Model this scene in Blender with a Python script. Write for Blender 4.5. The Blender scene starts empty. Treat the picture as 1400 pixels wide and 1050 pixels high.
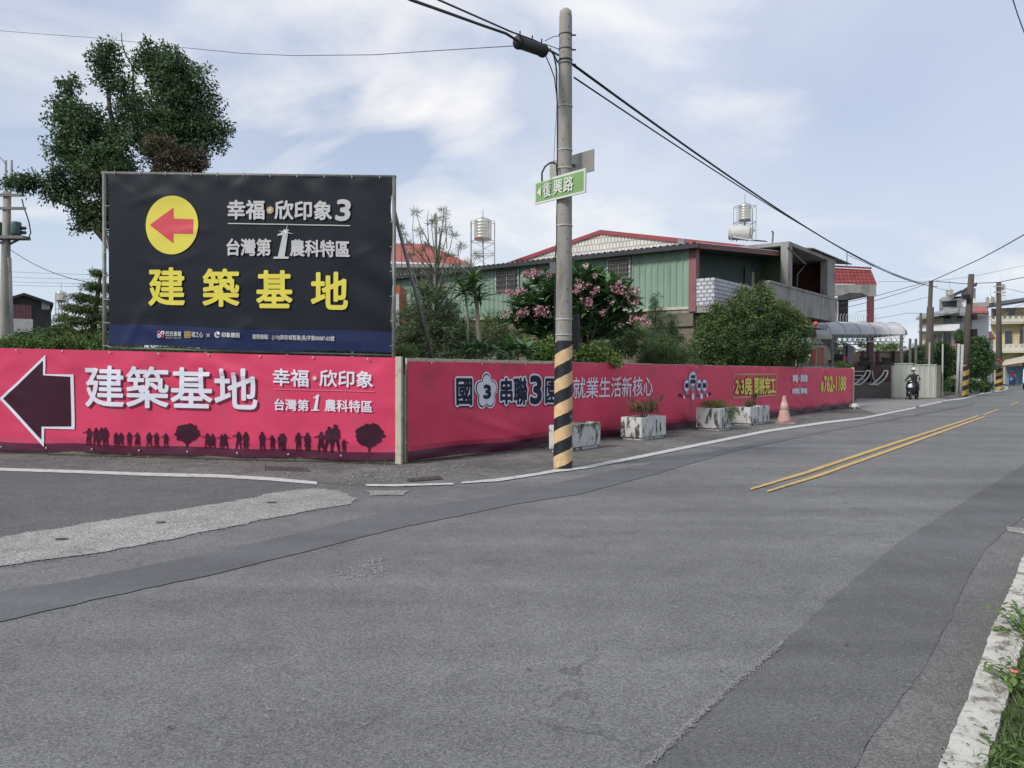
import bpy, bmesh, math, random
import numpy as np
from mathutils import Vector, Matrix
R = math.radians
sc = bpy.context.scene
COL = sc.collection

# ------------------------------------------------------------------ camera
CAMH = 1.5
cam_d = bpy.data.cameras.new("camera")
cam = bpy.data.objects.new("camera", cam_d)
COL.objects.link(cam)
cam_d.sensor_width = 36; cam_d.lens = 27.0; cam_d.clip_end = 5000; cam_d.clip_start = .05
CM = Matrix.Translation((0, 0, CAMH)) @ Matrix.Rotation(R(90 - .91), 4, 'X') @ Matrix.Rotation(R(.2), 4, 'Z')
cam.matrix_world = CM
sc.camera = cam

# ------------------------------------------------------------------ sky, sun, exposure
SUN_EL, SUN_AZ = 40, 232          # azimuth clockwise from +Y: behind the camera, to the left
w = bpy.data.worlds.new("World"); sc.world = w; w.use_nodes = True
nt = w.node_tree; N = nt.nodes; L = nt.links
for n in list(N): N.remove(n)
out = N.new('ShaderNodeOutputWorld'); bg = N.new('ShaderNodeBackground'); bg.inputs[1].default_value = .1
sky = N.new('ShaderNodeTexSky'); sky.sky_type = 'NISHITA'; sky.sun_disc = False
sky.sun_elevation = R(SUN_EL); sky.sun_rotation = R(SUN_AZ); sky.air_density = 1.0; sky.dust_density = 1.4; sky.ozone_density = 1.2
tc = N.new('ShaderNodeTexCoord'); sep = N.new('ShaderNodeSeparateXYZ')
L.new(tc.outputs['Generated'], sep.inputs[0])
def M2(op, a, b, clamp=False):
    n = N.new('ShaderNodeMath'); n.operation = op; n.use_clamp = clamp
    for i, v in enumerate((a, b)):
        if v is None: continue
        if isinstance(v, (int, float)): n.inputs[i].default_value = v
        else: L.new(v, n.inputs[i])
    return n.outputs[0]
zc = M2('ADD', M2('MAXIMUM', sep.outputs[2], 0.0), .42)
cx = M2('DIVIDE', sep.outputs[0], zc); cy = M2('DIVIDE', sep.outputs[1], zc)
cmb = N.new('ShaderNodeCombineXYZ'); L.new(cx, cmb.inputs[0]); L.new(cy, cmb.inputs[1])
def noise(scale, detail, rough, off, dist=.0, sx=1, sy=1):
    mp = N.new('ShaderNodeMapping'); mp.inputs['Location'].default_value = off; mp.inputs['Scale'].default_value = (sx, sy, 1)
    L.new(cmb.outputs[0], mp.inputs[0])
    n = N.new('ShaderNodeTexNoise'); n.inputs['Scale'].default_value = scale; n.inputs['Detail'].default_value = detail
    n.inputs['Roughness'].default_value = rough; n.inputs['Distortion'].default_value = dist
    L.new(mp.outputs[0], n.inputs['Vector']); return n.outputs['Fac']
def ramp(v, stops):
    r = N.new('ShaderNodeValToRGB'); e = r.color_ramp.elements
    while len(e) < len(stops): e.new(.5)
    for el, (p, c) in zip(e, stops):
        el.position = p; el.color = (c, c, c, 1) if isinstance(c, (int, float)) else (*c, 1)
    L.new(v, r.inputs[0]); return r.outputs[0]
def mixc(f, a, b):
    m = N.new('ShaderNodeMix'); m.data_type = 'RGBA'
    for s, v in ((m.inputs[0], f), (m.inputs[6], a), (m.inputs[7], b)):
        if isinstance(v, tuple): s.default_value = (*v, 1)
        elif isinstance(v, (int, float)): s.default_value = v
        else: L.new(v, s)
    return m.outputs[2]
n1 = noise(1.1, 8, .52, (3.1, 1.7, 0), .4, 1, 1.3)
n2 = noise(1.9, 8, .52, (7.3, 4.2, 0), .5, 1, 1.4)
def spot(x0, y0, r):      # soft cloud bank round one direction of the sky
    a = M2('POWER', M2('SUBTRACT', cx, x0), 2.0); b = M2('POWER', M2('SUBTRACT', cy, y0), 2.0)
    return M2('EXPONENT', M2('MULTIPLY', M2('ADD', a, b), -1.0 / (r * r)), None)
n2 = M2('ADD', n2, M2('MULTIPLY', spot(-.06, 1.30, .16), .20)); n2 = M2('ADD', n2, M2('MULTIPLY', spot(-.40, 1.22, .14), .13)); n2 = M2('ADD', n2, M2('MULTIPLY', spot(.25, 1.05, .16), .06))
n1 = M2('SUBTRACT', n1, M2('MULTIPLY', spot(-.22, 1.36, .11), .22)); n2 = M2('SUBTRACT', n2, M2('MULTIPLY', spot(-.22, 1.38, .07), .16))
n2 = M2('SUBTRACT', n2, M2('MULTIPLY', spot(.75, 1.1, .35), .08))
veil = ramp(n1, [(.30, .72), (.48, .86), (.62, .98)])
puff = ramp(n2, [(.50, 0.0), (.74, 1.0)])
veilc = ramp(n1, [(.35, (4.0, 4.6, 6.0)), (.62, (5.4, 5.8, 6.6))])
base = mixc(veil, sky.outputs[0], veilc)
low = ramp(sep.outputs[2], [(0.0, .80), (.30, 0.0)])
base = mixc(low, base, (5.0, 5.9, 6.7))
base = mixc(M2('MULTIPLY', spot(1.0, 1.0, .75), .55), base, (4.7, 5.15, 6.5))
hot = mixc(puff, base, (8.1, 7.9, 7.6))
L.new(hot, bg.inputs[0]); L.new(bg.outputs[0], out.inputs[0])

sun_d = bpy.data.lights.new("sun", 'SUN'); sun_d.energy = 2.2; sun_d.angle = R(10); sun_d.color = (1, .95, .87)
sun = bpy.data.objects.new("sun", sun_d); COL.objects.link(sun)
sdir = Vector((math.sin(R(SUN_AZ)) * math.cos(R(SUN_EL)), math.cos(R(SUN_AZ)) * math.cos(R(SUN_EL)), math.sin(R(SUN_EL))))
sun.rotation_euler = sdir.to_track_quat('Z', 'Y').to_euler(); sun.location = sdir * 60
sc.view_settings.view_transform = 'Standard'; sc.view_settings.look = 'None'
sc.view_settings.gamma = 1; sc.view_settings.use_curve_mapping = False
sc.view_settings.exposure = 0.42
sc.cycles.max_bounces = 6; sc.cycles.transparent_max_bounces = 12

# ------------------------------------------------------------------ helpers: points
C0 = Vector((0, 0, CAMH)); RM = CM.to_3x3()
def ray(px, py): return RM @ Vector(((px - 700) / 1050, (525 - py) / 1050, -1))
def G(px, py, z=0.0):
    d = ray(px, py); return C0 + d * ((z - CAMH) / d.z)
def P(px, py, Y):
    d = ray(px, py); return C0 + d * (Y / d.y)
class FR:
    """vertical plane frame: t along u, s away behind it, z up"""
    def __init__(s_, o, u):
        s_.o = Vector((o[0], o[1], 0)); u = Vector((u[0], u[1], 0)).normalized(); s_.u = u; s_.v = Vector((-u.y, u.x, 0))
    def pt(s_, t, s, z): return s_.o + s_.u * t + s_.v * s + Vector((0, 0, z))
    def hit(s_, px, py, s=0.0):
        d = ray(px, py); k = (s - (C0 - s_.o).dot(s_.v)) / d.dot(s_.v); p = C0 + d * k
        return (p - s_.o).dot(s_.u), p.z
def fr2(a, b): return FR(a, (b[0] - a[0], b[1] - a[1]))

# ------------------------------------------------------------------ helpers: materials
MATS = {}
def mat(name, col, rough=.75, var=.12, scale=3.0, bump=.15, bscale=60.0, metallic=0.0, col2=None, dirt=0.0, dirtcol=(.03, .028, .025), dscale=2.0, dsharp=None, stretch=1.0, island=0.0, trans=0.0, spec=.5):
    if name in MATS: return MATS[name]
    m = bpy.data.materials.new(name); m.use_nodes = True; t = m.node_tree; n = t.nodes; l = t.links
    b = n['Principled BSDF']; b.inputs['Roughness'].default_value = rough; b.inputs['Metallic'].default_value = metallic
    b.inputs['Specular IOR Level'].default_value = spec
    g = n.new('ShaderNodeNewGeometry'); mp = n.new('ShaderNodeMapping'); l.new(g.outputs['Position'], mp.inputs[0])
    mp.inputs['Scale'].default_value = (1, 1, stretch)
    def nz(s, d=5):
        q = n.new('ShaderNodeTexNoise'); q.inputs['Scale'].default_value = s; q.inputs['Detail'].default_value = d
        q.inputs['Roughness'].default_value = .6
        l.new(mp.outputs[0], q.inputs['Vector']); return q.outputs['Fac']
    def rp(v, a, b_):
        r = n.new('ShaderNodeMapRange'); r.inputs[1].default_value = a; r.inputs[2].default_value = b_; l.new(v, r.inputs[0]); return r.outputs[0]
    def mx(f, a, b_):
        x = n.new('ShaderNodeMix'); x.data_type = 'RGBA'
        for s, v in ((x.inputs[0], f), (x.inputs[6], a), (x.inputs[7], b_)):
            if isinstance(v, tuple): s.default_value = (*v, 1)
            elif isinstance(v, (int, float)): s.default_value = v
            else: l.new(v, s)
        return x.outputs[2]
    c2 = col2 or tuple(c * (1 - 2 * var) for c in col); c1 = tuple(min(1, c * (1 + var)) for c in col) if not col2 else col
    f = rp(nz(scale), .3, .7)
    c = mx(f, c1, c2)
    if island > 0:
        ri = n.new('ShaderNodeHueSaturation'); r = n.new('ShaderNodeMapRange'); l.new(g.outputs['Random Per Island'], r.inputs[0])
        r.inputs[3].default_value = 1 - island; r.inputs[4].default_value = 1 + island
        l.new(r.outputs[0], ri.inputs['Value']); l.new(c, ri.inputs['Color']); c = ri.outputs[0]
    if dirt > 0:
        d = rp(nz(dscale, 8), .62 - .25 * dirt, .72 if dsharp is None else .62 - .25 * dirt + dsharp)
        c = mx(d, c, dirtcol)
    l.new(c, b.inputs['Base Color'])
    if bump > 0:
        bp = n.new('ShaderNodeBump'); bp.inputs['Strength'].default_value = bump; bp.inputs['Distance'].default_value = .01
        l.new(nz(bscale, 3), bp.inputs['Height']); l.new(bp.outputs[0], b.inputs['Normal'])
    if trans > 0:
        tr = n.new('ShaderNodeBsdfTranslucent'); l.new(c, tr.inputs[0]); ms = n.new('ShaderNodeMixShader'); ms.inputs[0].default_value = trans
        o = n['Material Output']; l.new(b.outputs[0], ms.inputs[1]); l.new(tr.outputs[0], ms.inputs[2]); l.new(ms.outputs[0], o.inputs[0])
    MATS[name] = m; return m

def asphalt(name, col, speck=.5, crack=.3, coarse=1.0, big=.12, rough=.88, tint=None, ang=None):
    m = bpy.data.materials.new(name); m.use_nodes = True; t = m.node_tree; n = t.nodes; l = t.links
    b = n['Principled BSDF']; b.inputs['Roughness'].default_value = rough; b.inputs['Specular IOR Level'].default_value = .35
    g = n.new('ShaderNodeNewGeometry')
    def nz(s, d=4, r=.6, dist=0):
        q = n.new('ShaderNodeTexNoise'); q.inputs['Scale'].default_value = s; q.inputs['Detail'].default_value = d; q.inputs['Roughness'].default_value = r; q.inputs['Distortion'].default_value = dist
        l.new(g.outputs['Position'], q.inputs['Vector']); return q.outputs['Fac']
    def rg(v, a, b_, lo=0, hi=1):
        r = n.new('ShaderNodeMapRange'); r.inputs[1].default_value = a; r.inputs[2].default_value = b_; r.inputs[3].default_value = lo; r.inputs[4].default_value = hi
        l.new(v, r.inputs[0]); return r.outputs[0]
    def mth(op, a, b_):
        q = n.new('ShaderNodeMath'); q.operation = op
        for i, v in enumerate((a, b_)):
            if isinstance(v, (int, float)): q.inputs[i].default_value = v
            else: l.new(v, q.inputs[i])
        return q.outputs[0]
    def vor(s, feat='F1'):
        q = n.new('ShaderNodeTexVoronoi'); q.feature = feat; q.inputs['Scale'].default_value = s; l.new(g.outputs['Position'], q.inputs['Vector']); return q
    def mx(f, a, b_):
        x = n.new('ShaderNodeMix'); x.data_type = 'RGBA'
        for s, v in ((x.inputs[0], f), (x.inputs[6], a), (x.inputs[7], b_)):
            if isinstance(v, tuple): s.default_value = (*v, 1)
            elif isinstance(v, (int, float)): s.default_value = v
            else: l.new(v, s)
        return x.outputs[2]
    v1 = vor(90 / coarse); s1 = n.new('ShaderNodeSeparateColor'); l.new(v1.outputs['Color'], s1.inputs[0])
    val = rg(s1.outputs[0], 0, 1, 1 - speck * .75, 1 + speck * .75)
    val = mth('MULTIPLY', val, rg(nz(.35, 4), .3, .7, 1 - big, 1 + big))
    val = mth('MULTIPLY', val, rg(nz(3.2, 6, .65), .3, .7, 1 - big * .8, 1 + big * .8))
    val = mth('MULTIPLY', val, rg(nz(70, 2, .6), .3, .7, 1 - speck * .30, 1 + speck * .30))
    hv = n.new('ShaderNodeVectorMath'); hv.operation = 'SCALE'; hv.inputs[0].default_value = col; l.new(val, hv.inputs['Scale'])
    c = hv.outputs[0]
    if ang is not None:     # long worn streaks that run with the traffic
        mp = n.new('ShaderNodeMapping'); mp.inputs['Rotation'].default_value = (0, 0, -ang); mp.inputs['Scale'].default_value = (.05, 1.1, 1)
        l.new(g.outputs['Position'], mp.inputs[0]); q = n.new('ShaderNodeTexNoise'); q.inputs['Scale'].default_value = 1.0; q.inputs['Detail'].default_value = 4
        l.new(mp.outputs[0], q.inputs['Vector']); st = rg(q.outputs['Fac'], .3, .7, .80, 1.18)
        h2 = n.new('ShaderNodeVectorMath'); h2.operation = 'SCALE'; l.new(c, h2.inputs[0]); l.new(st, h2.inputs['Scale']); c = h2.outputs[0]
    # pale stones
    v2 = vor(42 / coarse); s2 = n.new('ShaderNodeSeparateColor'); l.new(v2.outputs['Color'], s2.inputs[0])
    pick = mth('MULTIPLY', rg(s2.outputs[1], .955 - .02 * speck, .96), rg(v2.outputs['Distance'], .32, .2))
    c = mx(mth('MULTIPLY', pick, .55), c, (.34, .33, .30))
    # dark pits
    v3 = vor(55 / coarse); s3 = n.new('ShaderNodeSeparateColor'); l.new(v3.outputs['Color'], s3.inputs[0])
    pit = mth('MULTIPLY', rg(s3.outputs[2], .86, .88), rg(v3.outputs['Distance'], .42, .25))
    c = mx(mth('MULTIPLY', pit, .55), c, tuple(x * .35 for x in col))
    if crack > 0:
        d = n.new('ShaderNodeVectorMath'); d.operation = 'ADD'; q = n.new('ShaderNodeTexNoise'); q.inputs['Scale'].default_value = 2.2; q.inputs['Detail'].default_value = 5
        l.new(g.outputs['Position'], q.inputs['Vector']); l.new(g.outputs['Position'], d.inputs[0]); l.new(q.outputs['Color'], d.inputs[1])
        v4 = n.new('ShaderNodeTexVoronoi'); v4.feature = 'DISTANCE_TO_EDGE'; v4.inputs['Scale'].default_value = .8; l.new(d.outputs[0], v4.inputs['Vector'])
        cr = mth('MULTIPLY', rg(v4.outputs['Distance'], .010, .002), rg(nz(.4, 2), .47, .56))
        c = mx(mth('MULTIPLY', cr, crack), c, tuple(x * .3 for x in col))
    l.new(c, b.inputs['Base Color'])
    bp = n.new('ShaderNodeBump'); bp.inputs['Strength'].default_value = .55 * min(1, speck + .3); bp.inputs['Distance'].default_value = .006
    l.new(mth('ADD', v1.outputs['Distance'], mth('MULTIPLY', nz(60, 3), .8)), bp.inputs['Height']); l.new(bp.outputs[0], b.inputs['Normal'])
    return m

def brick(name, c1, c2, mortar, bw, bh, ms=.01, rough=.5):
    m = bpy.data.materials.new(name); m.use_nodes = True; t = m.node_tree; n = t.nodes; l = t.links
    b = n['Principled BSDF']; b.inputs['Roughness'].default_value = rough
    uv = n.new('ShaderNodeUVMap'); q = n.new('ShaderNodeTexBrick'); l.new(uv.outputs[0], q.inputs['Vector'])
    q.inputs['Color1'].default_value = (*c1, 1); q.inputs['Color2'].default_value = (*c2, 1); q.inputs['Mortar'].default_value = (*mortar, 1)
    q.inputs['Scale'].default_value = 1; q.inputs['Brick Width'].default_value = bw; q.inputs['Row Height'].default_value = bh; q.inputs['Mortar Size'].default_value = ms
    g = n.new('ShaderNodeNewGeometry'); z = n.new('ShaderNodeTexNoise'); z.inputs['Scale'].default_value = 1.2; z.inputs['Detail'].default_value = 6; l.new(g.outputs['Position'], z.inputs['Vector'])
    r = n.new('ShaderNodeMapRange'); r.inputs[1].default_value = .3; r.inputs[2].default_value = .7; r.inputs[3].default_value = .82; r.inputs[4].default_value = 1.1; l.new(z.outputs['Fac'], r.inputs[0])
    h = n.new('ShaderNodeVectorMath'); h.operation = 'SCALE'; l.new(q.outputs[0], h.inputs[0]); l.new(r.outputs[0], h.inputs['Scale'])
    l.new(h.outputs[0], b.inputs['Base Color'])
    bp = n.new('ShaderNodeBump'); bp.invert = True; bp.inputs['Distance'].default_value = .01; l.new(q.outputs['Fac'], bp.inputs['Height']); l.new(bp.outputs[0], b.inputs['Normal'])
    MATS[name] = m; return m

# ------------------------------------------------------------------ helpers: meshes and things
def thing(name, label, cat, loc=(0, 0, 0), group=None):
    o = bpy.data.objects.new(name, None); COL.objects.link(o); o.location = loc; o.empty_display_size = .2
    o['label'] = label; o['category'] = cat
    if group: o['group'] = group
    return o
def worldloc(o):
    p = Vector((0, 0, 0))
    while o is not None: p = p + Vector(o.location); o = o.parent
    return p
class MB:
    def __init__(s): s.V = []; s.F = []; s.M = []; s.UV = None
    def add(s, vs, fs, mi=0):
        b = len(s.V); s.V += [tuple(v) for v in vs]; s.F += [tuple(i + b for i in f) for f in fs]; s.M += [mi] * len(fs); return s
    def hexa(s, p, mi=0):   # 8 points, bottom loop then top loop
        return s.add(p, [(3, 2, 1, 0), (4, 5, 6, 7), (0, 1, 5, 4), (1, 2, 6, 5), (2, 3, 7, 6), (3, 0, 4, 7)], mi)
    def box(s, x0, x1, y0, y1, z0, z1, mi=0):
        return s.hexa([(x0, y0, z0), (x1, y0, z0), (x1, y1, z0), (x0, y1, z0), (x0, y0, z1), (x1, y0, z1), (x1, y1, z1), (x0, y1, z1)], mi)
    def fbox(s, f, t0, t1, s0, s1, z0, z1, mi=0):
        return s.hexa([f.pt(t0, s0, z0), f.pt(t1, s0, z0), f.pt(t1, s1, z0), f.pt(t0, s1, z0), f.pt(t0, s0, z1), f.pt(t1, s0, z1), f.pt(t1, s1, z1), f.pt(t0, s1, z1)], mi)
    def slab(s, a, b, c, d, th, mi=0):   # quad a b c d lowered by th
        dn = Vector((0, 0, -th)); q = [Vector(x) for x in (a, b, c, d)]
        return s.hexa([x + dn for x in q] + q, mi)
    def tube(s, pts, r, n=6, mi=0, caps=True):
        pts = [Vector(p) for p in pts]; rs = r if isinstance(r, (list, tuple)) else [r] * len(pts)
        b = len(s.V); prev = None
        for i, p in enumerate(pts):
            d = (pts[min(i + 1, len(pts) - 1)] - pts[max(i - 1, 0)]).normalized()
            if prev is None:
                a = Vector((0, 0, 1)) if abs(d.z) < .9 else Vector((1, 0, 0)); x = d.cross(a).normalized()
            else: x = (prev - d * prev.dot(d)).normalized()
            prev = x; y = d.cross(x)
            for k in range(n):
                an = 2 * math.pi * k / n; s.V.append(tuple(p + (x * math.cos(an) + y * math.sin(an)) * rs[i]))
        fs = [(b + i * n + k, b + i * n + (k + 1) % n, b + (i + 1) * n + (k + 1) % n, b + (i + 1) * n + k) for i in range(len(pts) - 1) for k in range(n)]
        if caps: fs += [tuple(b + k for k in range(n))[::-1], tuple(b + (len(pts) - 1) * n + k for k in range(n))]
        s.F += fs; s.M += [mi] * len(fs); return s
    def lathe(s, c, prof, n=20, mi=0, axis='z', ax=None):
        c = Vector(c); b = len(s.V)
        if ax is None: ax = Vector((0, 0, 1)) if axis == 'z' else (Vector((0, 1, 0)) if axis == 'y' else Vector((1, 0, 0)))
        ax = Vector(ax).normalized(); q = Vector((0, 0, 1)) if abs(ax.z) < .9 else Vector((1, 0, 0)); x = ax.cross(q).normalized(); y = ax.cross(x)
        for r, z in prof:
            for k in range(n):
                an = 2 * math.pi * k / n; s.V.append(tuple(c + ax * z + (x * math.cos(an) + y * math.sin(an)) * r))
        fs = [(b + i * n + k, b + i * n + (k + 1) % n, b + (i + 1) * n + (k + 1) % n, b + (i + 1) * n + k) for i in range(len(prof) - 1) for k in range(n)]
        fs += [tuple(b + k for k in range(n))[::-1], tuple(b + (len(prof) - 1) * n + k for k in range(n))]
        s.F += fs; s.M += [mi] * len(fs); return s
    def prism(s, poly, fn, d0, d1, mi=0):   # poly of (a,b); fn(a,b,d) -> point
        n = len(poly); b = len(s.V); s.V += [tuple(fn(a, c, d0)) for a, c in poly] + [tuple(fn(a, c, d1)) for a, c in poly]
        fs = [tuple(b + i for i in range(n)), tuple(b + n + i for i in range(n))[::-1]] + [(b + i, b + n + i, b + n + (i + 1) % n, b + (i + 1) % n) for i in range(n)]
        s.F += fs; s.M += [mi] * len(fs); return s
    def build(s, name, mats, parent=None, smooth=False, uv=None, kind=None, label=None, shift=None):
        me = bpy.data.meshes.new(name); off = worldloc(parent) if parent is not None else (Vector(shift) if shift is not None else Vector((0, 0, 0)))
        me.from_pydata([(v[0] - off.x, v[1] - off.y, v[2] - off.z) for v in s.V], [], s.F)
        for m in (mats if isinstance(mats, (list, tuple)) else [mats]): me.materials.append(m)
        me.polygons.foreach_set('material_index', s.M)
        if smooth: me.polygons.foreach_set('use_smooth', [True] * len(s.F))
        if uv is not None:
            l = me.uv_layers.new(name='UVMap'); dat = [0.0] * (2 * len(me.loops))
            for lp in me.loops:
                p = s.V[lp.vertex_index]; dat[2 * lp.index], dat[2 * lp.index + 1] = uv(Vector(p))
            l.data.foreach_set('uv', dat)
        me.update()
        o = bpy.data.objects.new(name, me); COL.objects.link(o); o.parent = parent
        if parent is None and shift is not None: o.location = shift
        if kind: o['kind'] = kind
        if label: o['label'] = label
        return o
def tag(o, label, cat, group=None):
    o['label'] = label; o['category'] = cat
    if group: o['group'] = group
    return o
def copy_thing(root, loc, label=None):
    r = root.copy(); COL.objects.link(r); r.location = loc
    if label: r['label'] = label
    for c in list(root.children):
        k = c.copy(); COL.objects.link(k); k.parent = r
        for d in list(c.children):
            e = d.copy(); COL.objects.link(e); e.parent = k
    return r
def corr(mb, f, t0, t1, s, zlo, zhi, pitch=.2, dep=.03, mi=0):
    """ribbed sheet; zlo / zhi numbers or functions of t"""
    lo = zlo if callable(zlo) else (lambda t: zlo); hi = zhi if callable(zhi) else (lambda t: zhi)
    prof = [(0, 0), (.55, 0), (.68, 1), (.87, 1)]; pts = []
    t = t0
    while t < t1:
        for a, h in prof:
            q = t + a * pitch
            if q < t1: pts.append((q, h))
        t += pitch
    pts.append((t1, 0)); vs = []
    for q, h in pts: vs += [f.pt(q, s - dep * h, lo(q)), f.pt(q, s - dep * h, hi(q))]
    return mb.add(vs, [(2 * i, 2 * i + 2, 2 * i + 3, 2 * i + 1) for i in range(len(pts) - 1)], mi)

# ------------------------------------------------------------------ materials
m_asph = asphalt('asphalt_main', (.156, .157, .160), .55, .45, .62, .15, ang=R(52))
m_asph_r = asphalt('asphalt_new', (.116, .117, .121), .38, .25, .62, .16, ang=R(52))
m_asph_l = asphalt('asphalt_side', (.108, .108, .110), .6, .3, .8, .16)
m_strip = asphalt('asphalt_smooth', (.120, .123, .131), .22, .0, .8, .07, ang=R(30))
m_conc = asphalt('concrete_cut', (.27, .265, .255), .75, .5, 1.0, .22)
m_verge = asphalt('verge_rough', (.132, .128, .122), .7, .5, .9, .38)
m_should = asphalt('shoulder', (.140, .138, .134), .5, .2, .7, .2)
m_pale = asphalt('pale_forecourt', (.23, .225, .22), .35, .2, 1, .16)
m_white = mat('road_paint_white', (.52, .53, .52), .7, .06, 5, .3, 90, dirt=.42, dirtcol=(.22, .22, .22), dscale=9)
m_yellow = mat('road_paint_yellow', (.56, .36, .11), .7, .08, 5, .3, 90, dirt=.45, dirtcol=(.26, .20, .11), dscale=11)
m_kerb = mat('kerb_paint', (.50, .485, .44), .85, .10, 5, 1.0, 45, dirt=.42, dirtcol=(.20, .18, .15), dscale=11, dsharp=.12)
m_chalk = mat('chalk', (.25, .255, .26), .9, .1, 20, 0, dirt=.7, dirtcol=(.14, .14, .15), dscale=30)
m_soil = mat('soil', (.060, .058, .040), .95, .3, .8, .8, 10, col2=(.035, .05, .02))
m_gravel = mat('gravel', (.20, .20, .19), .9, .3, 30, .5, 40, island=.5)
m_iron = mat('cast_iron', (.045, .045, .045), .6, .2, 10, .2, 60)
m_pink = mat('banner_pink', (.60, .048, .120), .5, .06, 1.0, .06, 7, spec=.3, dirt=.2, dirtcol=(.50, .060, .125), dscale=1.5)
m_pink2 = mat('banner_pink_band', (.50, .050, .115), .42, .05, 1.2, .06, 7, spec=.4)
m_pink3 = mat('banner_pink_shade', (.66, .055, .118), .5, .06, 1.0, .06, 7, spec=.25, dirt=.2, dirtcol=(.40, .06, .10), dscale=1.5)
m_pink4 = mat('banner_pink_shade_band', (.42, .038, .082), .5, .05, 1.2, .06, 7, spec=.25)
m_mar = mat('banner_maroon', (.085, .012, .038), .4, .08, 1.5, .06, 7, spec=.4)
m_blk = mat('banner_black', (.009, .0125, .020), .45, .15, .8, .08, 5, spec=.22)
m_navy = mat('banner_navy', (.014, .024, .085), .45, .08, .8, .08, 5, spec=.22)
p_white = mat('print_white', (.66, .67, .76), .45, .02, 2, 0)
p_grey = mat('print_silver', (.50, .50, .50), .45, .05, 2, 0)
p_yel = mat('print_yellow', (.68, .59, .065), .45, .03, 2, 0)
p_red = mat('print_red', (.60, .050, .075), .45, .03, 2, 0)
p_mar = mat('print_maroon', (.040, .008, .022), .5, .03, 2, 0, spec=.2)
p_navy = mat('print_navy', (.008, .012, .035), .5, .03, 2, 0, spec=.2)
p_shad = mat('print_dark_pink', (.14, .014, .045), .45, .03, 2, 0)
p_gold = mat('print_gold', (.45, .32, .12), .45, .03, 2, 0)
p_rose = mat('print_rose', (.62, .18, .24), .45, .03, 2, 0)
p_lilac = mat('print_lilac', (.26, .22, .42), .45, .03, 2, 0)
m_pole = mat('pole_concrete', (.30, .285, .255), .85, .08, 3, .5, 70, dirt=.35, dirtcol=(.15, .14, .125), dscale=3, stretch=.3)
m_pole2 = mat('pole_weathered', (.085, .072, .060), .9, .2, 3, .5, 40, stretch=.2)
m_steel = mat('galvanised_steel', (.17, .17, .16), .5, .15, 6, .1, 60, metallic=.3)
m_tank = mat('tank_steel', (.66, .62, .55), .28, .10, 3, .02, 20, metallic=.95)
m_frame = mat('lattice_steel', (.42, .42, .42), .5, .15, 5, 0)
m_cable = mat('cable_black', (.012, .012, .014), .6, .1, 5, 0)
m_wire = mat('wire_grey', (.045, .045, .06), .6, .1, 5, 0)
m_cream = mat('cream_sheet', (.50, .47, .37), .6, .08, 3, .1, 40, dirt=.3, dirtcol=(.28, .25, .19), dscale=4)
m_panel = mat('white_sheet', (.43, .45, .39), .55, .06, 2, .1, 40, dirt=.25, dirtcol=(.30, .30, .26), dscale=3, stretch=.3)
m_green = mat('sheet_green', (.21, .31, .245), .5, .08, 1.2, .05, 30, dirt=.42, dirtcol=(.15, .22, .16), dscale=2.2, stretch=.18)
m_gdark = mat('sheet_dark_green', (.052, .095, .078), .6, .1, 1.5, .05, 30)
m_glime = mat('sheet_moss_green', (.12, .19, .095), .6, .1, 1.0, .05, 30)
m_dred = mat('dark_red_trim', (.16, .035, .040), .6, .15, 2, .1, 30)
m_rust = mat('pillar_dusty_red', (.25, .105, .105), .7, .12, 2, .2, 30)
m_roofblk = mat('roof_edge_black', (.022, .026, .032), .5, .2, 2, .1, 30)
m_roofgrey = mat('roof_sheet_grey', (.26, .27, .27), .55, .15, 1, .1, 30, dirt=.4, dirtcol=(.14, .14, .13), dscale=2)
m_beton = mat('weathered_concrete', (.30, .295, .28), .9, .1, 1.2, .4, 30, dirt=.4, dirtcol=(.15, .145, .135), dscale=1.6, stretch=.4)
m_beton_d = mat('brown_concrete', (.17, .145, .12), .9, .15, 1.2, .4, 30, dirt=.4, dirtcol=(.09, .08, .07), dscale=2)
m_dark = mat('dark_interior', (.016, .016, .018), .7, .2, 2, 0)
m_glass = mat('window_glass', (.045, .050, .052), .12, .2, 2, 0, spec=.7)
m_planter = mat('planter_paint', (.56, .57, .55), .85, .08, 6, .7, 40, dirt=.40, dirtcol=(.055, .060, .052), dscale=8, dsharp=.09, stretch=.4)
m_cone = mat('faded_cone', (.50, .30, .26), .7, .12, 6, .1, 40, dirt=.3, dirtcol=(.38, .26, .23), dscale=8)
m_bark = mat('bark', (.085, .070, .055), .9, .25, 6, .8, 25)
m_bark2 = mat('bark_pale', (.20, .18, .15), .9, .2, 6, .8, 25)
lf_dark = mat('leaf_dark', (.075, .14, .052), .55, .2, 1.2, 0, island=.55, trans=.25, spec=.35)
lf_ficus = mat('leaf_ficus', (.090, .150, .066), .6, .25, 1.0, 0, island=.6, trans=.22, spec=.25)
lf_brown = mat('leaf_dry', (.090, .072, .040), .8, .3, 3, 0, island=.5, trans=.15)
lf_pine = mat('leaf_pine', (.115, .170, .055), .7, .25, 1.5, 0, island=.5, trans=.15)
lf_grey = mat('leaf_greygreen', (.115, .165, .080), .7, .25, 1.5, 0, island=.5, trans=.15)
lf_mid = mat('leaf_mid', (.125, .205, .055), .6, .25, 1.5, 0, island=.55, trans=.25)
lf_bright = mat('leaf_bright', (.12, .20, .045), .6, .2, 1.5, 0, island=.45, trans=.3)
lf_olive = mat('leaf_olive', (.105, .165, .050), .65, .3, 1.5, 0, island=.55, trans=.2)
lf_red = mat('leaf_reddish', (.16, .065, .035), .65, .3, 2, 0, island=.5, trans=.2)
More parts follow.
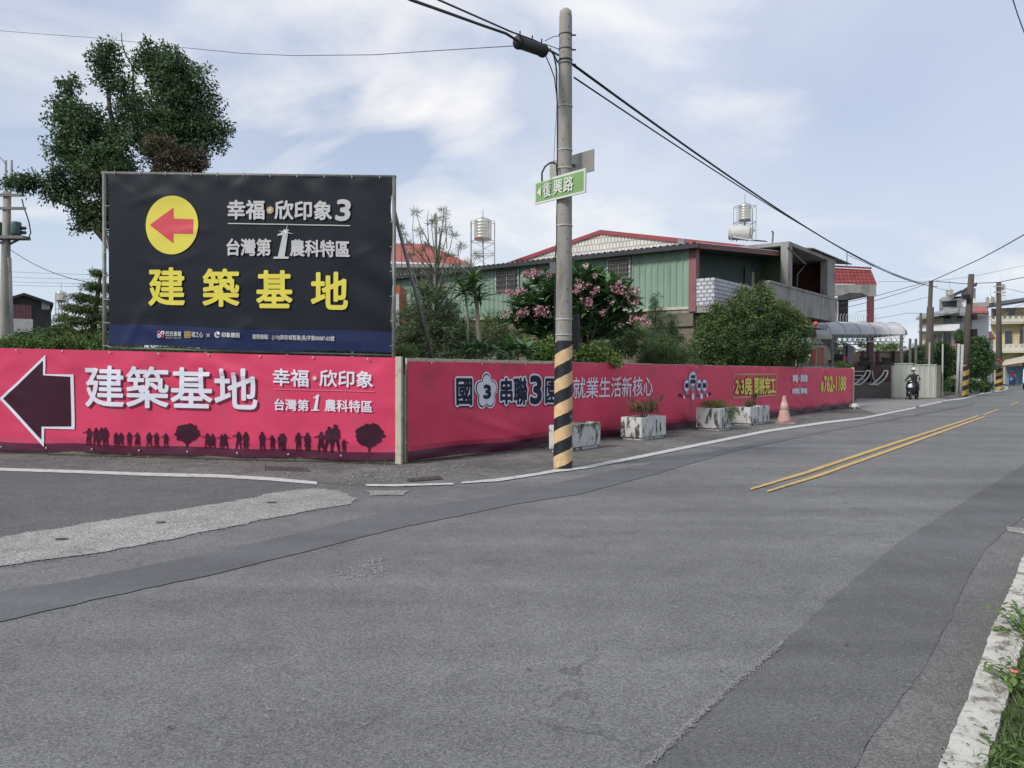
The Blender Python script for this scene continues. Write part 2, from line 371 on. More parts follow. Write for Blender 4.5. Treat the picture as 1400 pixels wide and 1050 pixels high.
lf_plum = mat('leaf_plumeria', (.085, .18, .065), .38, .2, 2, .05, 30, island=.4, trans=.15)
m_petal = mat('petal_pink', (.55, .14, .22), .6, .3, 30, 0, island=.5, trans=.2)
m_petalw = mat('petal_white', (.68, .55, .53), .6, .2, 30, 0, island=.2, trans=.2)

# ------------------------------------------------------------------ key lines of the place
FA = G(-60, 617.6); FB = G(546, 634.5); FC = G(551, 634); FD = G(1164, 556.5)
LF = fr2(FA, FB); RF = fr2(FC, FD)
ULEN = (FD - FC).length; LLEN = (FB - FA).length
U = RF.u

# ------------------------------------------------------------------ ground, road, markings
def flat(name, poly, z, material, kind='structure', jag=0, seed=0):
    rng = random.Random(seed); pts = []
    for i in range(len(poly)):
        a, b = Vector(poly[i]), Vector(poly[(i + 1) % len(poly)])
        pts.append(a)
        if jag and (b - a).length < 12:
            k = max(1, int((b - a).length / .10))
            for j in range(1, k):
                p = a.lerp(b, j / k); pts.append(p + Vector((rng.uniform(-1, 1), rng.uniform(-1, 1), 0)) * jag)
    mb = MB(); mb.V = [(p.x, p.y, z) for p in pts]; mb.F = [tuple(range(len(pts)))]; mb.M = [0]
    me = bpy.data.meshes.new(name); bm = bmesh.new(); vs = [bm.verts.new(v) for v in mb.V]
    f = bm.faces.new(vs)
    if f.normal.z == 0: bm.normal_update()
    bm.normal_update()
    if f.normal.z < 0: f.normal_flip()
    bmesh.ops.triangulate(bm, faces=bm.faces[:]); bm.to_mesh(me); bm.free()
    me.materials.append(material); o = bpy.data.objects.new(name, me); COL.objects.link(o); o['kind'] = kind
    return o
def px(*pts): return [p if isinstance(p, Vector) else G(*p) for p in pts]
flat('ground', [(-900, -300, 0), (900, -300, 0), (900, 1500, 0), (-900, 1500, 0)], 0, m_soil)
far_l = px((1164, 556), (1230, 549), (1286, 545), (1320, 541), (1350, 533.5), (1366, 528.5), (1384, 522.5), (1392, 518))
KX = G(1440, 700); KO = G(1500, 720)
road_poly = [Vector((-60, FA.y + 60 * .18, 0)), FA] + [FB] + far_l + [G(1440, 518), KX + U * 58, KX] + [G(1410, 780), G(1360, 870), G(1300, 1020), G(1290, 1060), Vector((.6, -8, 0)), Vector((-60, -8, 0))]
flat('road', road_poly, .004, m_asph)
# pavement strip between hoarding and edge line
ve = px((-700, 634), (0, 641), (200, 650), (330, 654), (433, 661), (470, 664), (540, 665), (630, 662), (681, 657), (759, 645), (843, 631), (960, 607), (1050, 588.5), (1180, 573), (1252, 557.5), (1286, 550), (1316, 545.6))
flat('pavement', [FA + (FA - FB) * .6, FA, FB] + far_l[:5] + [G(1345, 538)] + ve[::-1], .008, m_verge, jag=0)
flat('forecourt', px((1166, 556.5), (1172, 544), (1283, 543), (1300, 548), (1250, 556), (1200, 566)), .012, m_pale, jag=.05, seed=3)
flat('forecourt', px((1285, 544), (1352, 531), (1366, 527), (1376, 527.5), (1345, 536), (1322, 540)), .012, m_pale, jag=.05, seed=4)
flat('road_patch', px((-700, 638), (0, 642), (200, 650), (330, 654), (433, 661), (430, 669), (380, 674), (300, 690), (150, 712), (0, 736), (-200, 770), (-900, 830)), .0085, m_asph_l)
flat('road_patch', px((-160, 765), (0, 736), (150, 712), (300, 690), (380, 674), (430, 669), (462, 672), (488, 682), (480, 690), (420, 700), (300, 725), (150, 755), (0, 776), (-200, 812)), .0125, m_conc, jag=.035, seed=5)
flat('road_patch', px((500, 672), (560, 672), (552, 678), (505, 679)), .012, m_conc, jag=.04, seed=6)
flat('road_patch', px((-300, 855), (0, 810), (100, 795), (250, 765), (400, 732), (500, 707), (600, 690), (700, 675), (760, 661), (843, 643), (960, 621), (1060, 600), (1180, 581), (1260, 565), (1320, 554), (1336, 550), (1330, 554), (1290, 562), (1150, 587),
                       (1000, 618), (900, 648), (790, 677), (700, 691), (650, 702), (550, 722), (450, 747), (300, 785), (150, 817), (0, 852), (-300, 920)), .010, m_strip, jag=.012, seed=7)
seam = [(880, 1055), (980, 960), (1070, 882), (1140, 817), (1230, 742), (1280, 710), (1370, 655), (1400, 635), (1440, 606), (1470, 580)]
edge2 = [G(1440, 672) + RF.u * 45, (1440, 672), (1400, 708), (1375, 727), (1345, 755), (1320, 800), (1295, 855), (1272, 900), (1250, 932), (1228, 962), (1195, 1005), (1165, 1060)]
flat('road_patch', px(*(seam + edge2)), .010, m_asph_r, jag=.009, seed=8)
flat('road_shoulder', px(*(edge2[::-1] + [KX + U * 50 - RF.v * .0, KX, (1420, 745), (1400, 768), (1376, 822), (1355, 872), (1320, 968), (1287, 1060)])), .007, m_should, jag=0)
flat('road_patch', px((1376, 722), (1400, 724), (1440, 728), (1440, 736), (1400, 732), (1378, 728)), .0135, m_conc, jag=.02, seed=9)
def ribbon(name, pts, z, m, jag=.006, seed=1):
    up = [(x, a) for x, a, b in pts]; dn = [(x, b) for x, a, b in pts][::-1]
    return flat(name, px(*(up + dn)), z, m, jag=jag, seed=seed)
ribbon('road_marking', [(-400, 635, 638.2), (0, 641, 645), (100, 644, 648), (200, 647.5, 652), (300, 650, 654.5), (370, 654, 658.5), (433, 660, 664)], .0165, m_white)
ribbon('road_marking', [(500, 663.5, 666), (540, 663.5, 666.5), (620, 661.8, 664)], .0165, m_white, .012)
ribbon('road_marking', [(631, 660.5, 662.5), (681, 655.5, 659.5), (730, 648.5, 652), (759, 643, 647), (800, 638, 642), (843, 630, 634), (960, 606, 610), (1050, 588, 591.4), (1130, 576.5, 579.5), (1180, 571, 573.5), (1252, 556.5, 558.8)], .0165, m_white)
ribbon('road_marking', [(1257, 555, 557), (1288, 548.6, 550.4)], .0165, m_white)
ribbon('road_marking', [(1290, 547.6, 549), (1316, 544.6, 546.2), (1345, 537.2, 538.6), (1372, 533, 534.2), (1379, 530, 532), (1376, 528.6, 530.4), (1371, 527.6, 528.6)], .0165, m_white)
ribbon('road_marking', [(1026, 669, 671.5), (1100, 646, 650), (1200, 612.5, 616), (1307, 578.2, 580.2), (1337, 568.2, 570)], .0165, m_yellow)
ribbon('road_marking', [(1049, 672, 674.5), (1120, 649, 653), (1220, 613.5, 617), (1317, 579.2, 581.4), (1346.5, 569, 570.6)], .0165, m_yellow)
ribbon('road_marking', [(1345, 566.4, 568), (1365, 559.6, 561)], .0165, m_yellow)
ribbon('road_marking', [(1381, 553.4, 554.6), (1393, 549.4, 550.4)], .0165, m_yellow)
# pale worn line along the lower part of the seam
rng = random.Random(4)
mb = MB()
for i in range(1500):
    f = rng.random() ** .9; a = Vector(G(885, 1052)).lerp(Vector(G(980, 960)), min(1, f * 2)); b = Vector(G(1072, 881)); f = max(0, f * 2 - 1); p = a.lerp(b, f) + Vector((rng.gauss(0, .009), rng.gauss(0, .009), 0)) * (.5 + (1 - abs(f - .5)) * 1)
    r = rng.uniform(.001, .0048); n = 5; an0 = rng.random() * 6
    mb.add([(p.x + r * math.cos(an0 + k * 1.256) * rng.uniform(.6, 1.6), p.y + r * math.sin(an0 + k * 1.256) * rng.uniform(.6, 1.6), .0150 + i * 4e-6) for k in range(n)], [tuple(range(n))])
mb.build('worn_chalk_line', mat('worn_paint', (.27, .27, .262), .9, .1, 20, 0), kind='stuff')
def strokes(segs, wd, name='chalk_mark'):
    mb = MB(); k = 0; rr = random.Random(len(segs))
    for a, b in segs:
        a = G(*a); b = G(*b); L_ = (b - a).length; bow = rr.uniform(-.02, .02)
        for q in range(int(L_ / .006)):
            e = rr.random(); p = a.lerp(b, e) + Vector((rr.gauss(0, wd * .55), rr.gauss(0, wd * .55) + bow * 4 * e * (1 - e), 0)); r = rr.uniform(.002, .007); a0 = rr.random() * 6; k += 1
            mb.add([(p.x + r * math.cos(a0 + m_ * 1.57) * rr.uniform(.6, 1.5), p.y + r * math.sin(a0 + m_ * 1.57) * rr.uniform(.6, 1.5), .0165 + k * 1e-7) for m_ in range(4)], [(0, 1, 2, 3)])
    o = mb.build(name, m_chalk2, kind='stuff')
m_chalk2 = mat('chalk_bright', (.31, .31, .318), .9, .1, 20, 0, dirt=.5, dirtcol=(.2, .2, .2), dscale=30)
strokes([((450, 790), (472, 787)), ((460, 783), (492, 791)), ((470, 793), (500, 788)), ((478, 778), (486, 788)), ((494, 776), (520, 786)), ((500, 770), (536, 764)), ((497, 776), (528, 772)), ((508, 764), (514, 788)), ((520, 762), (522, 786)),
         ((512, 790), (532, 786)), ((520, 779), (540, 782)), ((405, 959), (417, 960)), ((362, 973), (376, 972)), ((405, 976), (422, 977)), ((361, 984), (371, 985)), ((406, 993), (414, 994)), ((488, 997), (498, 996))], .013)
strokes([((1200, 622), (1232, 629)), ((1196, 628), (1218, 625)), ((1010, 773), (1020, 775)), ((1135, 730), (1165, 737)), ((1290, 765), (1335, 772)), ((1320, 1030), (1338, 1040))], .008)
# drain grate, manhole, small holes
mb = MB(); a, b, c, d = [G(x, y) for x, y in ((362, 638.5), (420, 640.5), (426, 646), (362, 644))]
for i in range(15):
    for (p, q, r, s) in ((a, b, d, c),):
        f0, f1 = i / 15, (i + .55) / 15
        v = [p.lerp(q, f0), p.lerp(q, f1), r.lerp(s, f1), r.lerp(s, f0)]; mb.add([x + Vector((0, 0, .0165)) for x in v], [(0, 1, 2, 3)])
o = mb.build('drain_grate', m_iron, kind='structure')
for i, q in enumerate([((555, 656), (600, 652), (606, 656.5), (560, 660)), ((75, 738.5), (92, 737.5), (94, 740), (76, 741)), ((213, 715.5), (226, 715), (228, 717), (214, 717.5)), ((365, 688), (378, 688), (378, 689.5), (365, 689.5))]):
    flat('manhole_cover', px(*q), .0175, m_iron, jag=.008, seed=i)
# gravel near the corner and crumbs on the verge
def crumbs(name, n, area, rmin, rmax, m, seed, z0=.012):
    rng = random.Random(seed); mb = MB()
    for i in range(n):
        p = area(rng)
        if p is None: continue
        r = rng.uniform(rmin, rmax) * rng.uniform(.5, 1.2); q = [Vector((rng.uniform(.6, 1.2), 0, 0)), Vector((0, rng.uniform(.6, 1.2), 0)), Vector((-rng.uniform(.6, 1.2), .1, 0)), Vector((.1, -rng.uniform(.6, 1.2), 0)), Vector((0, 0, rng.uniform(.4, .9)))]
        rot = Matrix.Rotation(rng.random() * 6, 3, 'Z'); vs = [Vector((p.x, p.y, z0)) + rot @ (v * r) for v in q]
        mb.add(vs, [(0, 1, 4), (1, 2, 4), (2, 3, 4), (3, 0, 4)])
    return mb.build(name, m, kind='stuff')
def quad_area(*q):
    A, B, C_, D = [G(*x) for x in q]
    def f(r):
        u, v = r.random(), r.random(); return A.lerp(B, u).lerp(D.lerp(C_, u), v)
    return f
crumbs('gravel', 1500, quad_area((460, 645), (640, 636), (600, 655), (460, 664)), .006, .02, m_gravel, 1)
crumbs('gravel', 900, quad_area((0, 620), (545, 636), (545, 660), (0, 641)), .006, .022, m_gravel, 2)
crumbs('gravel', 700, quad_area((560, 634), (1160, 557), (1160, 572), (620, 660)), .008, .025, m_gravel, 3)
crumbs('gravel', 800, quad_area((1140, 900), (1370, 860), (1300, 1050), (1060, 1050)), .002, .005, m_gravel, 4, .0125)
crumbs('gravel', 1500, quad_area((0, 860), (1000, 800), (880, 1050), (0, 1050)), .0015, .0045, m_gravel, 5, .0045)

rr = random.Random(71); mb = MB()
for i in range(14):
    p = G(rr.uniform(20, 1300), 700 + 330 * rr.random() ** .7); r = rr.uniform(.004, .013); n = 9; a0 = rr.random() * 6
    mb.add([(p.x + r * rr.uniform(.7, 1.3) * math.cos(a0 + k * .698), p.y + r * rr.uniform(.7, 1.3) * math.sin(a0 + k * .698), .0152 + i * 1e-5) for k in range(n)], [tuple(range(n))])
mb.build('tar_spots', mat('tar', (.065, .065, .066), .7, .1, 20, 0), kind='stuff')
rr = random.Random(72); mb = MB()
for i in range(90):
    p = G(rr.uniform(560, 1150), rr.uniform(600, 655)) if i % 3 else G(rr.uniform(0, 540), rr.uniform(622, 640)); s_ = rr.uniform(.01, .03); an = rr.random() * 6; z = .02
    mb.add([(p.x + math.cos(an) * s_, p.y + math.sin(an) * s_, z + .01), (p.x - math.sin(an) * s_ * .4, p.y + math.cos(an) * s_ * .4, z), (p.x - math.cos(an) * s_, p.y - math.sin(an) * s_, z + .006), (p.x + math.sin(an) * s_ * .4, p.y - math.cos(an) * s_ * .4, z + .004)], [(0, 1, 2, 3)])
mb.build('leaf_litter', mat('litter2', (.12, .085, .045), .9, .3, 30, 0, island=.6), kind='stuff')
m_dirt_shade = mat('dirt_shade', (.062, .056, .047), .95, .3, 6, .8, 40)  # fence-foot dirt; its dark tone also paints in a contact shadow
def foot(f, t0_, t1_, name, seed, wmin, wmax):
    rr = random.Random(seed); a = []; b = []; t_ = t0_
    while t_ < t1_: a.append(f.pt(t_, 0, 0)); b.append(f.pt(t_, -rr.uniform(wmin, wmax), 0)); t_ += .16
    flat(name, a + b[::-1], .0145, m_dirt_shade)
foot(RF, .05, ULEN, 'dirt_shade_strip', 1, .10, .30); foot(LF, -3, LLEN, 'dirt_shade_strip', 2, .06, .2)
def edge_area(pts, sd):
    def f(r):
        i = r.randrange(len(pts) - 1); p = G(*pts[i]).lerp(G(*pts[i + 1]), r.random()); return p + Vector((r.gauss(0, sd), r.gauss(0, sd), 0))
    return f
crumbs('gravel', 1500, edge_area([(0, 776), (75, 766), (150, 755), (225, 740), (300, 725), (360, 712), (420, 700), (480, 690), (488, 682), (462, 672), (430, 669), (380, 674), (300, 690), (225, 701), (150, 712), (75, 724), (0, 736)], .05), .003, .012, m_gravel, 6, .010)
# right kerb: a painted, broken concrete strip, and the verge beyond
inn = [KX + U * 56, (1440, 700), (1400, 762), (1380, 815), (1355, 870), (1320, 970), (1287, 1050), (1262, 1120)]
outr = [KX + U * 56 - RF.v * .3, KX - RF.v * .28, (1424, 835), (1404, 878), (1388, 925), (1372, 985), (1352, 1050), (1335, 1120)]
rng = random.Random(11); mb = MB(); A = []; B = []
def dens(p, q, step=.06):
    o = []
    p = px(*p)
    for i in range(len(p) - 1):
        a, b = p[i], p[i + 1]; k = max(1, int((b - a).length / (step if i else step * 5))); o += [a.lerp(b, j / k) for j in range(k)]
    return o + [p[-1]]
A = dens(inn, 0); nA = len(A)
full = px(*outr); cum = [0]
for i in range(len(full) - 1): cum.append(cum[-1] + (full[i + 1] - full[i]).length)
def at_len(f):
    d = f * cum[-1]
    for i in range(len(full) - 1):
        if d <= cum[i + 1]: return full[i].lerp(full[i + 1], (d - cum[i]) / (cum[i + 1] - cum[i]))
    return full[-1]
vs = []; fine = [at_len(q / 2500) for q in range(2501)]
for i, a in enumerate(A):
    b = min(fine, key=lambda q_: (q_ - a).length_squared); n = (b - a).normalized(); w_ = (b - a).length
    j = rng.uniform(-.004, .004); k = rng.uniform(-.006, .006)
    z = .055 + rng.uniform(-.004, .004)
    vs += [a + n * j + Vector((0, 0, -.02)), a + n * (j + .006) + Vector((0, 0, z)), a + n * w_ * .5 + Vector((0, 0, z + .006)), b + n * k + Vector((0, 0, z - .004)), b + n * (k + .005) + Vector((0, 0, -.02))]
fs = [(5 * i + k, 5 * i + k + 1, 5 * i + k + 6, 5 * i + k + 5) for i in range(nA - 1) for k in range(4)]
mb.add(vs, fs); o = mb.build('kerb', m_kerb); o['kind'] = 'structure'
flat('verge_soil', [at_len(i / 200) for i in range(201)] + [at_len(1) - RF.v * 5, at_len(0) - RF.v * 5], .02, m_soil, kind='structure')

# ------------------------------------------------------------------ print helpers
def glyph(text):
    c = bpy.data.curves.new('t', 'FONT'); c.body = text; c.size = 1; c.resolution_u = 3
    o = bpy.data.objects.new('t', c); COL.objects.link(o); dg = bpy.context.evaluated_depsgraph_get(); dg.update()
    me = bpy.data.meshes.new_from_object(o.evaluated_get(dg)); bpy.data.objects.remove(o)
    v = np.zeros(len(me.vertices) * 3, dtype=np.float32); me.vertices.foreach_get('co', v); v = v.reshape(-1, 3)[:, :2].astype(float)
    f = [tuple(p.vertices) for p in me.polygons]; bpy.data.meshes.remove(me); bpy.data.curves.remove(c)
    return v, f
class Print:
    """collects flat print in (t, z) coordinates of a plane, one list per material"""
    def __init__(s, frame, s0, disp=None, slant=None):
        s.f = frame; s.s0 = s0; s.disp = disp or (lambda t, z: 0.0); s.L = {}; s.k = 0; s.g = 0
    def put(s, v, f, m, lay):
        s.k += 1; s.L.setdefault((m.name, s.g), (m, []))[1].append((v, f, lay * .0042 + s.k % 40 * .00003))
    def text(s, txt, q, m, lay=1, bold=0, outline=0, om=None, slant=0, shadow=None, sm=None):
        """q = px rectangle (x0, y0 top-left, y1 bottom-left, x1, y2 top-right, y3 bottom-right)"""
        s.g += 1; v, f = glyph(txt); x0, y0, y1, x1, y2, y3 = q
        t0, za = s.f.hit(x0, y0, s.s0); _, zb = s.f.hit(x0, y1, s.s0); t1, zc = s.f.hit(x1, y2, s.s0); _, zd = s.f.hit(x1, y3, s.s0)
        mn = v.min(0); mx = v.max(0); n = (v - mn) / (mx - mn); a = n[:, 0]; b = n[:, 1]
        if slant: a = a + slant * (b - .5)
        T = t0 + (t1 - t0) * a; top = za + (zc - za) * a; bot = zb + (zd - zb) * a; Z = bot + (top - bot) * b
        base = np.stack([T, Z], 1)
        def ringed(r, mm, ly, kk):
            s.put(base, f, mm, ly)
            for i in range(kk):
                an = 2 * math.pi * i / kk; s.put(base + np.array([math.cos(an) * r, math.sin(an) * r]), f, mm, ly)
        if shadow:
            b0 = base.copy(); base = b0 + np.array(shadow); ringed(max(bold, outline) * 1.1 + .002, sm, lay - .9, 8); base = b0
        if outline: ringed(bold + outline, om, lay, 14)
        if bold: ringed(bold, m, lay + 1, 8)
        else: s.put(base, f, m, lay + 1)
    def poly(s, pts, m, lay=1, isz=False):
        p = [tuple(q) if isz else s.f.hit(q[0], q[1], s.s0) for q in pts]; s.put(np.array(p, dtype=float), [tuple(range(len(p)))], m, lay)
    def one(s, x0, y0, x1, y1, m, lay=2):
        w_, h = x1 - x0, y1 - y0; q = lambda a, b: (x0 + w_ * a, y0 + h * b)
        s.poly([q(.62, .0), q(.86, .0), q(.66, .93), q(.30, .93)], m, lay); s.poly([q(.62, .0), q(.64, .16), q(.50, .20), q(.28, .22), q(.29, .165), q(.46, .12)], m, lay)
        s.poly([q(.08, .93), q(.88, .93), q(.86, 1), q(.06, 1)], m, lay)
    def disc(s, cx, cy, rpx, m, lay=1, sq=1.0, n=32):
        c = s.f.hit(cx, cy, s.s0); e = s.f.hit(cx, cy - rpx, s.s0); r = e[1] - c[1]
        s.poly([(c[0] + r * sq * math.cos(2 * math.pi * k / n), c[1] + r * math.sin(2 * math.pi * k / n)) for k in range(n)], m, lay, True)
    def finish(s, parent, names, step=.14):
        for (mn, _g), (m, items) in s.L.items():
            bm = bmesh.new()
            for v, f, off in items:
                vs = [bm.verts.new((a, b, off)) for a, b in v]
                for q in f:
                    try: bm.faces.new([vs[i] for i in q])
                    except ValueError: pass
            ng = [f for f in bm.faces if len(f.verts) > 4]
            if ng: bmesh.ops.triangulate(bm, faces=ng)
            if bm.verts:
                for ax in (0, 1):
                    lo = min(v.co[ax] for v in bm.verts); hi = max(v.co[ax] for v in bm.verts); x = lo + step
                    while x < hi:
                        nrm = [0, 0, 0]; nrm[ax] = 1; cc = [0, 0, 0]; cc[ax] = x
                        bmesh.ops.bisect_plane(bm, geom=bm.verts[:] + bm.edges[:] + bm.faces[:], plane_co=cc, plane_no=nrm, dist=1e-5); x += step
            off0 = worldloc(parent)
            for v in bm.verts:
                t, z, o = v.co; v.co = s.f.pt(t, s.s0 - s.disp(t, z) - .012 - o, z) - off0
            me = bpy.data.meshes.new(names.get(mn, 'lettering')); bm.to_mesh(me); bm.free(); me.materials.append(m)
            ob = bpy.data.objects.new(names.get(mn, 'lettering'), me); COL.objects.link(ob); ob.parent = parent
def banner_mesh(name, f, s0, t0, t1, zlo, zhi, bands, disp, parent, nt=160, nz_=26, tb=None):
    """bands: list of (z fraction upper limit, material index) from the bottom; thin sheet following disp"""
    mats, cuts = bands; mb = MB(); rows = sorted(set([i / nz_ for i in range(nz_ + 1)] + [c for c, _ in cuts if c < 1]))
    cols = sorted(set([t0 + (t1 - t0) * i / nt for i in range(nt + 1)] + ([tb[0]] if tb else [])))
    for t in cols:
        a, b = zlo(t), zhi(t)
        for r in rows:
            z = a + (b - a) * r; mb.V.append(tuple(f.pt(t, s0 - disp(t, z), z)))
    n = len(rows)
    for i in range(len(cols) - 1):
        for j in range(n - 1):
            r = (rows[j] + rows[j + 1]) / 2; mi = next(k for c, k in cuts if r < c)
            if tb and (cols[i] + cols[i + 1]) / 2 < tb[0]: mi = tb[1][mi]
            mb.F.append((i * n + j, (i + 1) * n + j, (i + 1) * n + j + 1, i * n + j + 1)); mb.M.append(mi)
    return mb.build(name, mats, parent, smooth=True)

def creases(seed, n, T, w0, amp, zr=(.1, 1.7)):
    rr = random.Random(seed); C_ = [(rr.uniform(0, T), rr.choice([rr.uniform(zr[0], zr[0] + .35), rr.uniform(zr[1] - .35, zr[1])]) if rr.random() < .75 else rr.uniform(*zr), rr.uniform(-.7, .7), rr.uniform(.25, .8), w0 * rr.uniform(.7, 1.6), amp * rr.uniform(.4, 1)) for _ in range(n)]
    def f(t, z):
        d = 0
        for a, b, an, L_, w_, h in C_:
            dx, dz = t - a, z - b
            if abs(dx) > 1 or abs(dz) > 1: continue
            u_ = dx * math.cos(an) + dz * math.sin(an); v_ = -dx * math.sin(an) + dz * math.cos(an)
            if abs(u_) < L_: d += h * math.exp(-(v_ / w_) ** 2) * (1 - (u_ / L_) ** 2)
        return d
    return f
# ------------------------------------------------------------------ left hoarding with pink banner
zTL = lambda t: 1.92 + (1.72 - 1.92) * t / LLEN
lf = thing('hoarding_fence', 'bright pink banner fence with large white arrow and people silhouettes', 'fence', tuple(LF.pt(LLEN / 2, 0, 0)))
dl = lambda t, z: .018 * math.exp(-((z - (1.5 - .25 * abs(t - 5.5))) / .05) ** 2) * max(0, 1 - abs(t - 5.5) / 1.2) + .014 * math.sin(1.9 * t + 1.3 * z) + .009 * math.sin(4.3 * t - 2.1 * z + 1) + .012 * math.exp(-((z - 1.62) / .12) ** 2) * math.sin(5.2 * t + .8) + .010 * math.exp(-((z - .1) / .1) ** 2) * math.sin(7 * t)
_dl0 = dl; _cl = creases(5, 34, LLEN, .065, .011); dl = lambda t, z: max(-.018, _dl0(t, z) + _cl(t, z))
zf = lambda py, pxx=273: (LF.hit(pxx, py, -.03)[1])
ztot = zTL(LF.hit(273, 600, 0)[0])
b1 = (zf(611.5) - .06) / (ztot - .06); b2 = (zf(602.5) - .06) / (ztot - .06)
bn = banner_mesh('banner', LF, -.03, .0, LLEN - .04, lambda t: .06 + .012 * math.sin(3 * t), zTL, ([m_mar, m_pink2, m_pink], [(b1, 0), (b2, 1), (1.1, 2)]), dl, lf)
pr = Print(LF, -.03, dl)
# arrow
outer = [(0, 545), (62, 485), (62, 511.5), (102, 512), (102, 587), (61, 586), (61, 611)]
inner = [(5, 545), (58.5, 493), (59, 513), (97.5, 515), (97.5, 583), (57.5, 583), (57.5, 601)]
pr.poly(outer, p_white, 1); pr.poly(inner, p_mar, 2)
pr.text('建築基地', (118, 500, 555, 352, 505, 560.5), p_white, 2, bold=.013, shadow=(.020, -.024), sm=p_shad)
pr.text('幸福', (375, 504, 526.5, 423, 506, 529), p_white, 2, bold=.006)
pr.disc(431, 517, 4, p_rose, 1); pr.disc(431, 517, 2, p_white, 2)
pr.text('欣印象', (438, 505.5, 528, 510.5, 508, 530), p_white, 2, bold=.006)
pr.poly([(375, 531.3), (511, 534.8), (511, 535.8), (375, 532.3)], p_rose, 1)
pr.text('台灣第', (377, 545, 560.5, 423, 546.5, 562), p_white, 2, bold=.004)
pr.one(425.5, 539.5, 439, 561.5, p_white)
pr.text('農科特區', (445, 546, 562, 509.5, 548, 564), p_white, 2, bold=.004)
def person_print(cx, feet, top, seed, kind=0):
    r = random.Random(seed); h = feet - top; wd = h * .16
    hd = .075 * h; pr.g += 1
    pr.disc(cx, top + hd, hd * 1.05, p_mar, 1, n=12)
    if r.random() < .5: pr.poly([(cx - hd, top + hd), (cx + hd, top + hd), (cx + hd * 1.1, top + hd * 2.9), (cx - hd * 1.1, top + hd * 2.9)], p_mar, 1)
    sh = top + .155 * h; hip = top + .52 * h
    pr.poly([(cx - wd * .8, sh), (cx, sh - h * .03), (cx + wd * .8, sh), (cx + wd * .68, hip), (cx + wd * .75, hip + .08 * h), (cx - wd * .75, hip + .08 * h), (cx - wd * .68, hip)], p_mar, 1)
    if r.random() < .35: pr.poly([(cx - wd * .5, hip - .1 * h), (cx + wd * .5, hip - .1 * h), (cx + wd * 1.15, hip + .25 * h), (cx - wd * 1.15, hip + .25 * h)], p_mar, 1)
    sp = r.uniform(.2, .7) * wd
    for s_ in (-1, 1):
        pr.poly([(cx + s_ * wd * .05, hip), (cx + s_ * wd * .78, hip), (cx + s_ * (wd * .45 + sp), feet), (cx + s_ * (wd * .1 + sp), feet)], p_mar, 1)
        a = r.choice([0, 0, 0, 1]) if not kind else 1
        if a: pr.poly([(cx + s_ * wd * .6, sh + h * .01), (cx + s_ * wd * .7, sh + .08 * h), (cx + s_ * wd * 2.3, sh + .16 * h), (cx + s_ * wd * 2.3, sh + .11 * h)], p_mar, 1)
        else: pr.poly([(cx + s_ * wd * .65, sh), (cx + s_ * wd * .95, sh + .05 * h), (cx + s_ * wd * 1.15, hip), (cx + s_ * wd * .85, hip)], p_mar, 1)
for i, (x, tp) in enumerate([(122, 585), (132, 584.5), (140, 584), (145.5, 584), (160, 591), (167, 591), (178, 590.5), (189, 591), (205, 590.5), (215, 591), (228, 592),
                             (283.5, 592), (290.5, 593), (303, 593.5), (307.5, 593), (326, 590), (336, 590), (359, 590), (373, 594.5), (384.5, 593), (388, 592), (408.5, 591), (421, 591), (440, 590), (450.8, 583), (459.3, 580), (471.5, 600)]):
    person_print(x, 608.5 + (x - 122) * .0275, tp, i * 7 + 3)
def tree_print(cx, base, r_, seed):
    r = random.Random(seed); top = base - 2.0 * r_; pr.g += 1
    c = (cx, base - 1.22 * r_); pts = []
    for k in range(46):
        a = 2 * math.pi * k / 46; rr = r_ * (1 + .05 * math.sin(5 * a + 1)) * r.uniform(.86, 1.08); pts.append((c[0] + rr * math.cos(a), c[1] + rr * .78 * math.sin(a) - (0 if math.sin(a) < 0 else -.02 * r_)))
    pr.poly(pts, p_mar, 1); pr.poly([(cx - 1, base - r_ * .7), (cx + 1, base - r_ * .7), (cx + .9, base), (cx - .9, base)], p_mar, 1)
    pr.poly([(cx - .6 * r_, base - r_ * .75), (cx - .55 * r_, base - r_ * .8), (cx + .4, base - r_ * .3), (cx - .4, base - r_ * .22)], p_mar, 1)
    pr.poly([(cx + .6 * r_, base - r_ * .75), (cx + .55 * r_, base - r_ * .8), (cx - .4, base - r_ * .3), (cx + .4, base - r_ * .22)], p_mar, 1)
tree_print(256.5, 611.5, 16.5, 1); tree_print(505, 618, 19.5, 2)
pr.finish(bn, {'print_white': 'lettering', 'print_maroon': 'silhouette_print', 'print_dark_pink': 'lettering_shadow', 'print_rose': 'ornament_print'}, .07)
def grommets(f, s0, tz, parent):
    mb = MB()
    for t, z in tz:
        c = f.pt(t, s0 - .012, z); mb.lathe(c, [(.016, 0), (.016, .006), (.008, .008)], 8, ax=-f.v)
    o = mb.build('grommet', m_panel, parent, kind='stuff')
grommets(LF, -.045, [(.4 + .95 * i, zTL(.4 + .95 * i) - .03) for i in range(9)] + [(.1 + .93 * i, .12) for i in range(9)], lf)
for i in range(9):    # sheet panels behind the banner, tops just showing
    t0 = LLEN * i / 9; t1 = LLEN * (i + 1) / 9 - .01
    mb = MB(); corr(mb, LF, t0, t1, 0.02, .05, (zTL(t0) + zTL(t1)) / 2 - .02, .2, .02); mb.fbox(LF, t0, t1, .02, .05, (zTL(t0) + zTL(t1)) / 2 - .05, (zTL(t0) + zTL(t1)) / 2 - .012); mb.build('panel', m_cream, lf)
mb = MB(); mb.fbox(LF, -6, LLEN, .0, .12, .0, .055); mb.build('plinth', m_beton_d, lf)
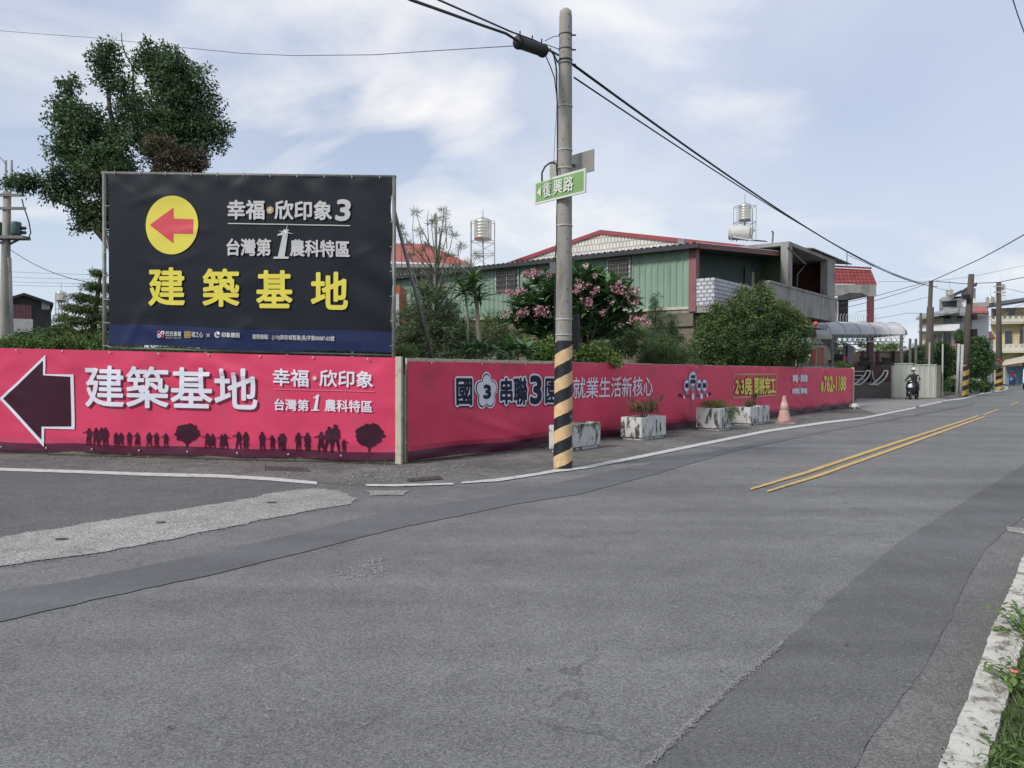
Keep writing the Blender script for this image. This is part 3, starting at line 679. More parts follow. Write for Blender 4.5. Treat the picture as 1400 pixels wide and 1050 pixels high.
mb = MB(); c0 = LF.pt(LLEN + .035, -.04, 0); mb.hexa([LF.pt(LLEN - .045, -.07, 0), LF.pt(LLEN + .05, -.07, 0), LF.pt(LLEN + .05, .02, 0), LF.pt(LLEN - .045, .02, 0), LF.pt(LLEN - .045, -.07, 1.74), LF.pt(LLEN + .05, -.07, 1.74), LF.pt(LLEN + .05, .02, 1.74), LF.pt(LLEN - .045, .02, 1.74)])
mb.build('post', m_cream, lf)

# ------------------------------------------------------------------ right hoarding with darker banner
zTR = 1.72
rf = thing('hoarding_fence', 'long dark pink banner fence with phone number running along the main road', 'fence', tuple(RF.pt(ULEN / 2, 0, 0)))
def dr(t, z):
    d = .016 * math.sin(.9 * t + 1.1 * z) + .010 * math.sin(2.7 * t - 1.9 * z)
    if t < 5: d += .030 * math.exp(-((z - (1.15 - .28 * t)) / .07) ** 2) * math.sin(math.pi * min(max((t - .8) / 3.2, 0), 1)) 
    d += .035 * math.exp(-((z - .12) / .12) ** 2) * math.sin(2.9 * t + .5) * (1 if t < 9 else .4)
    return d
_dr0 = dr; _cr = creases(8, 70, ULEN, .11, .018); dr = lambda t, z: max(-.018, _dr0(t, z) + _cr(t, z))
hR = lambda x, y: RF.hit(x, y, -.03)
b1 = (hR(700, 616)[1]) / zTR; b2 = (hR(700, 605.5)[1]) / zTR
b1 = max(b1, .1); b2 = max(b2, b1 + .05)
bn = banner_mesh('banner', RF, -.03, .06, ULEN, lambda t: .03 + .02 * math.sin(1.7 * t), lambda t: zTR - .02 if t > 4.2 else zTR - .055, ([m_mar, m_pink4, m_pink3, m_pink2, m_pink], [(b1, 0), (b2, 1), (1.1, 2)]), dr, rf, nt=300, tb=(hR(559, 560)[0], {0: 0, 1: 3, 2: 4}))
pr = Print(RF, -.03, dr)
W = p_white
pr.text('國', (622, 518, 553, 643, 518, 553), p_navy, 2, bold=.014, outline=.035, om=W, shadow=(.03, -.03), sm=p_navy)
fc = hR(664, 535)
def flower(r, m, lay):
    k = 40; pts = []
    for i in range(k * 5):
        a = 2 * math.pi * i / (k * 5) + math.pi / 2; rr = r * (.72 + .28 * abs(math.cos(2.5 * (a - math.pi / 2)))); pts.append((fc[0] + rr * math.cos(a), fc[1] + rr * math.sin(a)))
    pr.poly(pts[::2], m, lay, True)
flower(.36, W, 1); flower(.325, p_navy, 2); flower(.30, W, 3)
pr.text('3', (660, 527, 544, 669, 527, 544), p_navy, 5, bold=.018)
pr.text('串聯', (684, 518, 552, 720, 516, 553), p_navy, 2, bold=.016, outline=.035, om=W, shadow=(.03, -.03), sm=p_navy)
pr.text('3', (725, 515, 551, 739, 515, 551), p_navy, 2, bold=.030, outline=.035, om=W, shadow=(.03, -.03), sm=p_navy)
pr.text('園', (745, 518, 551, 763, 518, 551), p_navy, 2, bold=.014, outline=.035, om=W, shadow=(.03, -.03), sm=p_navy)
pr.text('就業生活新核心', (783, 516, 545, 890, 515, 541), W, 2, bold=.004)
# balloon map
for (x, y, rx) in ((946.5, 518, 10), (938, 527.5, 8), (955.5, 527, 8), (963, 527, 8)):
    pr.g += 1; pr.disc(x, y, rx + .8, p_lilac, 1, 1.25 if rx > 9 else 1.1); pr.disc(x, y, rx - .6, W, 2, 1.2 if rx > 9 else 1.05)
pr.text('幸福', (943.6, 513, 517, 949.4, 513, 517), p_navy, 4, bold=.012); pr.text('欣印象', (943, 519, 524, 950, 519, 524), p_navy, 4, bold=.012)
for t_, x in (('高鐵', 938), ('農科', 955.5), ('園區', 963)): pr.text(t_, (x - 2.2, 524, 530, x + 2.2, 524, 530), p_navy, 4, bold=.01)
pr.poly([(929, 541.2), (971, 539.8), (971, 541), (929, 542.4)], p_navy, 1)
for a, b in ((946.5, 529), (938, 536), (955.5, 536), (963, 535.5)): pr.poly([(a - 1.6, b), (a + 1.6, b), (a, 541)], p_lilac, 1)
pr.poly([(942.6, 527), (943.4, 527), (947.2, 539), (946.6, 539)], p_gold, 1); pr.poly([(950, 527), (950.8, 527), (947.6, 539), (947, 539)], p_gold, 1)
for x, y, r_ in ((934.5, 543, 2.4), (947, 542.5, 4.6), (959, 541.6, 4.2), (967, 540.5, 2.4)): pr.disc(x, y, r_, W, 2, 1.2, 14)
for x, y in ((929.5, 540), (970.5, 538.3)): pr.disc(x, y, 2.6, p_mar, 2, 1.6, 7)
# framed box
def frame_box(x0, x1, yt0, yt1, yb0, yb1, wd, m, lay):
    a = hR(x0, yt0); b = hR(x1, yt1); c = hR(x1, yb1); d = hR(x0, yb0)
    def q(p, r_, s_, t_): pr.poly([p, r_, s_, t_], m, lay, True)
    z1, z0 = (a[1] + b[1]) / 2, (c[1] + d[1]) / 2; t0, t1 = a[0], b[0]; w2 = wd
    q((t0 + w2, z1), (t1 - w2, z1), (t1 - w2, z1 - w2), (t0 + w2, z1 - w2)); q((t0 + w2, z0), (t1 - w2, z0), (t1 - w2, z0 + w2), (t0 + w2, z0 + w2))
    q((t0, z0 + w2), (t0 + w2, z0 + w2), (t0 + w2, z1 - w2), (t0, z1 - w2)); q((t1 - w2, z0 + w2), (t1, z0 + w2), (t1, z1 - w2), (t1 - w2, z1 - w2))
frame_box(1001, 1061, 510.5, 511.2, 543.8, 542, .045, p_gold, 1)
pr.text('2‧3房', (1004, 516, 540, 1025.5, 516, 539), p_yel, 2, bold=.022, outline=.02, om=p_mar)
pr.text('即將完工', (1029.5, 516, 539, 1059.5, 515.5, 538), p_yel, 2, bold=.022, outline=.02, om=p_mar)
pr.text('幸福・欣印象', (1083, 512.5, 522, 1102.5, 512.5, 522), W, 2, bold=.020)
pr.poly([(1083, 525), (1102.5, 525), (1102.5, 525.6), (1083, 525.6)], p_rose, 1)
pr.text('台灣第', (1083, 531, 538, 1091, 531, 538), W, 2, bold=.015); pr.one(1090.9, 528, 1093.2, 539, W); pr.text('農科特區', (1093.5, 531, 538, 1102.5, 531, 538), W, 2, bold=.015)
pr.text('08', (1120.5, 522.5, 535, 1124.5, 522.5, 535), p_yel, 2, bold=.02)
pr.text('762-1188', (1126, 515, 536, 1156, 515, 533), p_yel, 2, bold=.03)
pr.finish(bn, {'print_white': 'lettering', 'print_navy': 'lettering', 'print_yellow': 'lettering', 'print_gold': 'frame_print', 'print_lilac': 'balloon_print', 'print_maroon': 'lettering_outline', 'print_rose': 'underline_print'}, .15)
tp = 0.08; i = 0
while tp < 5.0:
    mb = MB(); q = .235; mb.fbox(RF, tp, tp + q - .015, -.005, .035, 1.42, zTR + .005 * (i % 2)); mb.build('panel', m_cream, rf); tp += q; i += 1
while tp < ULEN:
    mb = MB(); q = min(1.2, ULEN - tp); mb.fbox(RF, tp, tp + q - .01, 0, .035, .03, zTR - .012 + .004 * (i % 3)); mb.build('panel', m_panel, rf); tp += q; i += 1
mb = MB(); mb.fbox(RF, 0.04, 5, .0, .03, .02, 1.45); mb.build('panel', m_cream, rf)
mb = MB(); mb.fbox(RF, ULEN, ULEN + .12, -.08, .04, 0, 1.74); mb.build('post', m_cream, rf)
grommets(RF, -.05, [(hR(553, 570)[0], .35 + .4 * i) for i in range(4)] + [(.6 + 1.3 * i, zTR - .08) for i in range(20)], rf)
mb = MB(); q = G(1168, 559.5); mb.lathe((q.x, q.y, 0), [(.16, 0), (.22, .10), (.14, .22), (.03, .25)], 9)
tag(mb.build('plastic_bag', m_planter), 'small white crumpled bag on the ground at the far end of the fence', 'bag')

# ------------------------------------------------------------------ billboard
BA = P(140, 460, 13.9); BB = P(537, 460, 13.1)
BF = fr2(BA, BB); BL_ = (BB - BA).length; BF.o = Vector((BA.x, BA.y, 0))
bb = thing('billboard', 'black billboard banner with yellow circle and red arrow in a grey pipe frame', 'billboard', (BF.pt(BL_ / 2, 0, 0)))
def bh(x, y): return BF.hit(x, y, -.02)
cor = [bh(148, 237), bh(536, 243), bh(532, 483), bh(148, 472)]
def db(t, z):
    e = t / BL_; d = .006 * math.sin(3.1 * t + z) + .004 * math.sin(7.7 * t)
    d += .020 * math.exp(-((t - .45 - .55 * (z - 1.9)) / .10) ** 2) * max(0, 1 - abs(z - 2.2) / .6)
    d += .018 * max(0, (e - .78) / .22) * math.sin(5 * (z * 1.6 + t)) * max(0, 1 - abs(z - 3) / 1.2)
    d += .010 * math.sin(9 * t) * math.exp(-((z - 4.85) / .15) ** 2)
    return d
_db0 = db; _cb = creases(12, 26, BL_, .085, .010, (1.9, 4.9)); db = lambda t, z: _db0(t, z) + _cb(t, z)
mb = MB(); nt_, nz2 = 110, 60
t0, t1 = cor[0][0], cor[1][0]
yband = (bh(148, 444)[1] - cor[3][1]) / (cor[0][1] - cor[3][1])
rows = sorted(set([i / nz2 for i in range(nz2 + 1)] + [yband]))
for i in range(nt_ + 1):
    e = i / nt_; top = cor[0][1] * (1 - e) + cor[1][1] * e - .012 * abs(math.sin(e * math.pi * 11)); bot = cor[3][1] * (1 - e) + cor[2][1] * e + .02 * math.sin(e * 9)
    for r in rows:
        z = bot + (top - bot) * r
        tt = t0 + (t1 - t0) * e + (.02 * math.sin(z * 7) * (1 if e > .9 else 0)) * (e - .9) * 10
        mb.V.append(tuple(BF.pt(tt, -.02 - db(tt, z), z)))
n = len(rows)
for i in range(nt_):
    for j in range(n - 1):
        mb.F.append((i * n + j, (i + 1) * n + j, (i + 1) * n + j + 1, i * n + j + 1)); mb.M.append(1 if (rows[j] + rows[j + 1]) / 2 < yband else 0)
bn = mb.build('banner', [m_blk, m_navy], bb, smooth=True)
pr = Print(BF, -.02, db)
pr.disc(235.8, 308, 40, p_yel, 1, .97, 64)
pr.poly([(206, 308), (238, 284), (238, 299), (265, 300), (265, 320), (238, 319.5), (238, 333)], p_red, 2)
pr.text('幸福', (312, 274.5, 299.5, 362, 274.5, 300), p_grey, 2, bold=.010)
pr.disc(370, 287.5, 5, p_gold, 1); pr.disc(370, 287.5, 2.4, p_grey, 2)
pr.text('欣印象', (377, 275, 300, 454, 275.5, 301), p_grey, 2, bold=.010)
pr.text('3', (461, 274, 301, 479, 274, 302), p_grey, 2, bold=.016, slant=.15)
pr.poly([(312, 305), (479, 308), (479, 309.3), (312, 306.3)], p_grey, 1)
pr.text('台灣第', (311, 327, 349, 371, 327, 350), p_grey, 2, bold=.009)
pr.one(373, 314, 399, 354, p_grey)
for a in range(4):
    an = a * math.pi / 4 + .2; l_ = 11 if a % 2 == 0 else 6; dx, dy = math.cos(an) * l_, math.sin(an) * l_; nx, ny = -math.sin(an) * .7, math.cos(an) * .7
    pr.poly([(392 - dx, 318 - dy), (392 + nx, 318 + ny), (392 + dx, 318 + dy), (392 - nx, 318 - ny)], p_white, 4)
pr.text('農科特區', (398, 328, 350, 478, 330, 352), p_grey, 2, bold=.009)
for ch, x0, x1, ya, yb in (('建', 205, 253, 367, 417), ('築', 279, 327, 368.5, 418), ('基', 352, 400, 371, 420), ('地', 427, 475, 373, 422)):
    pr.text(ch, (x0, ya, yb, x1, ya, yb + .5), p_yel, 2, bold=.017)
# small line of marks at the foot
for k, (dx, dy, m) in enumerate(((-2.3, -2, p_red), (2.3, -2, p_white), (-2.3, 2.2, p_white), (2.3, 2.2, p_red))):
    pr.disc(221 + dx, 457 + dy, 2.7, m, 1); pr.disc(221 + dx, 457 + dy, 1.1, m_navy, 2)
    pr.disc(257.5 + dx, 457.5 + dy, 2.7, p_gold, 1); pr.disc(257.5 + dx, 457.5 + dy, 1.1, m_navy, 2)
pr.text('巴巴事業', (228, 453, 459.5, 249, 453.5, 460), p_grey, 2, bold=.002); pr.text('BABA GROUP', (228, 461, 462.6, 249, 461.4, 463), p_grey, 2)
pr.text('城之心', (263.5, 453.5, 461, 279, 454, 461.5), p_grey, 2, bold=.002)
pr.text('×', (283.5, 456, 461, 288.5, 456, 461), p_grey, 2)
pr.disc(298, 457.5, 4.4, p_grey, 1); pr.disc(299, 457, 3, m_navy, 2); pr.disc(299.5, 456, 2, p_white, 3)
pr.text('印象建設', (304, 454.5, 461, 329.5, 455, 461.7), p_grey, 2, bold=.003)
pr.text('建照號碼：(110)屏府城管建(長)字第00087-02號', (346, 457, 464.5, 458, 459.5, 467.5), p_grey, 2, bold=.0015)
pr.finish(bn, {'print_yellow': 'lettering', 'print_red': 'arrow_print', 'print_silver': 'lettering', 'print_gold': 'emblem_print', 'print_white': 'sparkle_print', 'banner_navy': 'emblem_print'}, .08)
def ftube(name, pts, r, m, parent, n=10): mb = MB(); mb.tube(pts, r, n); return mb.build(name, m, parent, smooth=True)
zt0, zt1 = bh(140, 234)[1], bh(539, 240)[1]
tL, tR = bh(140.5, 300)[0], bh(538.5, 300)[0]
ftube('post', [BF.pt(tL, 0, 0), BF.pt(tL + .02, 0, zt0)], .034, m_steel, bb); ftube('post', [BF.pt(tR - .01, 0, 0), BF.pt(tR, 0, zt1)], .034, m_steel, bb)
ftube('top_rail', [BF.pt(tL - .03, 0, zt0 - .03), BF.pt(tR + .03, 0, zt1 - .02)], .03, m_steel, bb)
ftube('bottom_rail', [BF.pt(tL, .03, cor[3][1] - .04), BF.pt(tR, .03, cor[2][1] - .04)], .022, m_steel, bb)
for e in (.36, .64, .86): ftube('post', [BF.pt(tL + (tR - tL) * e, .05, 0), BF.pt(tL + (tR - tL) * e, .05, zt0 + (zt1 - zt0) * e - .06)], .026, m_panel, bb)
for sgn, tt in ((1, tR),): ftube('brace', [BF.pt(tt - .01, .02, 4.25), BF.pt(tt + .55, .9, 1.35)], .032, m_steel, bb)
ftube('brace', [BF.pt(tL, .02, 4.1), BF.pt(tL - .1, 1.6, .2)], .028, m_steel, bb)
mb = MB()
for i in range(11):
    e = (i + .5) / 11; t = tL + (tR - tL) * e; z = zt0 * (1 - e) + zt1 * e; mb.tube([BF.pt(t, -.035, z + .01), BF.pt(t + .005, -.04, z - .06)], .008, 5)
for i in range(7):
    z = 1.95 + .42 * i; mb.tube([BF.pt(tL, -.03, z), BF.pt(t0 + .03, -.035, z - .02)], .005, 5); mb.tube([BF.pt(tR, -.03, z), BF.pt(t1 - .03, -.035, z - .02)], .005, 5)
mb.build('tie_rope', m_panel, bb, kind='stuff')

# ------------------------------------------------------------------ poles
def stripes(name, ca, cb, turns, z0=0, fade=True, flip=1):
    m = bpy.data.materials.new(name); m.use_nodes = True; t = m.node_tree; n = t.nodes; l = t.links; b = n['Principled BSDF']; b.inputs['Roughness'].default_value = .5
    tcn = n.new('ShaderNodeTexCoord'); s = n.new('ShaderNodeSeparateXYZ'); l.new(tcn.outputs['Object'], s.inputs[0])
    def mt(op, a, b_=None):
        q = n.new('ShaderNodeMath'); q.operation = op
        for i, v in enumerate((a, b_)):
            if v is None: continue
            if isinstance(v, (int, float)): q.inputs[i].default_value = v
            else: l.new(v, q.inputs[i])
        return q.outputs[0]
    at = mt('MULTIPLY', mt('ARCTAN2', s.outputs[1], s.outputs[0]), flip / (2 * math.pi))
    nz = n.new('ShaderNodeTexNoise'); nz.inputs['Scale'].default_value = 4; l.new(tcn.outputs['Object'], nz.inputs['Vector'])
    f = mt('FRACT', mt('ADD', mt('ADD', mt('MULTIPLY', s.outputs[2], turns), at), mt('MULTIPLY', nz.outputs['Fac'], .12)))
    st = mt('GREATER_THAN', f, .5)
    mx = n.new('ShaderNodeMix'); mx.data_type = 'RGBA'; l.new(st, mx.inputs[0]); mx.inputs[6].default_value = (*ca, 1); mx.inputs[7].default_value = (*cb, 1)
    n2 = n.new('ShaderNodeTexNoise'); n2.inputs['Scale'].default_value = 7; n2.inputs['Detail'].default_value = 8; l.new(tcn.outputs['Object'], n2.inputs['Vector'])
    r = n.new('ShaderNodeMapRange'); r.inputs[1].default_value = .3; r.inputs[2].default_value = .7; r.inputs[3].default_value = .7; r.inputs[4].default_value = 1.15; l.new(n2.outputs['Fac'], r.inputs[0])
    h = n.new('ShaderNodeVectorMath'); h.operation = 'SCALE'; l.new(mx.outputs[2], h.inputs[0]); l.new(r.outputs[0], h.inputs['Scale'])
    wr = n.new('ShaderNodeMix'); wr.data_type = 'RGBA'; r2 = n.new('ShaderNodeMapRange'); r2.inputs[1].default_value = .66; r2.inputs[2].default_value = .70; l.new(n2.outputs['Fac'], r2.inputs[0]); l.new(r2.outputs[0], wr.inputs[0]); l.new(h.outputs[0], wr.inputs[6]); wr.inputs[7].default_value = (.18, .17, .16, 1)
    l.new(wr.outputs[2], b.inputs['Base Color'])
    return m
m_wrap = stripes('hazard_wrap', (.010, .013, .020), (.66, .45, .24), 2.55, flip=-1)
pb = G(769.5, 641); PB = Vector((pb.x, pb.y, 0)); PY = pb.y
ptop = P(773.5, 12, PY)
up = thing('utility_pole', 'grey concrete utility pole with hazard stripes round its base beside the planters', 'utility pole', PB)
def plx(z, off=0): e = z / ptop.z; return Vector((PB.x + (ptop.x - PB.x) * e + off, PB.y, z))
mb = MB(); HZ = [0, 1, 2, 3, 4, 5, 6, ptop.z - .12, ptop.z - .04, ptop.z]; rad = lambda z: .143 - .0065 * z
mb.tube([plx(z) for z in HZ], [rad(z) for z in HZ[:-2]] + [rad(7) * .9, rad(7) * .45], 20); mb.build('shaft', m_pole, up, smooth=True)
zw = P(770, 466, PY).z
mb = MB(); zs = [.0, .5, 1, 1.5, zw]; mb.tube([plx(z) for z in zs], [rad(z) + .005 for z in zs], 28, caps=False); mb.build('hazard_wrap', m_wrap, up, smooth=True)
for y in (83, 146, 206, 231, 309, 437, 458):
    z = P(770, y, PY).z; mb = MB(); mb.tube([plx(z - .011), plx(z + .011)], [rad(z) + .008] * 2, 20); mb.build('steel_band', m_frame if y > 100 and y != 83 else m_cable, up, smooth=True)
for y in (48, 68, 88):
    z = P(770, y, PY).z; mb = MB(); mb.tube([plx(z - .006), plx(z + .006)], [rad(z) + .008] * 2, 18); mb.tube([plx(z, rad(z)), plx(z + .0, rad(z) + .06)], .012, 6); mb.build('clamp', m_cable, up)
mb = MB(); rr = random.Random(3)
for i in range(26):
    z = 2.2 + i * .19; a = rr.choice([-1.95, -1.2]); r0 = rad(z); mb.lathe(plx(z) + Vector((math.cos(a) * r0, math.sin(a) * r0, 0)), [(.009, -.004), (.009, .003)], 6, ax=(math.cos(a), math.sin(a), 0))
mb.build('bolt_hole', m_cable, up, kind='stuff')
# cable run down the pole and a small tag
def wire(name, pts, r, label=None, cat='cable', parent=None, m=None, group=None):
    mb = MB(); mb.tube(pts, r, 5); o = mb.build(name, m or m_cable, parent, smooth=True)
    if label: tag(o, label, cat, group)
    return o
Yl = PY - .02
wire('down_cable', [P(x, y, Yl) for x, y in ((752, 66), (757, 76), (760, 90), (762, 140), (762, 200), (762, 262), (761, 300), (761, 330), (759, 352), (759, 380), (758, 420), (758, 470))], .010, parent=up)
wire('down_cable', [P(x, y, Yl) for x, y in ((744, 72), (752, 90), (758, 106), (761, 130), (762, 145))], .009, parent=up)
wire('down_cable', [P(x, y, Yl) for x, y in ((759, 75), (762, 100), (761, 150), (758, 200), (757, 225))], .004, parent=up, m=m_wire)
wire('cable_loop', [P(x, y, Yl - .1) for x, y in ((741, 248), (741, 236), (745, 228), (751, 223), (757, 222), (761, 225), (762, 240))], .014, parent=up)
mb = MB(); mb.box(*sorted((P(785, 436, PY).x, P(793, 436, PY).x)), PY + .02, PY + .16, P(788, 478, PY).z, P(788, 429, PY).z); mb.build('cable_guard', m_cable, up)
mb = MB(); q = P(758, 366, PY); mb.box(q.x - .07, q.x + .02, PY - .03, PY + .05, q.z - .09, q.z + .08); mb.build('junction_box', m_steel, up)
# street name sign (in front) and the two plates behind
SA = P(731.5, 266, PY + .28); SB = P(801, 245, PY - .58)
SF = fr2(SA, SB); SL = (SB - SA).length; zc_ = (SA.z + SB.z) / 2
m_sg = mat('sign_green', (.20, .36, .135), .4, .05, 3, 0); m_sw = mat('sign_edge', (.62, .66, .60), .4, .03, 3, 0); m_sb = mat('sign_back', (.42, .40, .36), .4, .1, 2, 0, metallic=.5)
SF.o = SF.o - SF.v * .0
ss = thing('street_sign', 'green street name sign with white characters strapped to the pole', 'sign', SF.pt(SL / 2, 0, zc_))
zs0 = SF.hit(733, 281, 0)[1]; zs1 = SF.hit(730, 251, 0)[1]; za, zb = zc_ - (zs1 - zs0) / 2, zc_ + (zs1 - zs0) / 2
mb = MB(); mb.fbox(SF, 0, SL, -.012, .012, za, zb); mb.build('rim', m_sw, ss)
mb = MB(); mb.fbox(SF, .035, SL - .035, -.016, -.011, za + .033, zb - .033); mb.build('face', m_sg, ss)
pr = Print(SF, -.016)
def sbox(a, b, lo=.22, hi=.78):
    za_, zb_ = za, zb
    return a * SL, b * SL, za_ + (zb_ - za_) * lo, za_ + (zb_ - za_) * hi
def stext(txt, a, b, lo, hi, bold):
    v, f = glyph(txt); mn, mx = v.min(0), v.max(0); nn = (v - mn) / (mx - mn); t0_, t1_, z0_, z1_ = sbox(a, b, lo, hi)
    B0 = np.stack([t0_ + (t1_ - t0_) * nn[:, 0] + .012 * (nn[:, 1] - .5), z0_ + (z1_ - z0_) * nn[:, 1]], 1)
    pr.put(B0, f, m_sw, 1)
    for k in range(6): an = k * math.pi / 3; pr.put(B0 + np.array([math.cos(an), math.sin(an)]) * bold, f, m_sw, 1)
stext('復', .20, .36, .2, .82, .004); stext('興', .41, .58, .2, .82, .004); stext('路', .61, .79, .2, .82, .004)
t0_, t1_, z0_, z1_ = sbox(.07, .155, .28, .70); pr.poly([(t0_, (z0_ + z1_) / 2), (t1_, z0_), (t1_, z1_)], m_sw, 1, True)
pr.finish(ss, {'sign_edge': 'lettering'}, 2)
mb = MB(); mb.fbox(SF, SL * .5, SL * .5 + .12, .012, .22, zc_ - .02, zc_ + .02); mb.build('bracket', m_steel, ss)
SA2 = P(752, 237, PY + .62); SB2 = P(812, 216, PY - .10); S2 = fr2(SA2, SB2); l2 = (SB2 - SA2).length; z2 = (SA2.z + SB2.z) / 2
sp2 = thing('street_sign', 'plain grey back of a second sign plate fixed behind the pole', 'sign', S2.pt(l2 / 2, 0, z2))
mb = MB(); mb.fbox(S2, 0, l2, -.01, .01, z2 - .17, z2 + .16); mb.build('plate', m_sb, sp2)
mb = MB(); mb.fbox(S2, l2 * .45, l2 * .45 + .1, -.10, -.01, z2 - .02, z2 + .02); mb.build('bracket', m_steel, sp2)

# cables from the near pole
def catline(a, b, sag, n=24):
    return [a.lerp(b, i / n) - Vector((0, 0, sag * 4 * (i / n) * (1 - i / n))) for i in range(n + 1)]
farP = P(1272, 384, 52)
a1 = P(783, 88, PY); a2 = P(785, 106, PY)
def hang(A, B, through, n=30):
    """cable in the vertical plane A-B, sag chosen so that it passes through the pixel"""
    f = fr2(A, B); Ltot = (Vector((B.x, B.y, 0)) - Vector((A.x, A.y, 0))).length; t, z = f.hit(*through); e = t / Ltot
    lin = A.z + (B.z - A.z) * e; sag = (lin - z) / (4 * e * (1 - e)); return catline(A, B, sag, n)
wire('overhead_cable', hang(a1, P(1282, 392, 52), (1010, 250)), .022, 'upper thick black cable running from the near pole to the distant poles')
wire('overhead_cable', hang(a2, P(1266, 388, 52), (1000, 248)), .014, 'lower black cable running from the near pole to the distant poles')
wire('overhead_cable', hang(P(1160, 349, 40), P(1300, 398, 60), (1230, 378)), .014, 'black cable between the balcony roof and the leaning wooden pole')
B1 = P(560, -3, 8.0)
c1 = [P(x, y, Y) for x, y, Y in ((520, -22, 8), (562, 0, 8.8), (610, 17, 9.6), (660, 35, 10.4), (692, 46, 10.9), (700, 51, 11.0), (708, 56, 11.1))]
wire('overhead_cable', c1, .020, 'thick black cable entering the splice box from the upper left')
wire('overhead_cable', [P(x, y, Y) for x, y, Y in ((560, -20, 8), (600, 0, 8.8), (650, 22, 9.8), (700, 44, 10.9), (730, 55, 11.5), (745, 62, 11.8), (757, 74, PY - .05), (763, 86, PY - .05))], .013, 'thinner black cable passing just above the splice box')
wire('overhead_cable', [P(745, 68, 11.8), P(756, 71, PY - .08), P(764, 76, PY - .1)], .016, 'short black cable joining the splice box to the pole')
wire('overhead_cable', [P(745, 56, PY - .1), P(757, 50, PY - .1), P(766, 49, PY - .1)], .006, 'thin stay wire from the splice box to the pole band')
wire('telephone_wire', [P(x, y, Y) for x, y, Y in ((-60, 37, 26), (0, 42, 25), (50, 46, 24), (120, 51, 22.5), (190, 58, 21), (240, 64, 20), (330, 73, 18.5), (400, 76, 17), (510, 75, 15), (600, 69, 14), (700, 63, 12.6), (745, 60, PY + .1), (766, 68, PY))], .007, 'thin sagging wire crossing the sky in front of the tall tree', m=m_wire)
sx = thing('splice_closure', 'black cylindrical cable splice hanging beside the top of the pole', 'splice box', P(725, 64, 11.4))
A = P(707, 57, 11.15); B = P(744, 70, 11.75); mb = MB(); ax = (B - A); Ls = ax.length; mb.lathe(A, [(.02, -.02), (.075, .0), (.10, .03), (.10, .06), (.088, .08), (.088, Ls - .08), (.10, Ls - .06), (.10, Ls - .03), (.07, Ls), (.02, Ls + .02)], 16, ax=ax); mb.build('body', m_cable, sx, smooth=True)
for e in (.1, .55, .9):
    c = A.lerp(B, e); mb = MB(); mb.tube([c + Vector((0, 0, .09)), c + Vector((0, 0, .17))], .012, 6); mb.build('hanger', m_cable, sx)

def wire_from(name, pts, r, label, m=None): wire(name, [P(*p) for p in pts], r, label, m=m or m_wire)
wire_from('overhead_cable', [(1272, 385, 52), (1310, 368, 48), (1340, 354, 44), (1370, 338, 38), (1400, 321, 34), (1440, 296, 30), (1560, 215, 22), (1750, 60, 15)], .026, 'black cable rising from the leaning pole out of the right of the picture', m_cable)
wire_from('telephone_wire', [(1200, 385, 60), (1272, 385, 60), (1330, 378, 60), (1400, 363, 60), (1450, 352, 58), (1800, 270, 50)], .012, 'thin wire rising gently above the far rooftops')
wire_from('overhead_cable', [(1272, 384, 52), (1320, 388, 54), (1365, 386, 56), (1400, 379, 52), (1440, 370, 50), (1800, 250, 38)], .024, 'black cable linking the tops of the far poles', m_cable)
wire_from('telephone_wire', [(1150, 415, 50), (1200, 404, 51), (1240, 393, 52), (1272, 384, 52)], .018, 'wire running left from the leaning pole behind the tiled porch, upper one')
wire_from('telephone_wire', [(1150, 422, 50), (1200, 410, 51), (1240, 398, 52), (1272, 386, 52)], .018, 'wire running left from the leaning pole behind the tiled porch, lower one')
wire_from('telephone_wire', [(1170, 427, 54), (1220, 418, 54), (1272, 405, 52)], .012, 'faint wire sagging left of the leaning pole at mid height')
wire_from('telephone_wire', [(1170, 441, 60), (1240, 428, 60), (1300, 430, 60)], .014, 'lowest faint wire in front of the white house')
wire_from('telephone_wire', [(1330, -160, 11), (1385, 0, 14), (1392, 22, 14.5), (1401, 46, 15), (1440, 160, 18), (1500, 330, 26), (1540, 420, 34)], .010, 'short piece of wire crossing the top right corner of the sky', m_cable)
wire_from('telephone_wire', [(1366, 392, 71), (1400, 400, 66), (1440, 406, 60), (1800, 380, 48)], .018, 'wire falling to the right from the farthest pole, upper one')
wire_from('telephone_wire', [(1320, 440, 60), (1366, 430, 64), (1400, 415, 60), (1440, 400, 58), (1800, 330, 50)], .016, 'wire crossing in front of the yellow house balcony')

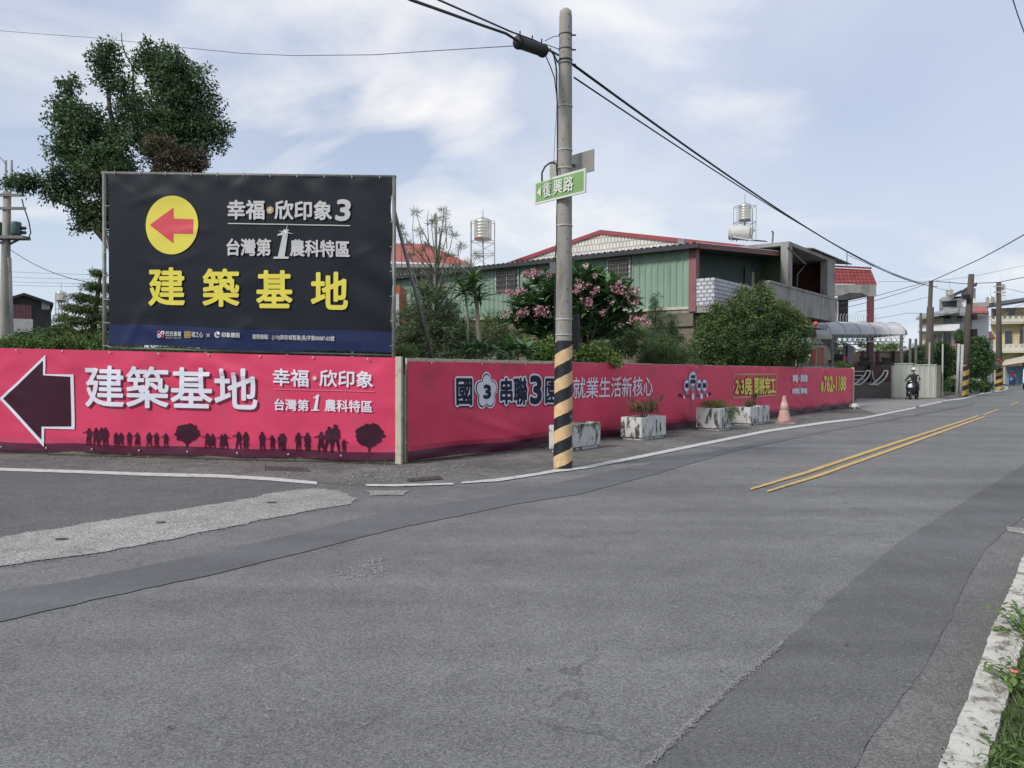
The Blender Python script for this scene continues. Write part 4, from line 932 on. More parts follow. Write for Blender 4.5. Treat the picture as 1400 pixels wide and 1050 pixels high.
# ------------------------------------------------------------------ planters along the fence
def planter(x0, xc, x1, ytop, ybot, label, yaw=0):
    g = G(xc, ybot)
    def solve(xe, d): r_ = (xe - 700) / 1050; return (r_ * g.y - g.x) / (d.x - r_ * d.y)
    dep = min(solve(x0, RF.v), .95); len_ = min(solve(x1, RF.u), 1.5); tall = (ybot - ytop) * g.y / 1050
    base = Vector((g.x, g.y, 0)) + RF.v * dep / 2 + RF.u * len_ / 2
    f = FR(base, (math.cos(math.atan2(U.y, U.x) + yaw), math.sin(math.atan2(U.y, U.x) + yaw)))
    t = thing('planter', label, 'planter', base, 'weathered concrete planters along the pink fence')
    h = tall; a, b = len_ / 2, dep / 2; mb = MB(); wl = .06
    bo = [(-a + .05, -b + .04), (a - .05, -b + .04), (a - .05, b - .04), (-a + .05, b - .04)]; o_ = [(-a, -b), (a, -b), (a, b), (-a, b)]; i_ = [(-a + wl, -b + wl), (a - wl, -b + wl), (a - wl, b - wl), (-a + wl, b - wl)]
    lv = [(bo, 0), (bo, .05), (o_, .07), (o_, h), (i_, h), (i_, h - .08)]; rr = random.Random(int(x0))
    vs = [f.pt(p, q, z) + Vector((rr.uniform(-.006, .006), rr.uniform(-.006, .006), rr.uniform(-.004, .004) if z > .1 else 0)) for lo, z in lv for p, q in lo]
    fs = [(4 * k + j, 4 * k + (j + 1) % 4, 4 * k + 4 + (j + 1) % 4, 4 * k + 4 + j) for k in range(5) for j in range(4)] + [(3, 2, 1, 0)]
    mb.add(vs, fs); mb.build('trough', m_planter, t)
    mb = MB(); mb.fbox(f, -a + wl, a - wl, -b + wl, b - wl, h - .14, h - .05); mb.build('soil', m_soil, t)
    return t, f, h
# ------------------------------------------------------------------ foliage
def leaf_cloud(cent, rad, per, ln, wd, rng, flat_=1.0, droop=0):
    n = len(cent) * per; c = np.repeat(cent, per, 0); r = np.repeat(rad, per)[:, None]
    d = rng.normal(size=(n, 3)); d /= np.linalg.norm(d, axis=1)[:, None]; d *= rng.random((n, 1)) ** .5; d[:, 2] *= flat_
    p = c + d * r
    a = rng.normal(size=(n, 3)); a += d * .9; a[:, 2] -= droop; a /= np.linalg.norm(a, axis=1)[:, None]
    b = rng.normal(size=(n, 3)); b -= (b * a).sum(1)[:, None] * a; b /= np.linalg.norm(b, axis=1)[:, None]
    L_ = (ln * rng.uniform(.6, 1.25, (n, 1))); W_ = wd * rng.uniform(.7, 1.2, (n, 1))
    v = np.stack([p, p + a * L_ * .45 + b * W_ * .5, p + a * L_, p + a * L_ * .45 - b * W_ * .5], 1).reshape(-1, 3)
    return v
def quads_mesh(name, v, m, parent, kind=None, shift=None):
    off = worldloc(parent) if parent is not None else Vector((0, 0, 0)); v = v - np.array(off); n = len(v) // 4
    me = bpy.data.meshes.new(name); me.vertices.add(len(v)); me.vertices.foreach_set('co', v.astype(np.float32).ravel()); me.loops.add(4 * n); me.loops.foreach_set('vertex_index', np.arange(4 * n, dtype=np.int32))
    me.polygons.add(n); me.polygons.foreach_set('loop_start', np.arange(n, dtype=np.int32) * 4)
    me.update(calc_edges=True); me.materials.append(m); o = bpy.data.objects.new(name, me); COL.objects.link(o); o.parent = parent
    if kind: o['kind'] = kind
    return o
def blob_centers(blobs, dens_, rng, Y, tw=.16, shell=.55):
    cs = []; 
    for b in blobs:
        x, y, rx, ry = b[:4]; dy = b[4] if len(b) > 4 else 0; q = P(x, y, Y + dy); k = (Y + dy) / 1050; RX, RZ = rx * k, ry * k; RY = b[5] if len(b) > 5 else (RX + RZ) / 2
        nn = max(3, int(dens_ * (RX * RZ * RY) ** (2 / 3)))
        d = rng.normal(size=(nn, 3)); d /= np.linalg.norm(d, axis=1)[:, None]; d *= (shell + (1 - shell) * rng.random((nn, 1))) * rng.uniform(.82, 1.08, (nn, 1))
        cs.append(np.array(q) + d * np.array([RX, RY, RZ]))
    return np.concatenate(cs)
def foliage(name, blobs, Y, m, parent, seed=1, dens_=60, per=40, tr=.18, ln=.08, wd=.03, flat_=.8, droop=0, shell=.5):
    dens_ *= 1.7; per = int(per * 1.25); wd *= 1.25
    rng = np.random.default_rng(seed); c = blob_centers(blobs, dens_, rng, Y, tr, shell); rad = tr * rng.uniform(.6, 1.3, len(c))
    return quads_mesh(name, leaf_cloud(c, rad, per, ln, wd, rng, flat_, droop), m, parent)
def limbs(name, paths, m, parent):
    mb = MB()
    for pts, r0, r1 in paths:
        k = len(pts); mb.tube(pts, [r0 + (r1 - r0) * i / (k - 1) for i in range(k)], 8)
    return mb.build(name, m, parent, smooth=True)
def blob_limbs(blobs, Y, root, fork, r0, m, parent, rt=.04):
    paths = []
    for b in blobs:
        q = P(b[0], b[1], Y + (b[4] if len(b) > 4 else 0)); mid = fork.lerp(q, .5) + Vector((0, 0, -.15 * (q - fork).length)); paths.append(([fork, mid, q], r0 * .5, rt))
    return limbs('limb', paths, m, parent)

# tall ficus behind the billboard
YT = 18.5
tree = thing('ficus_tree', 'tall dark green tree with an open crown rising behind the black billboard', 'tree', (P(175, 460, YT).x, YT, 0))
bl = [(215, 85, 38, 26), (240, 110, 48, 34), (262, 150, 44, 34, .3), (230, 160, 46, 40), (285, 180, 28, 26), (200, 190, 42, 34), (255, 195, 40, 28), (150, 72, 16, 14), (142, 92, 22, 24), (160, 118, 18, 20),
      (95, 118, 16, 12), (92, 145, 20, 16), (100, 165, 34, 26), (92, 200, 28, 26), (135, 180, 34, 30), (145, 215, 40, 34), (105, 240, 34, 28), (150, 250, 40, 36), (80, 262, 26, 18), (45, 250, 24, 12), (20, 252, 18, 10), (130, 285, 32, 24), (112, 298, 18, 18), (150, 300, 26, 20), (182, 150, 26, 20)]
foliage('crown', bl, YT, lf_ficus, tree, 3, 84, 50, .22, .090, .036, .9, .15, .3)
foliage('outer_twigs', [(b[0], b[1], b[2] * 1.12, b[3] * 1.14) + tuple(b[4:]) for b in bl], YT, lf_ficus, tree, 4, 26, 20, .17, .095, .034, .9, .2, .85)['kind'] = 'stuff'
tr0 = Vector((P(178, 400, YT).x, YT, 0)); fork = P(160, 345, YT)
limbs('trunk', [([tr0, P(185, 420, YT), P(172, 375, YT), fork], .26, .17), ([fork, P(140, 322, YT), P(120, 300, YT), P(100, 255, YT)], .13, .05), ([fork, P(162, 322, YT), P(150, 300, YT), P(140, 260, YT)], .10, .04), ([P(172, 375, YT), P(195, 300, YT), P(180, 235, YT), P(165, 215, YT)], .16, .08),
                ([P(190, 290, YT), P(215, 225, YT), P(235, 170, YT)], .12, .05), ([P(165, 215, YT), P(150, 150, YT), P(145, 90, YT)], .08, .03), ([P(235, 170, YT), P(260, 140, YT), P(285, 170, YT)], .05, .02), ([P(182, 92, YT), P(172, 75, YT), P(167, 60, YT), P(166, 45, YT)], .02, .01), ([P(195, 210, YT), P(182, 140, YT), P(182, 92, YT)], .04, .02)], m_bark, tree)
bt = thing('bush', 'brown dried round bush top just above the billboard frame', 'bush', (P(240, 460, 16).x, 16, 0))
foliage('crown', [(240, 215, 38, 24), (215, 195, 16, 14), (262, 222, 26, 18), (240, 245, 42, 22)], 16.5, lf_brown, bt, 5, 170, 36, .14, .07, .028, .9, .1, .4)
limbs('trunk', [([Vector((P(240, 460, 16.5).x, 16.5, 0)), P(242, 300, 16.5), P(240, 240, 16.5)], .10, .05)], m_bark, bt)

# layered podocarpus and hedge behind the left fence
Yp = 19
pt = thing('pine_tree', 'layered green pine with flat tiers left of the billboard', 'tree', (P(125, 460, Yp).x, Yp, 0))
bl = [(137, 374, 16, 5), (132, 392, 20, 6), (115, 408, 20, 7), (140, 412, 18, 7), (95, 420, 14, 4), (118, 424, 26, 6), (138, 432, 20, 8), (88, 436, 16, 5), (112, 440, 30, 7), (80, 450, 20, 6), (105, 456, 34, 7), (135, 455, 22, 10), (72, 462, 22, 6), (120, 468, 34, 7), (150, 395, 16, 7), (152, 440, 16, 22)]
foliage('crown', bl, Yp, lf_pine, pt, 7, 420, 36, .12, .09, .016, .5, -.2, .2)
limbs('trunk', [([Vector((P(128, 460, Yp).x, Yp, 0)), P(128, 440, Yp), P(134, 400, Yp), P(138, 372, Yp)], .10, .03)] + [([P(130, y + 6, Yp), P(x, y + 2, Yp)], .03, .01) for x, y in ((112, 424), (90, 437), (80, 451), (152, 410), (112, 408))], m_bark, pt)
Yh = 16
hg = thing('hedge', 'low clipped green hedge showing just above the left pink fence', 'hedge', (P(90, 470, Yh).x, Yh, 0))
foliage('crown', [(x, 476 + 5 * math.sin(x * .3), 22, 15) for x in range(-40, 175, 14)] + [(x, 492, 22, 16) for x in range(-40, 175, 22)], Yh, lf_mid, hg, 9, 330, 30, .10, .05, .024, .8, 0, .5)
limbs('stem', [([Vector((P(x, 470, Yh).x, Yh, 0)), P(x + 3, 486, Yh)], .02, .008) for x in range(-30, 170, 12)], m_bark, hg)
hg2 = thing('hedge', 'strip of bright green hedge showing between the billboard foot and the pink fence', 'hedge', (P(340, 470, 15.5).x, 15.5, 0))
foliage('crown', [(x, 487, 20, 17) for x in range(150, 560, 14)], 15.5, lf_mid, hg2, 10, 420, 26, .10, .045, .022, .8, 0, .5)
limbs('stem', [([Vector((P(x, 470, 15.5).x, 15.5, 0)), P(x + 3, 492, 15.5)], .02, .008) for x in range(180, 560, 14)], m_bark, hg2)

# araucaria sapling with sparse tufts, right of the billboard
Ya = 17.5
ar = thing('araucaria_tree', 'sparse grey green conifer with upright tufts right of the billboard', 'tree', (P(600, 480, Ya).x, Ya, 0))
r_ = random.Random(5); tips = [(568, 291), (607, 290), (590, 306), (603, 318), (594, 300), (612, 312), (572, 318), (620, 322), (552, 322), (547, 312), (584, 336), (600, 340), (608, 352), (618, 350), (575, 345), (630, 338), (560, 350), (595, 356), (640, 360), (655, 350), (648, 372), (585, 370), (565, 372), (610, 375), (625, 385), (578, 388), (600, 398), (560, 400), (635, 402), (590, 412), (572, 420), (615, 420), (606, 300), (558, 335), (626, 365)]
rng = np.random.default_rng(8); cs = np.array([list(P(x, y, Ya + r_.uniform(-.7, .7))) for x, y in tips]); 
v1 = leaf_cloud(cs, np.full(len(cs), .07), 60, .17, .012, rng, .6, -.35)
base_ = blob_centers([(575, 430, 40, 36), (610, 440, 45, 40), (560, 465, 36, 26), (630, 460, 45, 30), (590, 400, 32, 24), (600, 480, 60, 20)], 150, rng, Ya, .15, .1)
v2 = leaf_cloud(base_, np.full(len(base_), .16), 56, .13, .016, rng, .8, -.1)
quads_mesh('crown', np.concatenate([v1, v2]), lf_grey, ar)
pth = [([Vector((P(600, 480, Ya).x, Ya, 0)), P(598, 440, Ya), P(595, 380, Ya), P(596, 330, Ya), P(597, 292, Ya)], .07, .012)]
for (x, y), c in zip(tips, cs): pth.append(([P(597, min(470, y + 62), Ya), Vector(c) * .5 + P(597 * .4 + x * .6, y + 34, Ya) * .5, Vector(c) + Vector((0, 0, .06))], .016, .005))
for x, y, h in ((550, 330, 50), (578, 345, 62), (586, 300, 30), (611, 300, 40), (629, 345, 40), (566, 310, 40), (597, 300, 22)): pth.append(([P(x, y + h, Ya), P(x - 2, y, Ya), P(x, y - h * .45, Ya)], .010, .004))
limbs('trunk', pth, m_bark2, ar)

# big-leaf plants: each leaf its own part
def leaf_mesh(name, L_, W_, m, curve=.25, fold=.06):
    vs = []; n = 5
    for i in range(n + 1):
        e = i / n; wv = W_ * math.sin(math.pi * min(1, .08 + e * .92)) ** .8 * (1 - .25 * e); x = L_ * e; z = -curve * L_ * e * e
        vs += [(x, -wv / 2, z + fold * wv), (x, 0, z - fold * wv), (x, wv / 2, z + fold * wv)]
    fs = [(3 * i + k, 3 * i + 3 + k, 3 * i + 4 + k, 3 * i + 1 + k) for i in range(n) for k in (0, 1)]
    me = bpy.data.meshes.new(name); me.from_pydata(vs, [], fs); me.materials.append(m); me.polygons.foreach_set('use_smooth', [True] * len(fs)); return me
def rosettes(parent, tips, mesh_list, rnd, nl=14, lim=300, scale=1.0, up=.35, stuff_m=None, name='leaf'):
    off = worldloc(parent); k = 0; extra = []
    for p in tips:
        a0 = rnd.random() * 6
        for i in range(nl):
            az = a0 + i * 2.399; el = up + .9 * (i / nl) - .35 + rnd.uniform(-.15, .15)
            Mx = Matrix.Translation(Vector(p) - off + Vector((0, 0, .03 * i / nl))) @ Matrix.Rotation(az, 4, 'Z') @ Matrix.Rotation(-el, 4, 'Y') @ Matrix.Rotation(rnd.uniform(-.3, .3), 4, 'X') @ Matrix.Scale(scale * rnd.uniform(.75, 1.15), 4)
            me = rnd.choice(mesh_list)
            if k < lim:
                o = bpy.data.objects.new(name, me); COL.objects.link(o); o.parent = parent; o.matrix_local = Mx; k += 1
            else: extra.append((me, Mx))
    if extra:
        mb = MB()
        for me, Mx in extra: mb.add([Mx @ v.co + off for v in me.vertices], [tuple(p.vertices) for p in me.polygons])
        mb.build('foliage', stuff_m, parent, smooth=True, kind='stuff')
lp_ = [leaf_mesh('plumeria_leaf', .34, .095, lf_plum, .25), leaf_mesh('plumeria_leaf', .30, .085, lf_plum, .45)]
lf_yuc = mat('leaf_yucca', (.085, .165, .05), .5, .2, 2, 0, island=.4, trans=.2)
ly_ = [leaf_mesh('strap_leaf', .40, .055, lf_yuc, .3), leaf_mesh('strap_leaf', .36, .05, lf_yuc, .6)]
rnd = random.Random(21)
Yd = 15.6
dr_ = thing('dracaena', 'green dracaena with a rosette of leaves on a bare trunk right of the billboard', 'plant', (P(650, 480, Yd).x, Yd, 0))
limbs('trunk', [([Vector((P(656, 480, Yd).x, Yd, 0)), P(655, 460, Yd), P(652, 420, Yd), P(648, 392, Yd)], .055, .035), ([P(641, 485, Yd), P(640, 440, Yd), P(636, 400, Yd)], .03, .02)], m_bark2, dr_)
rosettes(dr_, [P(645, 390, Yd), P(650, 402, Yd + .1), P(640, 398, Yd), P(655, 412, Yd), P(634, 402, Yd), P(646, 382, Yd)], ly_, rnd, 22, 300, 1.1, .5)
for cx, cy, lab, s_ in ((700, 478, 'low broad leaved plumeria shoot hanging over the top of the dark pink fence', 1.3), (655, 476, 'low broad leaved plumeria shoot behind the cream fence panels', 1.15)):
    Yq = 15.35 if cx == 700 else 14.55
    q = thing('plumeria_shoot', lab, 'plant', (P(cx, 480, Yq).x, Yq, 0))
    limbs('stem', [([Vector((P(cx, 480, Yq).x, Yq, 0)), P(cx, 500, Yq), P(cx, cy, Yq)], .04, .03)], m_bark2, q)
    rosettes(q, [P(cx, cy, Yq), P(cx - 14, cy + 4, Yq), P(cx + 16, cy + 4, Yq + .1)], lp_, rnd, 18, 300, s_, .35)
# plumeria tree with pink flowers
Yf = 19.0
pf = thing('plumeria_tree', 'broad plumeria tree full of pink and white flowers behind the pole', 'tree', (P(790, 480, Yf).x, Yf, 0))
tips = []; rb = random.Random(33)
for i in range(270):
    a = rb.random() * 2 * math.pi; r0 = rb.random() ** .55
    x = 786 + 88 * r0 * math.cos(a); y = 422 + (54 if math.sin(a) < 0 else 44) * r0 * math.sin(a) + abs(x - 786) * .12
    tips.append(P(x, y, Yf + rb.uniform(-1.1, 1.0)))
rosettes(pf, tips, lp_, rb, 15, 300, 1.2, .45, lf_plum)
fk = P(790, 490, Yf)
limbs('trunk', [([Vector((fk.x, Yf, 0)), P(792, 500, Yf), P(800, 470, Yf)], .10, .08)] + [([P(798, 478, Yf), P(798, 470, Yf).lerp(t_, .5) + Vector((0, 0, -.2)), t_], .05, .02) for t_ in tips[::4]], m_bark2, pf)
fl = [(728, 373, 14, 4), (722, 377, 8, 4), (697, 400, 9, 4), (710, 398, 9, 5), (712, 427, 9, 8), (738, 425, 9, 8), (744, 430, 6, 4), (750, 375, 7, 4), (794, 390, 8, 7), (816, 394, 5, 5), (813, 378, 4, 3), (805, 414, 9, 9), (844, 392, 8, 7), (858, 400, 7, 5), (871, 396, 4, 6), (868, 413, 6, 6), (824, 427, 4, 4), (868, 436, 8, 5), (883, 438, 5, 7), (838, 413, 3, 2), (801, 363, 4, 3), (694, 427, 5, 3), (812, 401, 4, 3), (787, 398, 3, 3)]
for i, (x, y, rx, ry) in enumerate(fl):
    rg_ = np.random.default_rng(100 + i); k = max(6, int(rx * ry * .35)); c = np.array([list(P(x + rg_.normal() * rx * .5, y + rg_.normal() * ry * .5, Yf - 1.15 - rg_.random() * .2)) for _ in range(k)])
    for mm, kk in ((m_petal, 4), (m_petalw, 4)):
        o = quads_mesh('flower_cluster', leaf_cloud(c, np.full(len(c), .03), kk, .055, .040, rg_), mm, pf)
# cypresses and shrubs
def simple_tree(name, label, cat, blobs, Y, m, seed, dens_=200, per=36, tr=.13, ln=.06, wd=.025, flat_=.9, droop=0, shell=.5, trunk=None, tm=None, extra=None, group=None):
    cx = sum(b[0] for b in blobs) / len(blobs) if trunk is None else trunk
    t = thing(name, label, cat, (P(cx, 480, Y).x, Y, 0), group); foliage('crown', blobs, Y, m, t, seed, dens_, per, tr, ln, wd, flat_, droop, shell)
    topb = min(blobs, key=lambda b: b[1]); b0 = Vector((P(cx, 480, Y).x, Y, 0)); tp_ = P(topb[0], topb[1], Y)
    hgt = tp_.z; paths = [([b0, b0.lerp(tp_, .5), tp_], max(.03, .02 * hgt), .012)]
    for b in blobs[::2]:
        q = P(b[0], b[1], Y + (b[4] if len(b) > 4 else 0)); paths.append(([b0.lerp(tp_, .35), b0.lerp(tp_, .35).lerp(q, .6) - Vector((0, 0, .1)), q], .03, .01))
    limbs('trunk', paths, tm or m_bark, t)
    if extra:
        for (nm, bls, mm, dd, pp) in extra: foliage(nm, bls, Y - .05, mm, t, seed + 50, dd, pp, tr * .8, ln, wd, flat_, 0, .8)['kind'] = 'stuff'
    return t
simple_tree('cypress_tree', 'dark conical cypress just right of the flowering plumeria', 'tree', [(896, 412, 7, 12), (895, 430, 13, 16), (897, 450, 18, 18), (895, 472, 22, 18), (897, 492, 22, 12)], 24, lf_dark, 31, 200, 30, .13, .06, .015, 1, -.6, .5)
simple_tree('cypress_tree', 'shorter dark cypress in front of the brown ground floor wall', 'tree', [(918, 436, 7, 10), (920, 450, 11, 14), (924, 468, 15, 16), (925, 488, 18, 12)], 24.5, lf_dark, 32, 200, 30, .13, .06, .015, 1, -.6, .5)
simple_tree('bush', 'pale olive feathery bush behind the fence left of the big round tree', 'bush', [(905, 478, 28, 14), (890, 490, 24, 12), (925, 486, 24, 14), (912, 466, 14, 9), (878, 496, 16, 8), (940, 492, 20, 12)], 21.5, lf_olive, 33, 190, 34, .15, .075, .014)
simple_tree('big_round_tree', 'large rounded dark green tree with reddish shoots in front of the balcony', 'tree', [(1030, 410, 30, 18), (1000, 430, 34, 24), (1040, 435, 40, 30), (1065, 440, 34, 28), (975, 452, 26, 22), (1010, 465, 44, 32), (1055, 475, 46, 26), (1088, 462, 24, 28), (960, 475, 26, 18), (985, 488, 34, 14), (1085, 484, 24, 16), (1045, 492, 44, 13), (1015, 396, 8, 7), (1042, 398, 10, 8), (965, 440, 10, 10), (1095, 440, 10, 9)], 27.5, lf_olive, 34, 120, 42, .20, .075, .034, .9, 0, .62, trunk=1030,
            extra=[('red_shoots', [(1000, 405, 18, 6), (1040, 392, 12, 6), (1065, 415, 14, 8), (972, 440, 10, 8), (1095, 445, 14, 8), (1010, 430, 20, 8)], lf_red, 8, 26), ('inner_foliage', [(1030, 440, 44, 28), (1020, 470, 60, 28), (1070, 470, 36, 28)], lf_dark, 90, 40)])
simple_tree('shrub', 'pale feathery shrub carrying the fence end beside the round tree', 'bush', [(1085, 440, 18, 14), (1096, 458, 16, 20), (1100, 480, 14, 18), (1090, 425, 8, 8)], 30, lf_olive, 35, 60, 26, .2, .08, .022)
simple_tree('bush', 'bright green leafy bush behind the fence right of the near pole', 'bush', [(730, 478, 22, 14), (752, 474, 20, 16), (790, 486, 16, 12), (815, 482, 22, 14), (745, 492, 30, 10), (840, 488, 16, 12)], 17.5, lf_bright, 36, 170, 30, .13, .07, .035)
simple_tree('bush', 'dark tangle of shrubs behind the cream topped fence', 'bush', [(560, 478, 26, 18), (590, 484, 26, 14), (620, 480, 24, 16), (655, 484, 24, 14), (676, 470, 16, 14), (545, 460, 12, 20), (570, 440, 22, 24), (600, 450, 26, 24), (625, 455, 20, 22), (690, 492, 16, 8)], 18.2, lf_grey, 37, 190, 30, .13, .07, .02)
simple_tree('shrub', 'grey green shrub under the flowering plumeria canopy', 'bush', [(700, 468, 24, 22), (675, 450, 22, 24), (650, 470, 26, 20), (852, 472, 24, 22), (870, 462, 22, 24), (760, 478, 30, 16), (810, 480, 40, 14)], 21, lf_mid, 38, 200, 30, .15, .08, .02)
simple_tree('shrub', 'small shrub with red leaves above the far end of the fence', 'bush', [(1152, 498, 12, 5), (1140, 500, 8, 4), (1162, 500, 8, 4)], 38, lf_mid, 39, 100, 24, .12, .06, .03, extra=[('red_leaves', [(1157, 492, 6, 3)], mat('leaf_crimson', (.35, .03, .05), .6, .2, 3, 0, island=.3), 60, 24)])

# ------------------------------------------------------------------ the green shed and the concrete house
O = P(947, 480, 29.5); SH = FR((O.x, O.y), (U.x, U.y)); LW = FR((O.x, O.y), (-SH.v.x, -SH.v.y))  # LW runs from corner towards... left wall reversed
LWs = FR((SH.pt(0, 22, 0).x, SH.pt(0, 22, 0).y), (-SH.v.x, -SH.v.y))      # left wall plane, t=22 at the corner, s behind = +u
zfl = LWs.hit(945, 419)[1]; zev = LWs.hit(945, 336)[1]
house = thing('shed_house', 'two storey house clad in green corrugated sheet with a brick gable', 'house', SH.pt(3, 8, 0))
zE = zev + .03
zR = lambda t: zE + (SHH - zE) * t / 10.2
tg = SH.hit(1073, 345, 0)[0]; SHH = SH.hit(1073, 346, 0)[1]
zR = lambda t: zE + (SHH - zE) * t / tg
mb = MB(); corr(mb, LWs, 0, 22 - .15, 0, zfl, zev + .03, .27, .035); mb.build('wall', m_green, house)
mb = MB(); mb.fbox(LWs, 0, 22, -.05, .1, zfl - .10, zfl - .0); mb.build('sill_strip', m_cream, house)
mb = MB(); mb.fbox(LWs, 21.84, 22.14, -.06, .24, zfl - .2, zev + .05); mb.build('pillar', m_rust, house)
mb = MB(); mb.fbox(LWs, 21.5, 21.74, -.30, -.08, zev - .02, zev + .25); mb.build('gutter_box', m_roofgrey, house)
# ground floor
mb = MB(); mb.fbox(LWs, 0, 22, .12, .4, 0, zfl - .12); mb.build('ground_wall', m_beton_d, house)
mb = MB(); mb.fbox(LWs, 20.0, 22, .02, .12, zfl - .75, zfl - .12); mb.build('beam', m_beton_d, house)
for ta, tb_ in ((19.9, 21.3), (16, 18)):
    mb = MB(); mb.fbox(LWs, ta, tb_, .08, .12, .9, zfl - .85); mb.build('opening', m_dark, house)
# windows with grilles
for xa, xb, ya, yb in ((680, 709, 371, 398), (833, 861, 357, 381)):
    ta, z1 = LWs.hit(xa, ya); tb_, _ = LWs.hit(xb, ya); _, z0 = LWs.hit(xa, yb)
    mb = MB(); mb.fbox(LWs, ta, tb_, -.05, -.02, z0, z1); wn = mb.build('window', m_glass, house)
    mb = MB(); fw = .07
    mb.fbox(LWs, ta - fw, tb_ + fw, -.09, -.03, z1, z1 + fw); mb.fbox(LWs, ta - fw, tb_ + fw, -.09, -.03, z0 - fw, z0); mb.fbox(LWs, ta - fw, ta, -.09, -.03, z0, z1); mb.fbox(LWs, tb_, tb_ + fw, -.09, -.03, z0, z1); mb.fbox(LWs, (ta + tb_) / 2 - .03, (ta + tb_) / 2 + .03, -.085, -.04, z0, z1)
    mb.build('frame', m_frame, wn)
    mb = MB(); k = 8
    for i in range(1, k): t_ = ta + (tb_ - ta) * i / k; mb.fbox(LWs, t_ - .012, t_ + .012, -.15, -.13, z0 - .05, z1 + .05)
    for i in range(5): z_ = z0 + (z1 - z0) * i / 4; mb.fbox(LWs, ta - .05, tb_ + .05, -.16, -.13, z_ - .012, z_ + .012)
    mb.build('grille', m_beton_d, wn)
# lean-to roof (corrugated, dark edge)
mb = MB(); vs = []; s = -.35; ns = 0
while s < 23:
    for a, h in ((0, 0), (.07, .04), (.15, .04), (.22, 0)):
        q = s + a; vs += [SH.pt(-.45, q, zE - .03 + h), SH.pt(tg + .1, q, zR(tg) + h)]; ns += 1
    s += .28
mb.add(vs, [(2 * i, 2 * i + 1, 2 * i + 3, 2 * i + 2) for i in range(ns - 1)]); mb.build('roof', m_roofgrey, house)
mb = MB(); mb.fbox(SH, -.47, -.36, -.4, 23, zE - .20, zE - .035); mb.build('eave_trim', m_roofblk, house)
mb = MB(); mb.hexa([SH.pt(-.4, -.42, zE - .22), SH.pt(tg, -.42, zR(tg) - .24), SH.pt(tg, -.36, zR(tg) - .24), SH.pt(-.4, -.36, zE - .22), SH.pt(-.4, -.42, zE - .06), SH.pt(tg, -.42, zR(tg) - .04), SH.pt(tg, -.36, zR(tg) - .04), SH.pt(-.4, -.36, zE - .06)]); mb.build('rake_trim', m_dred, house)
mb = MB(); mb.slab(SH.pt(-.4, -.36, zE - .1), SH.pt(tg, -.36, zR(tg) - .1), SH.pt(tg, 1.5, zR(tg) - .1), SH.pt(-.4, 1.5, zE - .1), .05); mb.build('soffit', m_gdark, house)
# recessed balcony wall
tr_, _ = SH.hit(1046, 380, 1.1)
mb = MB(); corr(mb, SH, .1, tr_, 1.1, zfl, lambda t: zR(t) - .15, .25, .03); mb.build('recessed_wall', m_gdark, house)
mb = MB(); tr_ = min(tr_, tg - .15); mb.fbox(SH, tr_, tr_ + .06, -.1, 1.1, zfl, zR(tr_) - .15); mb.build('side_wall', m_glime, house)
ta, z1 = SH.hit(1019, 366, 1.0); tb_, z0 = SH.hit(1030, 392, 1.0)
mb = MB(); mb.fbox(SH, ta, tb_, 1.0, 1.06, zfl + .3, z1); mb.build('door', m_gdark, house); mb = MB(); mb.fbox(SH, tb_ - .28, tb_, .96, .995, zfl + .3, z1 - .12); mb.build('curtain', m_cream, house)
m_tile = brick('white_wall_tile', (.60, .62, .66), (.50, .52, .57), (.24, .25, .28), .24, .15, .03)
so = -.86
zp = SH.hit(975, 379, so)[1]; tcc = 0.02
tk, _ = SH.hit(1050, 395, so)
mb = MB(); mb.fbox(SH, -.02, .12, so, 0.02, zfl - .02, zp); mb.fbox(SH, .12, tk, so, so + .12, zfl - .02, zp)
mb.build('tiled_parapet', m_tile, house, uv=lambda p: ((p - SH.o).dot(SH.u) + (p - SH.o).dot(SH.v), p.z))
mb = MB(); mb.fbox(SH, -.0, tk + 9, so + .02, 1.1, zfl - .25, zfl - .03); mb.build('balcony_slab', m_beton, house)
# brick gable behind and above the lean-to
GW = FR((SH.pt(tg, 24, 0).x, SH.pt(tg, 24, 0).y), (-SH.v.x, -SH.v.y))
g0 = GW.hit(705, 357); gp = GW.hit(822, 316); g1 = GW.hit(1074, 343)
dg0 = (gp[0] - g0[0])
m_gab = brick('gable_brick', (.66, .64, .60), (.58, .56, .52), (.34, .32, .30), .22, .34, .03)
gl = gp[0] - (g1[0] - gp[0]) ; zl = gp[1] + (g0[1] - gp[1]) / (gp[0] - g0[0]) * (gp[0] - gl)
mb = MB(); pl = [(gl, zR(tg) - .3), (g1[0], zR(tg) - .5), (g1[0], g1[1] - .12), (gp[0], gp[1] - .12), (gl, zl - .12)]
mb.prism(pl, lambda a, b, d: GW.pt(a, d, b), 0, .2); mb.build('gable_wall', m_gab, house, uv=lambda p: ((p - GW.o).dot(GW.u), p.z))
for a, b in (((gl, zl), gp), (gp, g1)):
    mb = MB(); mb.hexa([GW.pt(a[0], -.12, a[1] - .16), GW.pt(b[0], -.12, b[1] - .16), GW.pt(b[0], .0, b[1] - .16), GW.pt(a[0], .0, a[1] - .16), GW.pt(a[0], -.12, a[1] + .06), GW.pt(b[0], -.12, b[1] + .06), GW.pt(b[0], .0, b[1] + .06), GW.pt(a[0], .0, a[1] + .06)]); mb.build('gable_trim', mat('gable_red', (.28, .045, .050), .5, .1, 2, .1, 30), house)
    mb = MB(); mb.slab(GW.pt(a[0], 0, a[1] + .05), GW.pt(b[0], 0, b[1] + .05), GW.pt(b[0], 7, b[1] + .05), GW.pt(a[0], 7, a[1] + .05), .08); mb.build('roof', m_roofgrey, house)
mb = MB(); mb.fbox(SH, tg + .2, tg + 6.8, 3.6, 21, 0, g1[1] - .3); mb.build('rear_walls', m_beton, house)

